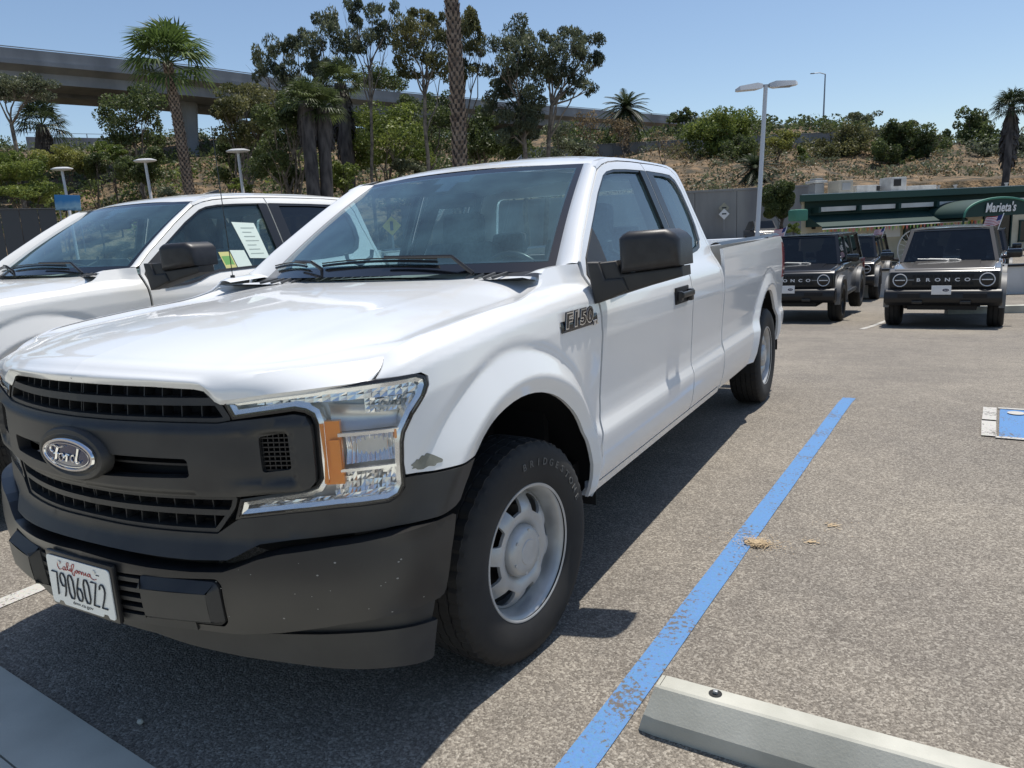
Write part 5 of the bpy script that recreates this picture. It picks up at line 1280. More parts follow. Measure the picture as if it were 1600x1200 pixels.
def road_wheel(parent, x, y, r, wd, m_rim='trim'):
    key = (r, wd)
    w = bpy.data.objects.new('wheel', None); COL.objects.link(w); w.parent = parent; w.location = (x, y, r); w.rotation_euler = (0, 0, 0 if x > 0 else math.pi)
    if key not in SW:
        h = wd/2; P = [(r*.62, -h*.8), (r*.70, -h), (r*.90, -h), (r*.97, -h*.86), (r, -h*.7), (r, -h*.35), (r-.012, -h*.33), (r-.012, -h*.25), (r, -h*.23), (r, h*.23), (r-.012, h*.25), (r-.012, h*.33), (r, h*.35), (r, h*.7), (r*.97, h*.86), (r*.90, h), (r*.70, h), (r*.62, h*.8)]
        V, F = lathe(P, 48); V = [(a, c*(1-.014*((i//len(P)) % 2)*(abs(a) > h*.3)), s_*(1-.014*((i//len(P)) % 2)*(abs(a) > h*.3))) for i, (a, c, s_) in enumerate(V)]
        t = mesh('tyre', V, F, MT['rubber'], w, 35)
        b = MB(); b.add(*lathe([(.01, h*.55), (r*.16, h*.55), (r*.18, h*.35), (r*.2, h*.3)], 24)); b.add(*lathe([(r*.55, h*.1), (r*.6, h*.75), (r*.64, h*.82), (r*.62, h*.6), (r*.6, -h*.5)], 40))
        for k in range(5):
            a = R(k*72+18); b.bbox((h*.52, math.cos(a)*r*.36, math.sin(a)*r*.36), (.03, r*.50, .07), .01, Matrix.Rotation(a, 3, 'X'))
        b.build('rim', MT[m_rim], w, 35)
        b = MB(); b.add(*lathe([(.01, h*.1), (r*.6, h*.05)], 24)); b.build('brake_disc', MT['brake'], w, 0); SW[key] = w
    else:
        for c in SW[key].children: dup(c, w)
    return w
MT['black_plastic'] = mat('black_plastic', (.008, .008, .009), .42)
def offroader(label, flabel, paint_, loc, rz, flag_side=1, plate=True, group='boxy off-roaders parked in two columns'):
    P = MT[paint_]; T = thing('off_roader', label, 'off-roader', loc, rz, group)
    wb = 2.95; K = MT['black_plastic']
    b = MB()
    low = [(-.70, .62), (-.72, .80), (-.70, 1.06), (-.60, 1.12), (.35, 1.165), (.42, 1.19), (3.72, 1.19), (3.78, 1.10), (3.80, .60), (wb+.52, .52), (wb+.50, .80), (wb+.32, .97), (wb-.32, .97), (wb-.50, .80), (wb-.55, .50), (.55, .50), (.50, .80), (.32, .97), (-.32, .97), (-.50, .80), (-.53, .62)]
    prism(b, low, -.89, .89, .03); b.build('body', P, T, 40)
    b = MB(); prism(b, [(-.66, 1.08), (-.62, 1.125), (.36, 1.185), (.42, 1.19), (.42, 1.10)], -.80, .80, .02); prism(b, [(-.58, 1.12), (.38, 1.215), (.38, 1.12)], -.55, .55, .02); b.build('hood', P, T, 40)
    # greenhouse: pillars, roof, panes
    b = MB(); yb, yt, yr = .42, .86, 3.74
    def pill(p, q, w): b = MB(); b.tube([p, q], w, 4); b.build('window_pillar', P, T, 40)
    for s in (-1, 1):
        pill((s*.80, yb+.02, 1.18), (s*.66, yt, 1.80), .045); pill((s*.82, 1.42, 1.18), (s*.68, 1.46, 1.80), .05); pill((s*.82, 2.35, 1.18), (s*.68, 2.36, 1.80), .05); pill((s*.82, yr-.08, 1.18), (s*.68, yr-.15, 1.80), .07)
    b = MB(); V = []
    def rf(u, v): x = (u-.5)*1.44; return (x, yt-.03+v*(yr-.12-yt), 1.845-.045*abs(u*2-1)**3-.02*(1-min(1, v*8)))
    b.add(*grid(rf, 14, 14)); b.add(*grid(lambda u, v: (lambda p: (p[0], p[1], p[2]-.07))(rf(u, v)), 4, 4, True)); frus(b, (-.70, .70, yt-.04, yt+.02, 1.775), (-.69, .69, yt-.0, yt+.06, 1.825)); frus(b, (-.72, -.70, yt, yr-.15, 1.76), (-.72, -.68, yt, yr-.15, 1.82)); frus(b, (.70, .72, yt, yr-.15, 1.76), (.68, .72, yt, yr-.15, 1.82)); b.build('roof', P, T, 30)
    g = MT['tint']; 
    def pane(nm, q): 
        o = mesh(nm, q, [tuple(range(len(q)))], g, T, 0); return o
    pane('windshield', [(-.775, yb+.0, 1.20), (.775, yb+.0, 1.20), (.64, yt-.02, 1.785), (-.64, yt-.02, 1.785)])
    for s in (-1, 1):
        for y0, y1 in ((.62, 1.38), (1.50, 2.30), (2.42, 3.58)):
            t0 = y0+.30 if y0 < 1 else y0
            o = mesh('side_window', [(s*.825, y0, 1.20), (s*.825, y1, 1.20), (s*.690, y1, 1.77), (s*.690, t0, 1.77)], [(0, 1, 2, 3)], g, T, 0)
    b = MB(); frus(b, (-.80, .80, .6, 3.6, .62), (-.78, .78, .6, 3.6, .64)); 
    for x in (-.38, .38): b.bbox((x, 1.45, 1.15), (.46, .14, .62), .05); b.bbox((x, 1.5, 1.52), (.24, .10, .16), .03)
    b.bbox((0, .62, 1.15), (1.5, .30, .12), .03); b.build('cabin', MT['interior'], T, 40)
    # nose: grille panel, round lamps, raised letters
    b = MB(); b.bbox((0, -.735, .925), (1.72, .07, .30), .03); gr = b.build('grille_panel', K, T, 40)
    for z in (.995, .86):
        for k in range(14):
            b = MB(); b.box((-.455+k*.07, -.774, z), (.052, .006, .050)); b.build('grille_slot', MT['black'], gr, 0)
    for s in (-1, 1):
        l_ = MB(); V, F = lathe([(.118, -.772), (.122, -.785), (.112, -.79), (.104, -.782)], 36, 'y'); l_.add([(v[0]+s*.685, v[1], v[2]+.925) for v in V], F); lo = l_.build('headlamp_ring', MT['white_plain'], T, 40)
        l_ = MB(); V, F = lathe([(.0005, -.786), (.06, -.784), (.104, -.774)], 28, 'y'); l_.add([(v[0]+s*.685, v[1], v[2]+.925) for v in V], F); l_.build('headlamp_lens', MT['gloss_black'], lo, 40)
        l_ = MB(); l_.bbox((s*.685, -.79, .925), (.17, .01, .018), .004); l_.build('headlamp_bar', MT['white_plain'], lo, 40)
        l_ = MB(); l_.bbox((s*.515, -.775, .928), (.12, .012, .014), .003); l_.build('grille_bar', MT['galv'], gr, 40)
    for i, ch in enumerate('BRONCO'):
        text_on('nose_letter', ch, .085, (-.385+i*.154, -.777, .925), (1, 0, 0), (0, 0, 1), MT['white_plain'], gr, sx=1.35, height=.006, bold=.002)
    b = MB(); prism(b, [(-.90, .52), (-.92, .60), (-.90, .72), (-.84, .765), (-.66, .77), (-.60, .50), (-.80, .46)], -.93, .93, .03); bp = b.build('front_bumper', K, T, 40)
    for s in (-1, 1):
        b = MB(); b.bbox((s*.52, -.925, .655), (.36, .012, .085), .006); b.build('bumper_pocket', MT['black'], bp, 40)
        b = MB(); b.bbox((s*.38, -.93, .535), (.17, .03, .06), .01); b.build('tow_point', MT['trim'], bp, 40)
    b = MB(); b.box((0, 1.4, .46), (1.1, 4.3, .16)); b.box((0, -.5, .50), (1.2, .3, .14)); b.build('chassis', MT['black'], T, 0)
    if plate:
        b = MB(); b.bbox((0, -.945, .755), (.31, .012, .16), .004); pp = b.build('front_plate', MT['white_plain'], T, 40)
        b = MB(); b.add([(.07+.052*math.cos(t), -.9525, .755+.026*math.sin(t)) for t in np.linspace(0, 6.283, 20, endpoint=False)], [tuple(range(20))]); b.build('plate_oval', MT['blue_enamel'], pp, 0)
        text_on('plate_lettering', 'Ford', .03, (.07, -.9532, .755), (1, 0, 0), (0, 0, 1), MT['white_plain'], pp, height=.0003, shear=.3)
    # arches, steps, mirrors
    for s in (-1, 1):
        for cy in (0, wb):
            V = []; F = []; n = 22
            for i in range(n+1):
                a = R(-2+184*i/n); 
                for x, r_ in ((s*.88, .56), (s*.975, .545), (s*.98, .47), (s*.88, .455)):
                    sq_ = 1+.06*abs(math.sin(2*a)); V.append((x, cy+r_*math.cos(a)*sq_, .42+r_*math.sin(a)*sq_))
            for i in range(n):
                for k in range(3): q = i*4+k; f = (q, q+1, q+5, q+4); F.append(f if s > 0 else tuple(reversed(f)))
            mesh('wheel_arch', V, F, MT['arch_plastic'], T, 40)
            road_wheel(T, s*.84, cy, .41, .265)
        b = MB(); b.bbox((s*1.065, .46, 1.315), (.25, .13, .165), .045); b.tube([(s*.86, .52, 1.24), (s*1.0, .50, 1.25)], .035, 6); b.build('door_mirror', MT['gloss_black'], T, 50)
        b = MB(); b.bbox((s*.905, 1.45, .52), (.06, 1.7, .09), .02); b.build('side_step', K, T, 40)
        b = MB(); b.bbox((s*.905, .98, 1.06), (.03, .14, .03), .01); b.bbox((s*.905, 1.95, 1.06), (.03, .14, .03), .01); b.build('door_handle', MT['trim'], T, 40)
        b = MB(); b.bbox((s*.86, 3.80, 1.0), (.10, .05, .30), .015); b.build('tail_lamp', MT['red'], T, 40)
        w = MB(); w.tube([(s*.1+.12, .40, 1.21), (s*.1+.05, .43, 1.225), (s*.1-.42, .45, 1.245)], .012, 5); w.build('wiper', MT['galv'], T, 40)
    # small flag clipped to the side window
    f = thing('car_flag', flabel, 'flag', loc, rz, 'small striped flags on parked vehicles')
    fl_ = flag(f, Vector((flag_side*.76, 2.1 if flag_side > 0 else 2.1, 1.72)))
    return T
def flag(root, base, s=.78, tilt=.22):
    b = MB(); top = base+Vector((tilt*.5*s, .1, .42*s)); b.tube([base, top], .008, 5); b.build('flag_staff', MT['white_plain'], root, 40)
    b = MB(); b.cur = 0; w, h = .42*s, .26*s; nx, nz = 8, 13
    def pt(u, v): q = top+(base-top)*(.03+.62*v); return (q.x-w*u*.9+.02*math.sin(u*6), q.y+.03*math.sin(u*7+v), q.z-.10*s*u*(1+.3*math.sin(u*5)))
    V = [pt(i/nx, j/nz) for j in range(nz+1) for i in range(nx+1)]; F = []; m = []
    for j in range(nz):
        for i in range(nx):
            a = j*(nx+1)+i; F.append((a, a+1, a+nx+2, a+nx+1)); m.append(2 if (i < 3 and j < 7) else (0 if j % 2 == 0 else 1))
    mesh('flag_cloth', V, F, None, root, 60, [MT['flag_red'], MT['flag_white'], MT['flag_blue']], m); return b
MT['arch_plastic'] = mat('grey_arch_plastic', (.16, .16, .16), .5)
zb = gz(0, 14.26)
offroader('grey-brown off-roader facing the camera alone at right, flag on its left window', 'small striped flag clipped to the grey-brown off-roader at right', 'bronze', (2.363, 14.257, gz(0, 14.257)-.0), R(-4.1), 1)
offroader('black off-roader partly hidden behind the white pickup tailgate', 'small striped flag just above the white pickup bed side', 'black_paint', (-.456, 15.316, gz(0, 15.3)), R(-2.7), -1)
p = at(1357, 420, 21.5); offroader('black off-roader parked directly behind the other black one, flag on its window', 'small striped flag on the rearmost black off-roader of the left column', 'black_paint', (p.x-.68, p.y+.4, gz(0, p.y+.4)), R(-2.7), 1, plate=False)
p = at(1500, 430, 23.0); offroader('dark off-roader hidden behind the grey-brown one, only its tail lamp side showing', 'small striped flag hidden between the two right-hand off-roaders', 'black_paint', (p.x+.35, p.y, gz(0, p.y)), R(-4.1), -1, plate=False)

def car(name, label, cat, m, loc, rz, kind='sedan', group=None, plate='front'):
    T = thing(name, label, cat, loc, rz, group); P = MT[m]; b = MB()
    if kind == 'sedan':
        wb, L0, L1, hb, hr = 2.75, -.92, 3.80, .92, 1.44; gh = [(.55, hb), (1.15, hr-.03), (1.7, hr), (2.4, hr-.04), (3.15, hb+.08)]
    else:
        wb, L0, L1, hb, hr = 2.75, -.88, 3.65, 1.02, 1.72; gh = [(.40, hb), (.98, hr-.04), (1.6, hr), (3.1, hr-.06), (3.55, hb+.05)]
    prof = [(L0, .40), (L0-.02, .60), (L0+.06, hb-.22), (.40, hb-.01), (gh[-1][0], hb+.06), (L1-.04, hb-.02), (L1, .60), (L1-.03, .35)]
    for cy in (wb, 0):
        prof += [(cy+.38, .26)]+[(cy+.36*math.cos(R(a)), .33+.36*math.sin(R(a))) for a in (10, 45, 90, 135, 170)]+[(cy-.38, .26)]
    prism(b, prof, -.88, .88, .05); b.build('body', P, T, 40)
    b = MB(); n = len(gh); V = []
    for y, z in gh:
        t = (z-hb)/(hr-hb); x = .80-.20*t; V += [(-x, y, z), (x, y, z)]
    b.add(V, [(2*i, 2*i+1, 2*i+3, 2*i+2) for i in range(n-1)]); b.build('roof', P, T, 40)
    mesh('windshield', [(-.70, gh[0][0]+.06, gh[0][1]+.05), (.70, gh[0][0]+.06, gh[0][1]+.05), (.56, gh[1][0]-.04, gh[1][1]-.01), (-.56, gh[1][0]-.04, gh[1][1]-.01)], [(0, 1, 2, 3)], MT['tint'], T, 0).location.z = .012
    mesh('rear_window', [(-.66, gh[-1][0], gh[-1][1]+.03), (.66, gh[-1][0], gh[-1][1]+.03), (.56, gh[-2][0], gh[-2][1]+.02), (-.56, gh[-2][0], gh[-2][1]+.02)], [(0, 1, 2, 3)], MT['tint'], T, 0).location.z = .012
    for s in (-1, 1):
        V = [(s*(.80-.20*(z-hb)/(hr-hb))+s*.004, y, z) for y, z in gh]+[(s*.805, gh[-1][0], hb-.02), (s*.805, gh[0][0], hb-.02)]
        mesh('side_window', V, [tuple(range(len(V)))], MT['tint'], T, 0)
        b = MB(); b.bbox((s*.66, L0+.03, hb-.24), (.34, .10, .10), .03); b.build('headlamp', MT['lampglass'], T, 40)
        b = MB(); b.bbox((s*.68, L1-.03, hb-.14), (.32, .08, .13), .03); b.build('tail_lamp', MT['red'], T, 40)
        b = MB(); b.bbox((s*.95, .70, hb+.02), (.18, .10, .12), .03); b.build('door_mirror', P, T, 40)
        for cy in (0, wb): road_wheel(T, s*.78, cy, .33, .21, 'galv')
    b = MB(); b.bbox((0, L0-.03, .52), (1.1, .03, .16), .01); b.build('grille', MT['black'], T, 40)
    b = MB(); b.bbox((0, (L0-.05), .55), (.32, .012, .15), .004); b.bbox((0, L1+.01, .62), (.32, .012, .15), .004) if 0 else None; b.build('license_plate', MT['white_plain'], T, 40)
    return T
MT['lampglass'] = mat('lamp_glass', (.6, .62, .65), .12, .4, coat=1)
p = at(1660, 440, 17.3); car('parked_car', 'dark blue car cut by the right edge of the view, behind the lone off-roader', 'car', 'dark_paint', (p.x+.9, p.y-.6, gz(0, p.y)), R(-78), 'sedan')
p = at(1151, 358, 78); car('parked_car', 'dark hatchback facing out from the far wall, beside the blue bin', 'car', 'dark_paint', (p.x, p.y, gz(0, p.y)), R(20), 'suv', 'cars parked at the far wall')
p = at(1117, 360, 78); car('parked_car', 'dark car at the far wall, left of the one beside the bin', 'car', 'dark_paint', (p.x, p.y, gz(0, p.y)), R(20), 'suv', 'cars parked at the far wall')
p = at(1098, 361, 74); car('parked_car', 'dark car with pale bonnet at the far wall, just showing past the pickup cab', 'car', 'silver_paint', (p.x, p.y, gz(0, p.y)), R(20), 'sedan', 'cars parked at the far wall')
p = at(1199, 361, 52); t = car('parked_car', 'dark car with silver roof standing before the clipped tree', 'car', 'black_paint', (p.x, p.y, gz(0, p.y)), R(24), 'suv', 'cars parked at the far wall')
# left edge: cars seen past the neighbour's windshield
for i, (px, py, dd, m, k, lb) in enumerate(((-8, 408, 19, 'white', 'suv', 'white crossover at the left edge, beyond the second pickup'), (36, 402, 24, 'silver_paint', 'sedan', 'silver car in the row seen past the second pickup windshield'), (110, 400, 25, 'dark_paint', 'suv', 'dark car in the row beyond the second pickup'), (190, 398, 27, 'white', 'sedan', 'white saloon in the row beyond the second pickup'), (-90, 402, 22, 'dark_paint', 'sedan', 'dark saloon at the far left of the row beyond the second pickup'))):
    p = at(px, py, dd); g = gz(p.x, p.y); car('parked_car', lb, 'car', m, (p.x, p.y, g), R(-58 if i else -40), k, 'row of cars beyond the second pickup')
b = MB(); p = at(1171, 358, 79); z0 = gz(0, p.y); frus(b, (-.7, .7, -.5, .5, 0), (-.85, .85, -.6, .6, 1.25)); b.bbox((0, 0, 1.29), (1.8, 1.3, .08), .03); b.tube([(-.5, -.45, .1), (-.5, -.6, .1)], .1, 8); o = b.build('waste_bin', MT['bin'], None, 40); o.location = (p.x, p.y, z0); o.rotation_euler = (0, 0, R(20)); _props(o, 'blue waste container against the grey retaining wall', 'bin')
# ================================================================ buildings and structures
def px_local(T0, rz, px, py, off=0.0):
    """Pixel to (x, z) on the facade plane of a thing at T0 turned by rz."""
    n = Vector((math.sin(rz), -math.cos(rz), 0)); d = Vector((math.cos(rz), math.sin(rz), 0))
    q = onplane(px, py, Vector(T0)+n*off, n); r = q-Vector(T0); return r.dot(d), q.z-T0[2]
A = at(1262, 360, 33.5); B_ = at(1600, 345, 36.5); rz0 = math.atan2(B_.y-A.y, B_.x-A.x); A.z = gz(0, A.y)-.1
rest = thing('restaurant', 'low cream restaurant with green fascia and awning behind the off-roaders', 'restaurant', A, rz0)
def F_(px, py, off=0.0): return px_local(A, rz0, px, py, off)
H = F_(1400, 307)[1]
_r = Matrix.Rotation(-rz0, 3, 'Z') @ Vector((A.x-C0.x, A.y-C0.y, 0)); kx = _r.x/_r.y      # the end wall runs nearly along the line of sight
def slabp(nm, x0, x1, y0, y1, z0, z1, m, o=0.0):
    V = [(x0+kx*y0, y0, z0), (x1+kx*y0, y0, z0), (x1+kx*y1, y1, z0), (x0+kx*y1, y1, z0)]; V += [(x, y, z1) for x, y, _ in V]
    return mesh(nm, V, [(3, 2, 1, 0), (4, 5, 6, 7), (0, 1, 5, 4), (1, 2, 6, 5), (2, 3, 7, 6), (3, 0, 4, 7)], m, rest, 0)
slabp('wall', -.35, 19, 0, 5.5, 0, H, MT['cream_wall'])
slabp('roof_edge', -.45, 19.4, -.55, 5.8, H-.06, H+.22, MT['green_band'])
slabp('roof', -.35, 19.3, -.45, 5.7, H+.22, H+.25, MT['whitew'])
zs = F_(1400, 322)[1]
b = MB(); b.box((9.4, -.03, (F_(1400, 330, 0)[1]+H)/2), (19.2, .05, H-F_(1400, 330, 0)[1]+.0)); b.build('fascia_board', MT['green'], rest, 0)
for k in range(9): 
    b = MB(); b.bbox((.35+k*2.12+.95, -.22, zs), (1.85, .30, .20), .01); b.build('soffit_panel', MT['whitew'], rest, 0)
    b = MB(); b.bbox((.20+k*2.12, -.30, zs-.02), (.13, .5, .26), .01); b.build('bracket', MT['green'], rest, 0)
za = F_(1400, 330, 0)[1]; zb_ = F_(1400, 348, 1.1)[1]
def awn(x0, x1, nm='awning'):
    V = [(x0, -.02, za), (x1, -.02, za), (x1, -1.15, zb_), (x0, -1.15, zb_), (x1, -1.15, zb_-.10), (x0, -1.15, zb_-.10), (x0, -.02, zb_), (x1, -.02, zb_)]
    o = mesh(nm, V, [(3, 2, 1, 0), (5, 4, 2, 3), (0, 6, 3), (1, 2, 7)], MT['green'], rest, 0)
    b = MB(); b.tube([(x0, -1.17, zb_-.11), (x1, -1.17, zb_-.11)], .022, 5); b.build('awning_edge', MT['white_plain'], o, 0)
xa = F_(1272, 340, .6)[0]; xb = F_(1497, 340, .6)[0]; awn(xa, xb)
# arched entrance canopy with the sign
xc = F_(1562, 330, 2.4)[0]; wv = 1.95; zc0 = F_(1560, 337, 2.4)[1]; zc1 = F_(1560, 309, 2.4)[1]
def arch_c(u): t = math.pi*u; return (xc-wv*math.cos(t), zc0+(zc1-zc0)*math.sin(t)**.85)
V = []; n = 24
for i in range(n+1):
    x, z = arch_c(i/n); V += [(x, -.05, z), (x, -2.4, z)]
F = [(2*i, 2*i+1, 2*i+3, 2*i+2) for i in range(n)]; F.append(tuple(2*i+1 for i in range(n, -1, -1)))
cn = mesh('entrance_canopy', V, F, MT['green'], rest, 50)
b = MB(); b.tube([(arch_c(i/n)[0], -2.42, arch_c(i/n)[1]) for i in range(n+1)], .05, 6); b.build('canopy_piping', MT['green_edge'], cn, 50)
b = MB(); 
for x in (xc-wv+.1, xc+wv-.1): b.tube([(x, -2.3, 0), (x, -2.3, zc0)], .05, 6)
b.build('canopy_post', MT['green'], rest, 50)
text_on('sign_lettering', "Marieta's", .56, (xc-.02, -2.46, zc0+(zc1-zc0)*.45), (1, 0, 0), (0, 0, 1), MT['white_plain'], cn, sx=.78, height=.01, shear=.18, bold=.012, spacing=1.05)
# windows, door, curtains, picture, lanterns
def win(x0, x1, z0, z1, inner=True, nm='window'):
    b = MB()
    for c, d_ in ((((x0+x1)/2, -.03, z1), (x1-x0+.1, .08, .07)), (((x0+x1)/2, -.03, z0), (x1-x0+.1, .08, .07)), ((x0, -.03, (z0+z1)/2), (.07, .08, z1-z0)), ((x1, -.03, (z0+z1)/2), (.07, .08, z1-z0))): b.box(c, d_)
    w = b.build(nm, MT['green'], rest, 0); b = MB(); b.box(((x0+x1)/2, -.012, (z0+z1)/2), (x1-x0-.07, .01, z1-z0-.07)); b.build('pane', MT['gloss_black'], w, 0); return w
def X_(px, off=0): return F_(px, 360, off)[0]
zt = F_(1400, 350)[1]; zl = F_(1400, 372)[1]
for a, c in ((1368, 1382), (1425, 1465), (1412, 1423)): win(X_(a), X_(c), zl-.8 if a == 1368 else zl-.1, zt)
b = MB(); b.box((X_(1393), -.05, (F_(1393, 340)[1]+F_(1393, 361)[1])/2-.15), (X_(1401)-X_(1384)+.25, .05, .85)); b.build('wall_poster', MT['white_plain'], rest, 0)
win(X_(1535), X_(1578), .05, F_(1535, 336)[1], nm='entrance_door'); win(X_(1592), X_(1625), .8, F_(1592, 345)[1])
b = MB(); b.box((X_(1518), -.05, F_(1518, 350)[1]-.1), (.35, .05, .45)); b.build('menu_board', MT['gloss_black'], rest, 0)
for px in (1268,):
    b = MB(); b.bbox((X_(px), -.14, F_(px, 352)[1]), (.14, .16, .36), .04); b.tube([(X_(px), -.02, F_(px, 347)[1]+.1), (X_(px), -.16, F_(px, 347)[1]+.1)], .02, 5); b.build('wall_lantern', MT['black'], rest, 40)
for px, c in ((1251, 0),):
    b = MB(); b.bbox((-.75, -.06, F_(1262, 335)[1]), (.12, .06, .5), .04); b.build('wall_ornament', MT['black'], rest, 40)
b = MB()
b.bbox((-.95, -.6, F_(1262, 336)[1]), (.62, .6, .5), .08); b.tube([(-.8, -.3, F_(1262, 336)[1]+.2), (-1.2, -.5, F_(1262, 336)[1]+.2)], .03, 5); b.build('side_awning', MT['green_edge'], rest, 30)
# bunting under the awning: small paper flags, alternating colours
cols = [MT['paper_yellow'], MT['paper_green'], mat('orange_paper', (.62, .25, .08), .8), mat('pink_paper', (.60, .18, .20), .8), MT['paper_green']]
for k in range(46):
    x = xa+.1+k*.19; z = zb_-.06-.05*math.sin(k*.9)**2; o = mesh('bunting_flag', [(x, -1.05, z), (x+.15, -1.05, z), (x+.075, -1.05, z-.24)], [(0, 1, 2)], cols[k % 5], rest, 0)
# rooftop plant, each unit a thing of its own
def roof_thing(name, label, cat, x, y, parts, m):
    T = thing(name, label, cat, (0, 0, 0)); c = Vector(A)+Vector((math.cos(rz0), math.sin(rz0), 0))*x+Vector((-math.sin(rz0), math.cos(rz0), 0))*y; T.location = (c.x, c.y, A.z+H+.24); T.rotation_euler = (0, 0, rz0)
    for nm, c_, d_, mm in parts: q = MB(); q.bbox((c_[0], c_[1], c_[2]*.8), (d_[0]*.9, d_[1], d_[2]*.8), .03); q.build(nm, mm, T, 0)
    return T
wm, gm, bm_ = vary(mat('weathered_white_metal', (.4, .4, .39), .6), (.34, .34, .33), (.5, .5, .48), 3), MT['galv'], mat('beige_metal', (.33, .31, .26), .6)
roof_thing('roof_vent', 'stacked grey roof vent above the left end of the restaurant', 'vent', 1.5, 1.5, [('duct', (0, 0, .35), (.55, .55, .7), gm), ('cowl', (0, 0, .78), (.75, .75, .14), wm), ('cap', (0, 0, .92), (.45, .45, .12), gm)], gm)
roof_thing('air_conditioner', 'beige boxed roof unit beside the stacked vent', 'roof unit', 2.35, .9, [('cabinet', (0, 0, .38), (.85, .8, .76), bm_), ('fan_grille', (0, -.41, .4), (.5, .03, .4), gm)], gm)
roof_thing('roof_hatch', 'low white roof box right of the beige unit', 'roof box', 3.6, 1.0, [('case', (0, 0, .22), (1.3, .8, .44), wm), ('louvre', (.58, -.41, .24), (.2, .03, .28), MT['black'])], wm)
roof_thing('air_conditioner', 'white roof unit with a dark square opening, middle of the roof', 'roof unit', 5.35, 1.0, [('cabinet', (0, 0, .42), (.95, .8, .84), wm), ('opening', (-.1, -.41, .52), (.45, .03, .4), MT['black'])], wm)
roof_thing('roof_duct', 'long low white duct on the roof right of the square unit', 'duct', 6.9, 1.2, [('casing', (0, 0, .16), (1.9, .7, .32), wm)], wm)
roof_thing('roof_hatch', 'small pale curb box left of the square-holed roof unit', 'roof box', 4.55, 1.4, [('case', (0, 0, .2), (.5, .5, .4), gm), ('lid', (0, 0, .42), (.6, .6, .06), wm)], wm)
for k, x in enumerate((7.9, 8.9, 12.0)):
    roof_thing('vent_pipe', ('thin pipe standing on the restaurant roof, '+['leftmost', 'middle', 'rightmost'][k]+' of three'), 'pipe', x, .9, [('pipe', (0, 0, .12), (.1, .1, .24), gm), ('cap', (0, 0, .25), (.16, .16, .05), gm)], gm)
# wagon wheel ornament leaning by the windows
w0 = Vector(A)+Vector((math.cos(rz0), math.sin(rz0), 0))*X_(1405)+Vector((math.sin(rz0), -math.cos(rz0), 0))*.9
T = thing('wagon_wheel', 'large pale wagon wheel standing by the restaurant windows', 'wagon wheel', (w0.x, w0.y, A.z), rz0)
b = MB(); b.tube([(.85*math.cos(t), 0, .80+.85*math.sin(t)) for t in np.linspace(0, 6.283, 41)], .03, 6, False); b.build('rim', MT['whitew'], T, 50)
for k in range(18):
    t = k*math.pi/9; b = MB(); b.tube([(.08*math.cos(t), 0, .80+.08*math.sin(t)), (.84*math.cos(t), 0, .80+.84*math.sin(t))], .012, 4); b.build('spoke', MT['whitew'], T, 0)
b = MB(); V, F = lathe([(.01, -.08), (.10, -.06), (.10, .06), (.01, .08)], 14, 'y'); b.add([(v[0], v[1], v[2]+.80) for v in V], F); b.build('hub', MT['whitew'], T, 50)
# low white wall in front of the restaurant and raised kerbs
def wall_seg(name, label, cat, p, q, h0, h1, th, m, cap=None, panels=0, capm=None, group=None):
    """Wall between two ground points; h0/h1 = bottom/top heights (absolute)."""
    L = math.hypot(q[0]-p[0], q[1]-p[1]); rz = math.atan2(q[1]-p[1], q[0]-p[0]); T = thing(name, label, cat, (p[0], p[1], h0), rz, group)
    if panels:
        w = L/panels
        for k in range(panels):
            b = MB(); b.bbox((w*(k+.5), 0, (h1-h0)/2), (w-.03, th, h1-h0), .012); b.build('wall_panel', m, T, 0)
    else:
        b = MB(); b.box((L/2, 0, (h1-h0)/2), (L, th, h1-h0)); b.build('wall_face', m, T, 0)
    if cap: b = MB(); b.bbox((L/2, 0, h1-h0+cap/2), (L+.05, th+.10, cap), .02); b.build('coping', capm or m, T, 0)
    return T
a = at(1330, 430, 22.5); c = at(1760, 415, 20.5); wall_seg('low_wall', 'low white wall with dark coping behind the off-roaders', 'low wall', a, c, gz(0, a.y)-.2, gz(0, a.y)+.78, .2, MT['whitew'], .07, capm=MT['trim'])
a = at(1480, 462, 16.9); c = at(1700, 456, 16.4); o = wall_seg('kerb', 'raised pale kerb in front of the dark car at the right edge', 'kerb', a, c, gz(0, a.y)-.1, gz(0, a.y)+.15, .22, MT['stopc'])
# far retaining wall at the foot of the hill, cast in panels
def uvp(u, v): q = C0+RH*u+FH*v; return (q.x, q.y)
wall_seg('retaining_wall', 'long grey concrete retaining wall at the foot of the dry hill', 'retaining wall', uvp(-8, 60), uvp(25, 60), .1, 4.15, .4, MT['wallc'], .18, panels=10)
wall_seg('hill_wall', 'upper grey wall on the hillside terrace behind the trees', 'wall', uvp(2, 99), uvp(52, 99), 9.6, 12.5, .4, MT['wallc'], .1, panels=12)
wall_seg('hill_wall', 'lower grey wall stepping down behind the skirted palm at right', 'wall', uvp(52.3, 99), uvp(95, 97), 6.6, 9.9, .4, MT['wallc'], .1, panels=10)
wall_seg('boundary_fence', 'dark grey panelled boundary fence at the far left of the lot', 'fence', at(-120, 372, 42), at(94, 372, 46), -.3, at(40, 326, 44).z, .1, mat('grey_panels', (.075, .08, .085), .8), .06, panels=7)
MT['greysign'] = mat('faded_sign', (.32, .31, .24), .6)
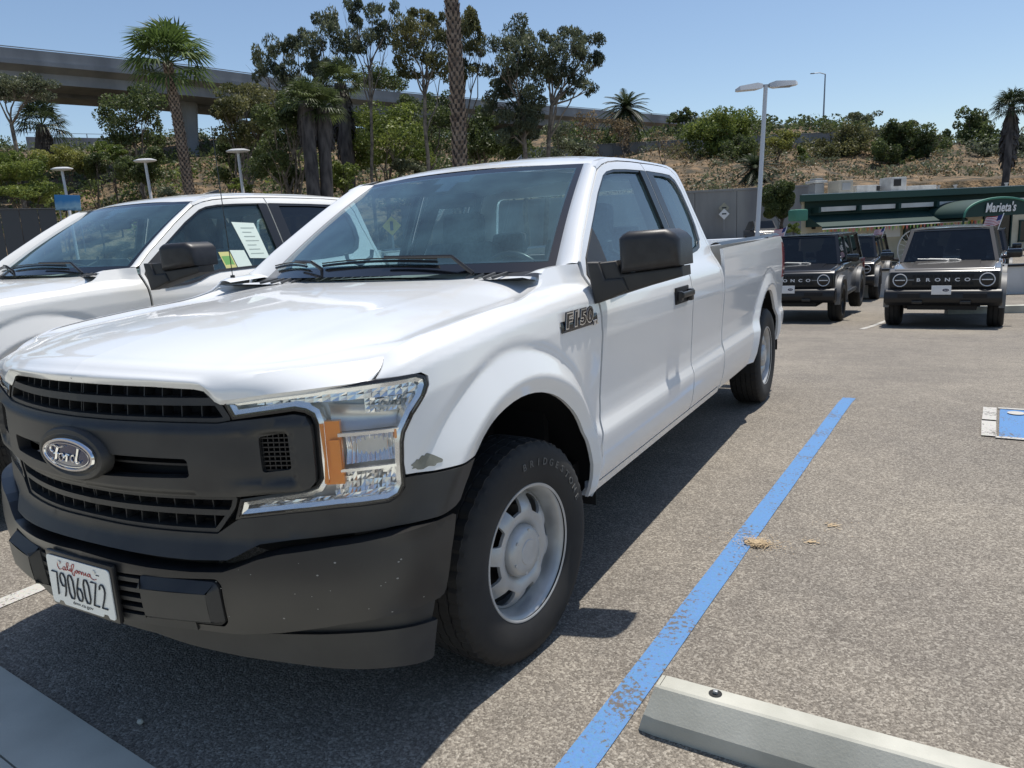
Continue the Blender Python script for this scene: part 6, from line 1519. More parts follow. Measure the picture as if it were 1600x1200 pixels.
for i, (py, m) in enumerate(((325, 'signyellow'), (334.5, 'white_plain'))):
    p = at(1131.5, py, 58); T = thing('diamond_sign', ['upper yellowish diamond warning sign on the far wall', 'lower white diamond sign on the far wall'][i], 'sign', p, math.atan2(RH.y, RH.x))
    V = [(-.42, 0, 0), (0, 0, -.42), (.42, 0, 0), (0, 0, .42), (-.42, .02, 0), (0, .02, -.42), (.42, .02, 0), (0, .02, .42)]
    mesh('sign_plate', V, [(0, 1, 2, 3), (7, 6, 5, 4), (0, 4, 5, 1), (1, 5, 6, 2), (2, 6, 7, 3), (3, 7, 4, 0)], MT['greysign'] if i == 0 else MT[m], T, 0)
    b = MB(); b.box((0, -.012, .02), (.34, .01, .10)); b.build('sign_symbol', MT['ink'], T, 0)
    b = MB(); b.tube([(0, .05, -1.3), (0, .05, .3)], .03, 5); b.build('sign_post', MT['galv'], T, 0)
p = at(612, 353, 20); T = thing('diamond_sign', 'small yellow diamond sign on a post seen through the windshield of the nearest pickup', 'sign', p, math.atan2(RH.y, RH.x))
V = [(-.26, 0, 0), (0, 0, -.26), (.26, 0, 0), (0, 0, .26)]; mesh('sign_plate', V, [(0, 1, 2, 3)], MT['signyellow'], T, 0)
b = MB(); b.tube([(0, .05, -2.4), (0, .05, .2)], .03, 5); b.build('sign_post', MT['galv'], T, 0); b = MB(); b.box((0, -.012, 0), (.08, .01, .24)); b.build('sign_symbol', MT['ink'], T, 0)

# ---- overpass: two parallel concrete viaducts
HT = 21.8
path = [atz(px, py, HT) for px, py in ((0, 73), (150, 88), (300, 104), (420, 120), (560, 138), (760, 157), (940, 172), (1015, 178))]
dL = (path[0]-path[2]).normalized(); path = [path[0]+dL*120, path[0]+dL*40]+path
path.append(path[-1]+(path[-1]-path[-3]).normalized()*60)
path = [Vector((p.x, p.y, HT)) for p in path]
def viaduct(name, label, off, dz, cols, girder=3.6):
    T = thing(name, label, 'overpass', (0, 0, 0), 0, None); sec = [(0, 0), (0, -1.0), (-.25, -1.05), (-.25, -1.45), (1.0, -1.9), (1.0, -girder), (5.2, -girder), (5.2, -1.9), (7.0, -1.9), (7.0, -girder-.1), (11.0, -girder-.1), (11.0, -1.9), (12.25, -1.45), (12.25, 0), (12.0, 0), (12.0, -.95), (.22, -.95), (.22, 0)]
    rows = []
    for i, p in enumerate(path):
        t = (path[min(i+1, len(path)-1)]-path[max(i-1, 0)]); t.z = 0; t.normalize(); n = Vector((-t.y, t.x, 0)); n = n if n.dot(FH) > 0 else -n
        rows.append([p+n*(off+a)+Vector((0, 0, dz+z)) for a, z in sec])
    V = [q for r in rows for q in r]; m = len(sec); F = []
    for i in range(len(rows)-1):
        for k in range(m): k2 = (k+1) % m; F.append((i*m+k, i*m+k2, (i+1)*m+k2, (i+1)*m+k))
    mesh('deck', V, F, MT['bridge'], T, 30)
    # parapet rail line and joints
    b = MB(); b.tube([r[0]+Vector((0, 0, .12)) for r in rows], .06, 4); b.build('parapet_rail', MT['galv'], T, 0)
    for px_ in cols:
        # column under the deck at the station nearest the pixel column
        best = None
        for i in range(len(path)-1):
            for k in range(20):
                q = path[i]+(path[i+1]-path[i])*(k/20); w = q-C0; d = w.dot(Vector(CF)); 
                if d < 5: continue
                x = 800+FPX*w.dot(Vector(CR))/d
                if best is None or abs(x-px_) < best[0]: best = (abs(x-px_), q, (path[i+1]-path[i]).normalized())
        _, q, t = best; n = Vector((-t.y, t.x, 0)); n = n if n.dot(FH) > 0 else -n
        c = q+n*(off+6); zt_ = HT+dz-girder; zb2 = hzp(c)-1.5; rz = math.atan2(t.y, t.x); b = MB()
        M_ = Matrix.Rotation(rz, 3, 'Z'); V = []
        for z, w, dpt in ((zb2, .70, .70), (zt_-4, .80, .85), (zt_+.2, 1.0, 1.35)):
            for x, y in ((-w, -dpt), (-w*.6, -dpt-.25), (w*.6, -dpt-.25), (w, -dpt), (w, dpt), (w*.6, dpt+.25), (-w*.6, dpt+.25), (-w, dpt)): p_ = M_ @ Vector((x, y, 0)); V.append((c.x+p_.x, c.y+p_.y, z))
        F = []
        for j in range(2):
            for k in range(8): k2 = (k+1) % 8; F.append((j*8+k, j*8+k2, (j+1)*8+k2, (j+1)*8+k))
        mesh('column', V, F, MT['bridge'], T, 0)
    return T
viaduct('overpass', 'long concrete overpass crossing the sky at upper left', 0, 0, [-240, 322, 700], 2.9)
a = at(40, 214, 118); c = at(262, 216, 128); T = wall_seg('roadside_barrier', 'dark concrete road barrier beneath the overpass at left', 'barrier', a, c, a.z-9, a.z, .5, MT['bridge'])
for k in range(12):
    q = MB(); q.bbox((2+k*2.2, 0, 9.35), (.14, .14, .7), .02); q.build('rail_post', MT['galv'], T, 0)
q = MB(); q.tube([(0, 0, 9.65), (27, 0, 9.65)], .05, 4); q.build('guard_rail', MT['galv'], T, 0)

# ---- lamps
def lot_lamp(label, top, base_px, depth, head, two=False):
    tp = at(*top, depth); bp = at(*base_px, depth); g = gz(bp.x, bp.y); k = (tp-bp); t_ = (g-bp.z)/k.z; b0 = bp+k*t_
    T = thing('lamp_post', label, 'lamp post', b0, math.atan2(RH.y, RH.x)); L = T.matrix_world
    inv = Matrix.Rotation(-math.atan2(RH.y, RH.x), 3, 'Z'); tl = inv @ (tp-b0)
    b = MB(); b.tube([(0, 0, 0), tl], [.10, .085] if two else [.11, .09], 10); b.build('post', MT['pole'], T, 50)
    b = MB(); b.add(*lathe([(.25, 0), (.25, .35), (.01, .36)], 12, 'z')); b.build('post_base', MT['stopc'], T, 40)
    if two:
        for s, w, dy in ((-1, 1.25, .12), (1, 1.30, -.12)):
            b = MB(); x0 = tl.x+s*.14; x1 = tl.x+s*(w); V = []
            for x, hw, zt, zz in ((x0, .10, .09, -.07), (tl.x+s*.38, .24, .15, -.10), (x1-s*.12, .24, .12, -.06), (x1, .12, .05, -.05)):
                V += [(x, tl.y-hw+dy*0, tl.z+zz), (x, tl.y+hw, tl.z+zz), (x, tl.y+hw*.7, tl.z+zt), (x, tl.y-hw*.7, tl.z+zt)]
            sl_ = .07*s*(-1 if s < 0 else 0)
            V = [(x, y, z-abs(x-tl.x)*(.09 if s < 0 else -.01)) for x, y, z in V]
            F = [(3, 2, 1, 0), (12, 13, 14, 15)]+[(i*4+k, i*4+(k+1) % 4, i*4+4+(k+1) % 4, i*4+4+k) for i in range(3) for k in range(4)]
            b.add(V, F if s > 0 else [tuple(reversed(f)) for f in F]); b.build('lamp_head', MT['pole'], T, 30)
        b = MB(); b.bbox((tl.x, tl.y, tl.z), (.30, .12, .10), .02); b.build('lamp_bracket', MT['galv'], T, 40)
        b = MB(); b.box((tl.x+.80, tl.y, tl.z-.085), (.5, .3, .02)); b.build('lamp_lens', MT['galv'], T, 0)
    else:
        b = MB(); V, F = lathe([(.01, .17), (.5, .14), (.80, .05), (.82, 0), (.70, -.06), (.3, -.10), (.01, -.12)], 28, 'z'); b.add([(v[0]*head+tl.x, v[1]*head*.6+tl.y, v[2]*head+tl.z+.1) for v in V], F); b.build('lamp_head', MT['pole'], T, 50)
    return T
lot_lamp('tall white lamp post with two flat heads, in front of the far wall', (1196.5, 134), (1183, 372), 31, 1, True)
lot_lamp('white single-head lamp post nearest the second pickup door, rightmost of three', (372, 239), (380, 302), 46, .9)
lot_lamp('white single-head lamp post beside the palm trunk, middle of three', (227, 254), (236, 308), 48, .9)
lot_lamp('white single-head lamp post at far left beside the billboard', (97, 267), (109, 333), 50, .9)
p0 = at(1286, 192, 112); p1 = at(1289.5, 116, 112); T = thing('street_light', 'slim street light with a curved arm on the hilltop skyline', 'street light', (p0.x, p0.y, p0.z-1.5)); q = p1-Vector(T.location)
b = MB(); b.tube([(0, 0, 0), tuple(q)], [.14, .09], 8); b.tube([tuple(q), tuple(q-RH*.8+Vector((0, 0, .25))), tuple(q-RH*1.7+Vector((0, 0, .22)))], .06, 6); b.build('post', MT['galv'], T, 50)
b = MB(); c = q-RH*1.95+Vector((0, 0, .2)); b.bbox(tuple(c), (.6, .3, .12), .04, Matrix.Rotation(math.atan2(RH.y, RH.x), 3, 'Z')); b.build('lamp_head', MT['galv'], T, 50)
# billboard with a landscape print
p = at(106, 318, 47); T = thing('billboard', 'small blue landscape billboard behind the left lamp post', 'billboard', (p.x, p.y, p.z-.55), math.atan2(RH.y, RH.x))
mb = mat('printed_sky', (.05, .25, .50), .5); n, l, bb = nodes(mb); tc = n.new('ShaderNodeTexCoord'); sp = n.new('ShaderNodeSeparateXYZ'); l.new(tc.outputs['Object'], sp.inputs[0]); r = n.new('ShaderNodeValToRGB'); e = r.color_ramp.elements; e[0].position = .0; e[0].color = (.35, .42, .48, 1); e[1].position = 1; e[1].color = (.03, .22, .50, 1); q = e.new(.35); q.color = (.03, .14, .28, 1); q = e.new(.55); q.color = (.30, .50, .62, 1); nz = n.new('ShaderNodeTexNoise'); nz.inputs['Scale'].default_value = 3; l.new(tc.outputs['Object'], nz.inputs['Vector']); ad = n.new('ShaderNodeMath'); ad.operation = 'MULTIPLY_ADD'; ad.inputs[1].default_value = .5; l.new(nz.outputs['Fac'], ad.inputs[0]); l.new(sp.outputs['Z'], ad.inputs[2]); l.new(ad.outputs[0], r.inputs[0]); l.new(r.outputs[0], bb.inputs['Base Color'])
b = MB(); b.bbox((0, 0, .6), (1.6, .06, .95), .01, Matrix.Rotation(R(4), 3, 'Y')); b.build('printed_panel', mb, T, 0)
b = MB(); b.tube([(-.6, .05, -2.5), (-.6, .05, 1.0)], .04, 6); b.tube([(.6, .05, -2.5), (.6, .05, .9)], .04, 6); b.build('billboard_post', MT['galv'], T, 0)
# ================================================================ vegetation
def leaf_cloud(b, rr, cen, rad, n, size, droop=.0, flat=0.0):
    """Leaf-sized faces through an ellipsoid, denser towards its skin."""
    c = Vector(cen)
    for _ in range(n):
        while True:
            d = Vector((rr.uniform(-1, 1), rr.uniform(-1, 1), rr.uniform(-1, 1)))
            if .05 < d.length <= 1: break
        d = d*(d.length**-.35)
        if d.length > 1.08: d = d.normalized()*1.08
        p = c+Vector((d.x*rad[0], d.y*rad[1], d.z*rad[2])); s = size*rr.uniform(.6, 1.4)
        a = Vector((rr.gauss(0, 1), rr.gauss(0, 1), rr.gauss(0, 1)-droop*2)).normalized(); o = a.cross(Vector((rr.gauss(0, 1), rr.gauss(0, 1), rr.gauss(0, 1)))).normalized()
        L = a*s*(1.25 if droop else .8); Wd = o*s*(.38 if droop else .55)
        k = len(b.v); b.v.extend([tuple(p-L), tuple(p+Wd-L*.1), tuple(p+L), tuple(p-Wd+L*.1)]); b.f.append((k, k+1, k+2, k+3)); b.m.append(0)
def limb(b, rr, p, q, r0, r1, n=5, wob=.04):
    p, q = Vector(p), Vector(q); L = (q-p).length; P = []
    for i in range(n+1):
        t = i/n; w = math.sin(math.pi*t)*L*wob; P.append(p+(q-p)*t+Vector((rr.uniform(-1, 1), rr.uniform(-1, 1), rr.uniform(-.4, .4)))*w)
    b.tube(P, [r0+(r1-r0)*i/n for i in range(n+1)], 6); return P
_seed = [100]
def px_tree(name, label, cat, depth, base, clumps, leaf, bark='bark', size=.16, dens=1.0, trunk=.25, droop=0.0, fork=None, deep=1.0, group=None):
    """Tree from its trunk foot and the leaf masses seen in the photograph (px, py, rx, ry), spread in depth."""
    _seed[0] += 1; rr = random.Random(_seed[0]); bp = at(*base, depth); g = hzp(bp)
    T = thing(name, label, cat, (bp.x, bp.y, g-.3), 0, group); O = Vector(T.location)
    k = depth/FPX; tb = MB(); lb = MB(); cs = []
    gr = 1.5 if droop else (1.85 if len(clumps) < 9 else 1.6); size *= .66
    for px, py, rx, ry in clumps:
        rx *= gr; ry *= gr
        dd = depth+rr.uniform(-1, 1)*deep*max(1.0, rx*k*1.2); c = at(px, py, dd)-O; cs.append((c, rx*k, ry*k))
    low = min(c.z-r for c, _, r in cs); 
    fk = Vector((sum(c.x for c, _, _ in cs)/len(cs)*.35+0, sum(c.y for c, _, _ in cs)/len(cs)*.35, max(.8, low*.75))) if fork is None else at(*fork, depth)-O
    limb(tb, rr, (0, 0, 0), fk, trunk, trunk*.7, 6, .02)
    for c, rx, ry in cs:
        st = fk if rr.random() < .6 else fk*.8+Vector((0, 0, 0))
        P = limb(tb, rr, st, c, trunk*.42, trunk*.10, 5, .06)
        for _ in range(3): limb(tb, rr, P[3], c+Vector((rr.uniform(-.8, .8)*rx, rr.uniform(-.8, .8)*rx, rr.uniform(-.6, .8)*ry)), trunk*.14, trunk*.04, 3, .08)
        vol = rx*rx*ry; nsub = max(3, int(4+vol*.5)); nsub = min(nsub, 11)
        area = 4*rx*ry
        n = int(dens*area*(2.0 if droop else 2.3)/(size*size)); n = max(80, min(n, 9000))
        for j in range(nsub):
            a = rr.uniform(0, 6.283); e = rr.uniform(-.8, .9); q = c+Vector((math.cos(a)*rx*.62, math.sin(a)*rx*.62, e*ry*.62)) if j else c
            f = rr.uniform(.30, .52); leaf_cloud(lb, rr, q, (rx*f, rx*f, ry*f*1.05), n//nsub, size, droop)
    tb.build('trunk', MT[bark], T, 50); lb.build('crown', MT[leaf], T, 0); return T
def auto_clumps(seed, cx, cy, rx, ry, n, r=(.30, .5)):
    rr = random.Random(seed); out = []
    for i in range(n):
        a = i*2.399+rr.uniform(-.3, .3); d = math.sqrt((i+.5)/n)*.72; f = rr.uniform(*r); out.append((cx+math.cos(a)*d*rx, cy+math.sin(a)*d*ry, rx*f, ry*f))
    return out
def fan_leaf(b, rr, hub, dirn, up, L, n=15, spread=200, fold=.12):
    """One fan-palm leaf: radiating blades from the end of the stalk."""
    d = dirn.normalized(); s = d.cross(up).normalized(); u = s.cross(d).normalized()
    for k in range(n):
        a = R(-spread/2+spread*k/(n-1)+rr.uniform(-3, 3)); v = (d*math.cos(a)+s*math.sin(a)).normalized(); l_ = L*(.78+.22*math.cos(a*.8))*rr.uniform(.9, 1.06)
        w = (s*math.cos(a)-d*math.sin(a))*L*.045; tip = hub+v*l_-u*l_*.16-Vector((0, 0, l_*.20)); m1 = hub+v*l_*.55+w+u*fold*L*.2; m2 = hub+v*l_*.55-w+u*fold*L*.2
        i = len(b.v); b.v.extend([tuple(hub), tuple(m1), tuple(tip), tuple(m2)]); b.f.append((i, i+1, i+2, i+3)); b.m.append(0)
def feather_leaf(b, rr, p0, dirn, L, n=22, droop=.6):
    """Arching feather frond with leaflets."""
    d = dirn.normalized(); side = d.cross(Vector((0, 0, 1))); side = side.normalized() if side.length > .1 else Vector((1, 0, 0)); P = []
    for k in range(n+1):
        t = k/n; P.append(p0+d*L*t-Vector((0, 0, droop*L*t*t*.8)))
    for k in range(1, n+1):
        t = k/n; l_ = L*.17*math.sin(math.pi*min(1, .12+t*.9))**.6
        for s in (-1, 1):
            q = P[k]+(side*s*.9+(P[k]-P[k-1]).normalized()*.6).normalized()*l_-Vector((0, 0, l_*.25)); i = len(b.v)
            b.v.extend([tuple(P[k-1]), tuple(q), tuple(P[k])]); b.f.append((i, i+1, i+2)); b.m.append(0)
    b.tube(P[::4]+[P[-1]], [.03*L/3]*len(P[::4])+[.005], 3, False)
def palm_trunk(T, P, r0, r1, boots=True, mats='boot'):
    b = MB(); n = len(P); b.tube(P, [r0+(r1-r0)*i/(n-1) for i in range(n)], 14); b.build('trunk', MT['bark_dark'] if boots else MT[mats], T, 50)
    if boots:
        s = MB(); rr = random.Random(int(abs(P[0][0])*10)+5); L = sum((Vector(P[i+1])-Vector(P[i])).length for i in range(n-1)); rows = int(L/.16)
        for j in range(rows):
            t = j/rows*(n-1); i = min(int(t), n-2); c = Vector(P[i]).lerp(Vector(P[i+1]), t-i); r = r0+(r1-r0)*j/rows
            for k in range(9):
                a = 6.283*(k+.5*(j % 2))/9+j*.05; o = Vector((math.cos(a), math.sin(a), 0)); w = Vector((-math.sin(a), math.cos(a), 0))*r*.27; h = .17*rr.uniform(.8, 1.25); pr = r*.22*rr.uniform(.6, 1.5)
                q = c+o*r*.96; i0 = len(s.v); s.v.extend([tuple(q-w), tuple(q+w), tuple(q+w*.7+o*pr+Vector((0, 0, h))), tuple(q-w*.7+o*pr+Vector((0, 0, h))), tuple(q+o*r*.0+Vector((0, 0, h*1.15)))])
                for f in ((0, 1, 2, 3), (3, 2, 4)): s.f.append(tuple(x+i0 for x in f)); s.m.append(0)
        o = s.build('leaf_stub', MT['boot'], T, 0); o['kind'] = 'stuff'
def fan_palm(label, crown, base, depth, L, r0=.28, r1=.22, n=46, skirt=0.0, group=None, leaf='palm', stub=True):
    _seed[0] += 1; rr = random.Random(_seed[0]); top = at(*crown, depth); bp = at(*base, depth); k = (hzp(bp)-.3-bp.z)/((top-bp).z); b0 = bp+(top-bp)*k if abs(k) < 3 else Vector((bp.x, bp.y, hzp(bp)-.3))
    T = thing('palm_tree', label, 'palm tree', b0, 0, group); t = top-b0; P = [tuple(t*s+Vector((.12*math.sin(s*4), .1*math.sin(s*3), 0))) for s in np.linspace(0, 1, 12)]
    palm_trunk(T, P, r0, r1, stub, 'skirt'); b = MB(); st = MB(); top = Vector(P[-1])
    for i in range(n):
        a = i*2.399; e = 1.35-(i/n)**1.1*1.75+rr.uniform(-.22, .22); d = Vector((math.cos(a)*math.cos(e), math.sin(a)*math.cos(e), math.sin(e))); hub = top+d*L*rr.uniform(.48, .62)-Vector((0, 0, .06*L*(i/n)))
        st.tube([top, hub], [.03, .02], 4, False); up = Vector((0, 0, 1)) if abs(d.z) < .9 else Vector((1, 0, 0)); fan_leaf(b, rr, hub, d, up, L*.62)
    b.build('crown', MT[leaf], T, 0); o = st.build('leaf_stalk', MT['palm'], T, 30); o['kind'] = 'stuff'
    if skirt:
        s = MB()
        for i in range(420):
            z = rr.uniform(0, skirt); a = rr.uniform(0, 6.283); r = r1*1.1+.75*math.sin(math.pi*min(1, (z/skirt)*.9+.1))**.5*rr.uniform(.6, 1)*min(1, skirt/3)*.65; l_ = rr.uniform(.7, 1.4)
            c = top+Vector((math.cos(a)*r1, math.sin(a)*r1, -z)); e_ = top+Vector((math.cos(a)*r, math.sin(a)*r, -z-l_)); w = Vector((-math.sin(a), math.cos(a), 0))*rr.uniform(.06, .16)
            i0 = len(s.v); s.v.extend([tuple(c), tuple(e_-w), tuple(e_+w)]); s.f.append((i0, i0+1, i0+2)); s.m.append(0)
        o = s.build('dead_frond', MT['skirt'], T, 0); o['kind'] = 'stuff'
    return T
def date_palm(label, crown, base, depth, L, n=60, leaf='palm_dark', low=-.9):
    _seed[0] += 1; rr = random.Random(_seed[0]); top = at(*crown, depth); bp = at(*base, depth); b0 = Vector((top.x, top.y, min(hzp(top), top.z-1)-.3))
    T = thing('palm_tree', label, 'palm tree', b0); t = top-b0; palm_trunk(T, [tuple(t*s) for s in np.linspace(0, 1, 5)], .38, .42, False, 'bark_dark'); b = MB()
    for i in range(n):
        a = i*2.399; e = 1.3-(i/n)*(1.3-low); d = Vector((math.cos(a)*math.cos(e), math.sin(a)*math.cos(e), math.sin(e))); feather_leaf(b, rr, t, d, L*rr.uniform(.85, 1.1), 18, .55)
    b.build('crown', MT[leaf], T, 0); return T

# --- palms
fan_palm('green fan palm with a textured trunk rising before the overpass at upper left', (263, 98), (291, 300), 42, 2.5, .30, .26, 40)
fan_palm('very tall palm trunk running out of the top of the picture, scaly bark', (699, -150), (712, 258), 26, 2.6, .26, .235, 40, stub=True)
fan_palm('shaggy fan palm with a thick dark trunk, left one of the close pair', (478, 160), (486, 300), 44, 1.5, .42, .38, 34, 1.2, 'thick-trunked shaggy palms', 'oak', False)
fan_palm('shaggy fan palm with a thick dark trunk, right one of the close pair', (505, 170), (507, 300), 44.5, 1.5, .40, .36, 34, 1.2, 'thick-trunked shaggy palms', 'oak', False)
fan_palm('shaggy palm behind the close pair, hung with dead fronds', (533, 132), (540, 245), 55, 2.0, .5, .45, 34, 4.5, None, 'oak', False)
fan_palm('fan palm with a long brown skirt at the right edge of the view', (1583, 168), (1566, 300), 55, 1.5, .26, .22, 40, 3.4, None, 'palm_dark', False)
fan_palm('short shaggy palm in the shade under the overpass at far left', (66, 196), (60, 240), 70, 2.6, .5, .45, 30, 2.2, None, 'palm_dark', False)
date_palm('round feathery date palm on the skyline right of the eucalyptus', (978, 168), (978, 205), 92, 3.9)
date_palm('dark feathery palm on the slope behind the two-headed lamp post', (1180, 262), (1180, 300), 66, 2.7, 56, 'palm_dark', -1.0)
# --- eucalyptus belt: label, depth, foot, fork, leaf masses
E = 'eucalyptus_tree'
px_tree(E, 'sparse eucalyptus with separate dark tufts, leftmost of the tall group', 'tree', 60, (470, 300), [(400, 92, 11, 18), (412, 112, 14, 13), (430, 108, 13, 18), (443, 75, 20, 17), (452, 122, 20, 15), (466, 65, 15, 14)], 'euc', size=.20, trunk=.16, droop=.8, fork=(452, 170), deep=.4)
px_tree(E, 'tall eucalyptus with a dense dark top tuft between open sky', 'tree', 58, (505, 300), [(502, 30, 17, 19), (500, 56, 19, 16), (485, 85, 15, 15), (490, 108, 18, 14), (535, 62, 17, 20), (545, 85, 12, 16), (520, 108, 17, 12), (506, 120, 14, 10)], 'euc', size=.20, trunk=.18, droop=.8, fork=(500, 150), deep=.4)
px_tree(E, 'slender eucalyptus on a thin pale trunk reaching the top of the frame', 'tree', 52, (580, 300), [(548, 12, 13, 14), (560, 35, 11, 14), (572, 62, 17, 16), (600, 40, 17, 15), (606, 62, 12, 12), (583, 12, 14, 10), (560, 78, 12, 11), (612, 15, 8, 10)], 'euc', size=.17, trunk=.13, droop=.8, fork=(577, 110), deep=.4)
px_tree(E, 'broad olive-tinted eucalyptus left of the tall palm trunk', 'tree', 50, (664, 300), [(640, 38, 24, 18), (660, 22, 20, 13), (650, 68, 26, 16), (635, 95, 15, 18), (668, 92, 24, 18), (685, 62, 16, 18), (690, 110, 16, 16), (652, 118, 20, 10), (680, 35, 12, 14)], 'euc_olive', size=.16, trunk=.16, droop=.6, fork=(664, 150), deep=.5)
px_tree(E, 'airy eucalyptus behind the tall palm trunk, light showing through', 'tree', 56, (715, 300), [(722, 42, 18, 20), (742, 38, 16, 18), (735, 75, 17, 14), (740, 105, 18, 13), (722, 120, 13, 12), (755, 60, 8, 14)], 'euc_olive', size=.17, trunk=.15, droop=.7, fork=(725, 160), deep=.4)
px_tree(E, 'big dense eucalyptus in the middle, just right of the tall palm trunk', 'tree', 54, (818, 300), [(800, 48, 22, 18), (780, 70, 22, 18), (812, 78, 28, 22), (790, 105, 28, 18), (825, 112, 26, 18), (775, 130, 20, 14), (810, 140, 30, 16), (800, 172, 28, 18), (825, 195, 22, 20), (770, 165, 16, 14), (835, 160, 22, 18), (795, 205, 20, 18)], 'euc', size=.17, trunk=.22, droop=.6, fork=(818, 180), deep=.6)
px_tree(E, 'spreading eucalyptus leaning right against the sky, rightmost of the tall group', 'tree', 54, (845, 300), [(865, 62, 18, 12), (900, 50, 20, 12), (925, 62, 14, 14), (888, 75, 22, 15), (915, 90, 20, 15), (937, 92, 8, 17), (860, 95, 18, 16), (885, 112, 24, 14), (905, 130, 17, 12), (925, 140, 8, 9), (858, 122, 14, 14), (880, 150, 12, 8)], 'euc', size=.17, trunk=.20, droop=.6, fork=(862, 165), deep=.5)
# --- middle and left masses
B = 'broadleaf_tree'
px_tree(B, 'umbrella-topped tree with bare pale limbs at the far left edge', 'tree', 62, (32, 300), [(22, 128, 22, 9), (48, 138, 24, 9), (5, 142, 16, 10), (62, 130, 12, 6), (-20, 135, 20, 12)], 'greyg', size=.17, trunk=.22, fork=(18, 195), deep=.6)
px_tree(B, 'dark leafy tree filling the gap under the overpass left of the fan palm', 'tree', 66, (225, 300), [(170, 185, 20, 14), (200, 160, 24, 16), (226, 170, 18, 15), (206, 205, 20, 16), (232, 208, 14, 14), (185, 215, 18, 12), (222, 145, 14, 10)], 'oak', size=.2, trunk=.25, dens=.8)
px_tree(B, 'olive-topped bushy tree right of the overpass column', 'tree', 52, (385, 300), [(388, 142, 28, 12), (372, 160, 20, 13), (404, 165, 24, 15), (362, 185, 16, 13), (388, 200, 24, 18), (418, 205, 20, 17), (368, 218, 16, 15), (352, 175, 8, 9)], 'euc_olive', size=.17, trunk=.25)
px_tree(B, 'dark glossy tree in front of the shaggy palms', 'tree', 46, (450, 300), [(445, 165, 22, 16), (425, 190, 24, 18), (450, 205, 28, 20), (480, 190, 22, 20), (505, 195, 18, 20), (435, 235, 24, 20), (415, 250, 20, 18), (470, 165, 20, 14)], 'oak', size=.16, trunk=.22)
px_tree(B, 'shadowy tree at the foot of the overpass column', 'tree', 60, (350, 300), [(358, 232, 12, 14), (368, 255, 18, 16), (390, 240, 18, 15), (405, 262, 18, 14), (356, 278, 12, 9)], 'oak', size=.18, trunk=.2)
px_tree(B, 'medium green tree below the slender eucalyptus', 'tree', 56, (602, 300), [(595, 195, 26, 16), (575, 220, 22, 18), (615, 215, 28, 20), (640, 240, 22, 16), (590, 245, 26, 16), (620, 180, 18, 12)], 'lime', size=.18, trunk=.2)
px_tree(B, 'dark round tree beside the foot of the tall palm', 'tree', 62, (745, 300), [(745, 205, 18, 20), (770, 225, 22, 18), (740, 235, 16, 14), (765, 195, 14, 12), (755, 180, 10, 12)], 'oak', size=.19, trunk=.2)
px_tree(B, 'shaded tree between the olive eucalyptus and the tall palm trunk', 'tree', 63, (672, 290), [(650, 165, 16, 14), (690, 160, 16, 16), (672, 195, 22, 18), (690, 225, 16, 16), (655, 225, 18, 14)], 'oak', size=.19, trunk=.2, dens=.8)
px_tree(B, 'pale dusty shrub tree right of the leaning eucalyptus', 'tree', 64, (885, 260), [(880, 225, 20, 14), (860, 238, 18, 12), (905, 232, 18, 10), (870, 205, 12, 12)], 'greyg', size=.19, trunk=.14, dens=.7)
px_tree(B, 'rounded dark tree standing behind the overpass', 'tree', 150, (592, 150), [(575, 128, 14, 10), (592, 120, 18, 10), (610, 130, 16, 10), (592, 133, 22, 8)], 'oak', size=.4, trunk=.4)
# shrubs along the left slope
S_ = 'shrub'
sh = [('light green bush at the left edge below the umbrella tree', 52, (20, 300), auto_clumps(1, 20, 262, 42, 26, 7), 'lime'),
      ('yellow-green bush rising behind the left lamp posts', 56, (95, 305), auto_clumps(2, 100, 250, 38, 20, 6), 'yellowg'),
      ('round blue-green bush between the left lamp posts', 55, (148, 300), auto_clumps(3, 146, 256, 27, 24, 6), 'oak'),
      ('light green bush behind the round dark one', 60, (180, 290), auto_clumps(4, 175, 238, 30, 16, 5), 'lime'),
      ('dark hedge-like bush left of the palm foot', 58, (222, 300), auto_clumps(5, 222, 262, 34, 24, 7), 'oak'),
      ('low olive bush at the bottom left behind the boundary fence', 50, (50, 320), auto_clumps(6, 45, 298, 50, 16, 6), 'lime'),
      ('small flowering bush below the rightmost single-head lamp', 47, (372, 300), auto_clumps(7, 372, 290, 18, 10, 4), 'lime'),
      ('low bush at the foot of the fan palm', 45, (265, 302), auto_clumps(8, 262, 300, 20, 7, 4), 'greyg'),
      ('green bush right of the thick palm trunks', 48, (538, 300), auto_clumps(9, 535, 275, 22, 26, 6), 'lime'),
      ('spiky bush left of the thick palm trunks', 48, (455, 300), auto_clumps(10, 450, 280, 22, 20, 6), 'oak'),
      ('dusty bush behind the cab roof, left of the scaly palm', 56, (640, 280), auto_clumps(11, 640, 262, 30, 14, 5), 'greyg'),
      ('dark bush at the foot of the central eucalyptus', 58, (800, 270), auto_clumps(12, 800, 232, 34, 18, 6), 'oak'),
      ('low grey-green bush on the slope above the cab roof', 66, (915, 250), auto_clumps(13, 915, 238, 22, 9, 4), 'greyg')]
for lb, d_, base, cl, m in sh: px_tree(S_, lb, 'shrub', d_, base, cl, m, 'bark_dark', .15, 1.1, .08)
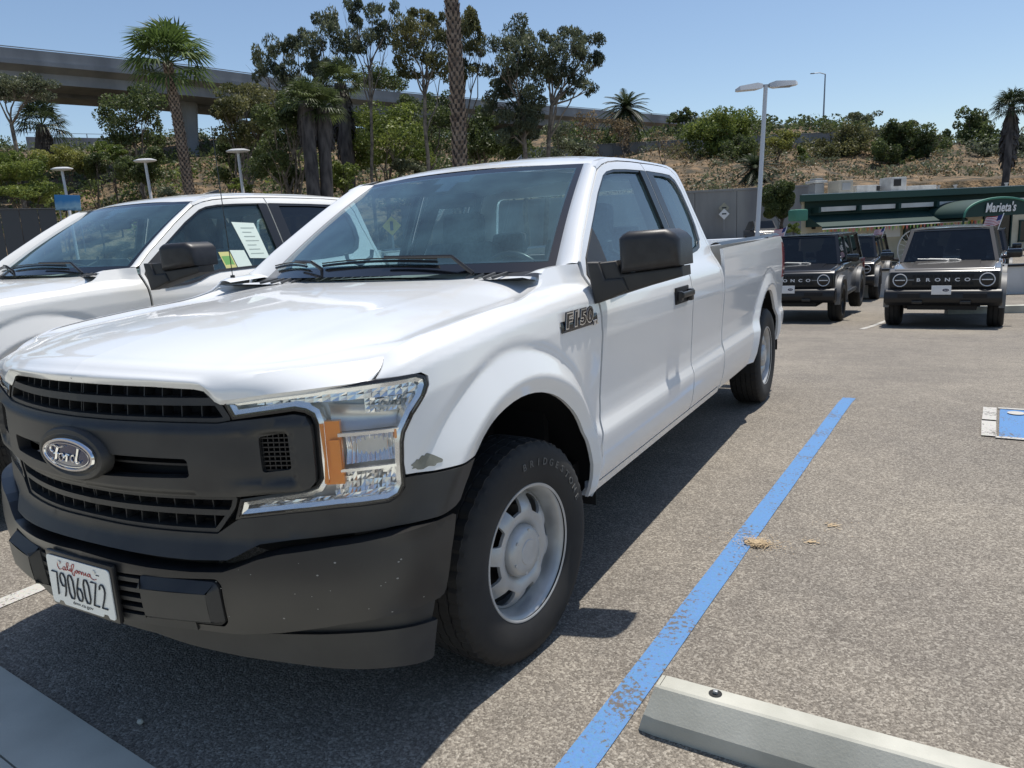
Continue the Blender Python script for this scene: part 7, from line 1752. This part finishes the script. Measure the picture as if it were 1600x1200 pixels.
# right-hand slope
px_tree(B, 'large rounded green tree on the slope left of the two-headed lamp post', 'tree', 84, (1115, 300), auto_clumps(21, 1128, 214, 52, 50, 13, (.26, .42)), 'lime', 'bark_dark', .24, 1.0, .28)
px_tree(B, 'dark lower part tree beneath the large rounded one', 'tree', 80, (1150, 290), auto_clumps(22, 1158, 232, 30, 26, 7), 'oak', 'bark_dark', .22, 1.0, .2)
px_tree(B, 'small yellow-green tree right of the two-headed lamp post', 'tree', 82, (1212, 268), auto_clumps(23, 1222, 218, 27, 17, 7, (.3, .42)), 'yellowg', 'bark_dark', .2, .7, .13)
px_tree(S_, 'small round green shrub on the slope beside the yellow-green tree', 'shrub', 82, (1256, 262), auto_clumps(24, 1256, 243, 11, 12, 4), 'lime', 'bark_dark', .18, 1.2, .1)
px_tree(B, 'wide olive tree on the slope behind the restaurant roof units', 'tree', 84, (1308, 280), auto_clumps(25, 1318, 232, 50, 40, 12, (.26, .4)), 'euc_olive', 'bark_dark', .23, .8, .2)
px_tree(B, 'dense dark tree behind the restaurant, left one of the big pair', 'tree', 80, (1400, 290), auto_clumps(26, 1402, 243, 40, 52, 12, (.28, .42)), 'oak', 'bark_dark', .22, 1.2, .25)
px_tree(B, 'dense dark tree behind the restaurant, right one of the big pair', 'tree', 80, (1452, 290), auto_clumps(27, 1454, 246, 40, 54, 12, (.28, .42)), 'oak', 'bark_dark', .22, 1.2, .25)
px_tree(B, 'olive-green tree crown showing above the big dark pair', 'tree', 92, (1425, 240), auto_clumps(28, 1408, 200, 30, 12, 6), 'euc_olive', 'bark_dark', .26, .9, .2)
px_tree(B, 'round blue-green tree alone on the skyline left of the skirted palm', 'tree', 105, (1522, 235), auto_clumps(29, 1522, 200, 34, 34, 9, (.28, .42)), 'oak', 'bark_dark', .3, 1.0, .25)
px_tree(B, 'tree top on the skyline right of the street light', 'tree', 112, (1345, 200), auto_clumps(30, 1342, 185, 23, 11, 6), 'greyg', 'bark_dark', .3, 1.0, .2)
px_tree(B, 'dark round tree top on the skyline above the hill wall', 'tree', 112, (1065, 210), auto_clumps(31, 1066, 182, 20, 13, 6), 'oak', 'bark_dark', .3, 1.1, .2)
px_tree(B, 'grey leafy tree on the terrace before the skirted palm', 'tree', 76, (1545, 290), auto_clumps(32, 1545, 240, 26, 20, 7), 'greyg', 'bark_dark', .22, .9, .2)
px_tree(S_, 'pale green shrub tree right of the big dark pair', 'shrub', 82, (1500, 275), auto_clumps(33, 1492, 250, 20, 12, 5), 'lime', 'bark_dark', .2, .9, .12)
px_tree(B, 'grey-green tree at the right edge behind the skirted palm', 'tree', 80, (1596, 290), auto_clumps(34, 1600, 245, 24, 34, 8), 'greyg', 'bark_dark', .22, .8, .2)
px_tree(S_, 'dark low bushes on the terrace edge right of the olive tree', 'shrub', 88, (1370, 240), auto_clumps(35, 1368, 232, 16, 12, 4), 'oak', 'bark_dark', .2, 1.0, .12)
# bare and half-bare trees
def bare_tree(label, base, top, depth, spread, seed, leafy=0):
    rr = random.Random(seed); bp = at(*base, depth); g = hzp(bp); tp = at(*top, depth); T = thing('bare_tree', label, 'tree', (bp.x, bp.y, g-.2)); b = MB(); lb = MB(); O = Vector(T.location)
    H_ = tp.z-g
    def grow(p, d, L, r, lv):
        q = p+d*L; P = limb(b, rr, p, q, r, r*.6, 3, .06)
        if lv == 0:
            if leafy: leaf_cloud(lb, rr, q, (.4, .4, .3), leafy, .13)
            return
        for _ in range(3 if lv > 1 else 4):
            e = (d+Vector((rr.gauss(0, 1), rr.gauss(0, 1), rr.gauss(.1, .6)))*spread).normalized(); grow(q, e, L*rr.uniform(.6, .85), r*.55, lv-1)
    grow(Vector((0, 0, 0)), Vector((rr.uniform(-.1, .1), 0, 1)).normalized(), H_*.30, .11, 4)
    b.build('trunk', MT['bark_dark'], T, 50)
    if leafy: lb.build('crown', MT['dry'], T, 0)
bare_tree('leafless brown tree on the slope behind the cab roof', (1035, 245), (1038, 188), 72, .55, 5, 2)
bare_tree('half-dead tree with thin dark twigs left of the hill wall', (938, 235), (935, 145), 74, .6, 9, 6)
bare_tree('dry twiggy tree between the date palm and the leafless one', (975, 235), (972, 170), 78, .6, 12, 8)
# clipped cypress by the restaurant corner
px_tree('clipped_tree', 'tall clipped oval tree with dark foliage by the restaurant corner', 'tree', 45, (1221, 372), [(1222, 300, 13, 13), (1221, 318, 17, 16), (1222, 334, 16, 12), (1220, 308, 15, 14)], 'oak', 'bark_dark', .10, 2.2, .14, deep=.05)
px_tree(S_, 'small pale shrub at the foot of the clipped tree', 'shrub', 44, (1238, 370), auto_clumps(40, 1238, 358, 12, 8, 4), 'lime', 'bark_dark', .1, 1.0, .05)
# scrub on the dry slopes: clumps nobody could count
def scrub(name, label, mat_, seed, n, u0, u1, v0, v1, s0, s1, nb=26, size=.16):
    rr = random.Random(seed); b = MB()
    for _ in range(n):
        u = rr.uniform(u0, u1); v = rr.uniform(v0, v1); q = C0+RH*u+FH*v; z = hz(u, v); s = rr.uniform(s0, s1); leaf_cloud(b, rr, (q.x, q.y, z+s*.35), (s, s, s*.6), int(nb*s*s)+8, size)
    o = b.build(name, MT[mat_], None, 0); _props(o, label, None, None, 'stuff')
scrub('undergrowth', 'dark scrub scattered over the hillside', 'oak', 1, 520, -78, -2, 63, 112, .6, 1.9, 30, .2)
scrub('undergrowth', 'grey-green scrub scattered over the hillside', 'greyg', 2, 800, -78, 70, 63, 112, .4, 1.3, 30, .18)
scrub('undergrowth', 'dry brown brush over the slopes', 'dry', 3, 1700, -70, 75, 62, 98, .25, .9, 34, .12)
scrub('undergrowth', 'low bushes along the hilltop', 'oak', 4, 420, -10, 95, 101, 122, .9, 2.3, 30, .26)
scrub('undergrowth', 'green bushes along the right-hand terrace', 'euc_olive', 7, 110, 20, 75, 88, 98, .9, 2.0, 34, .2)
scrub('undergrowth', 'light green scrub at the left foot of the hill', 'lime', 6, 120, -60, -18, 62, 90, .5, 1.4, 30, .18)
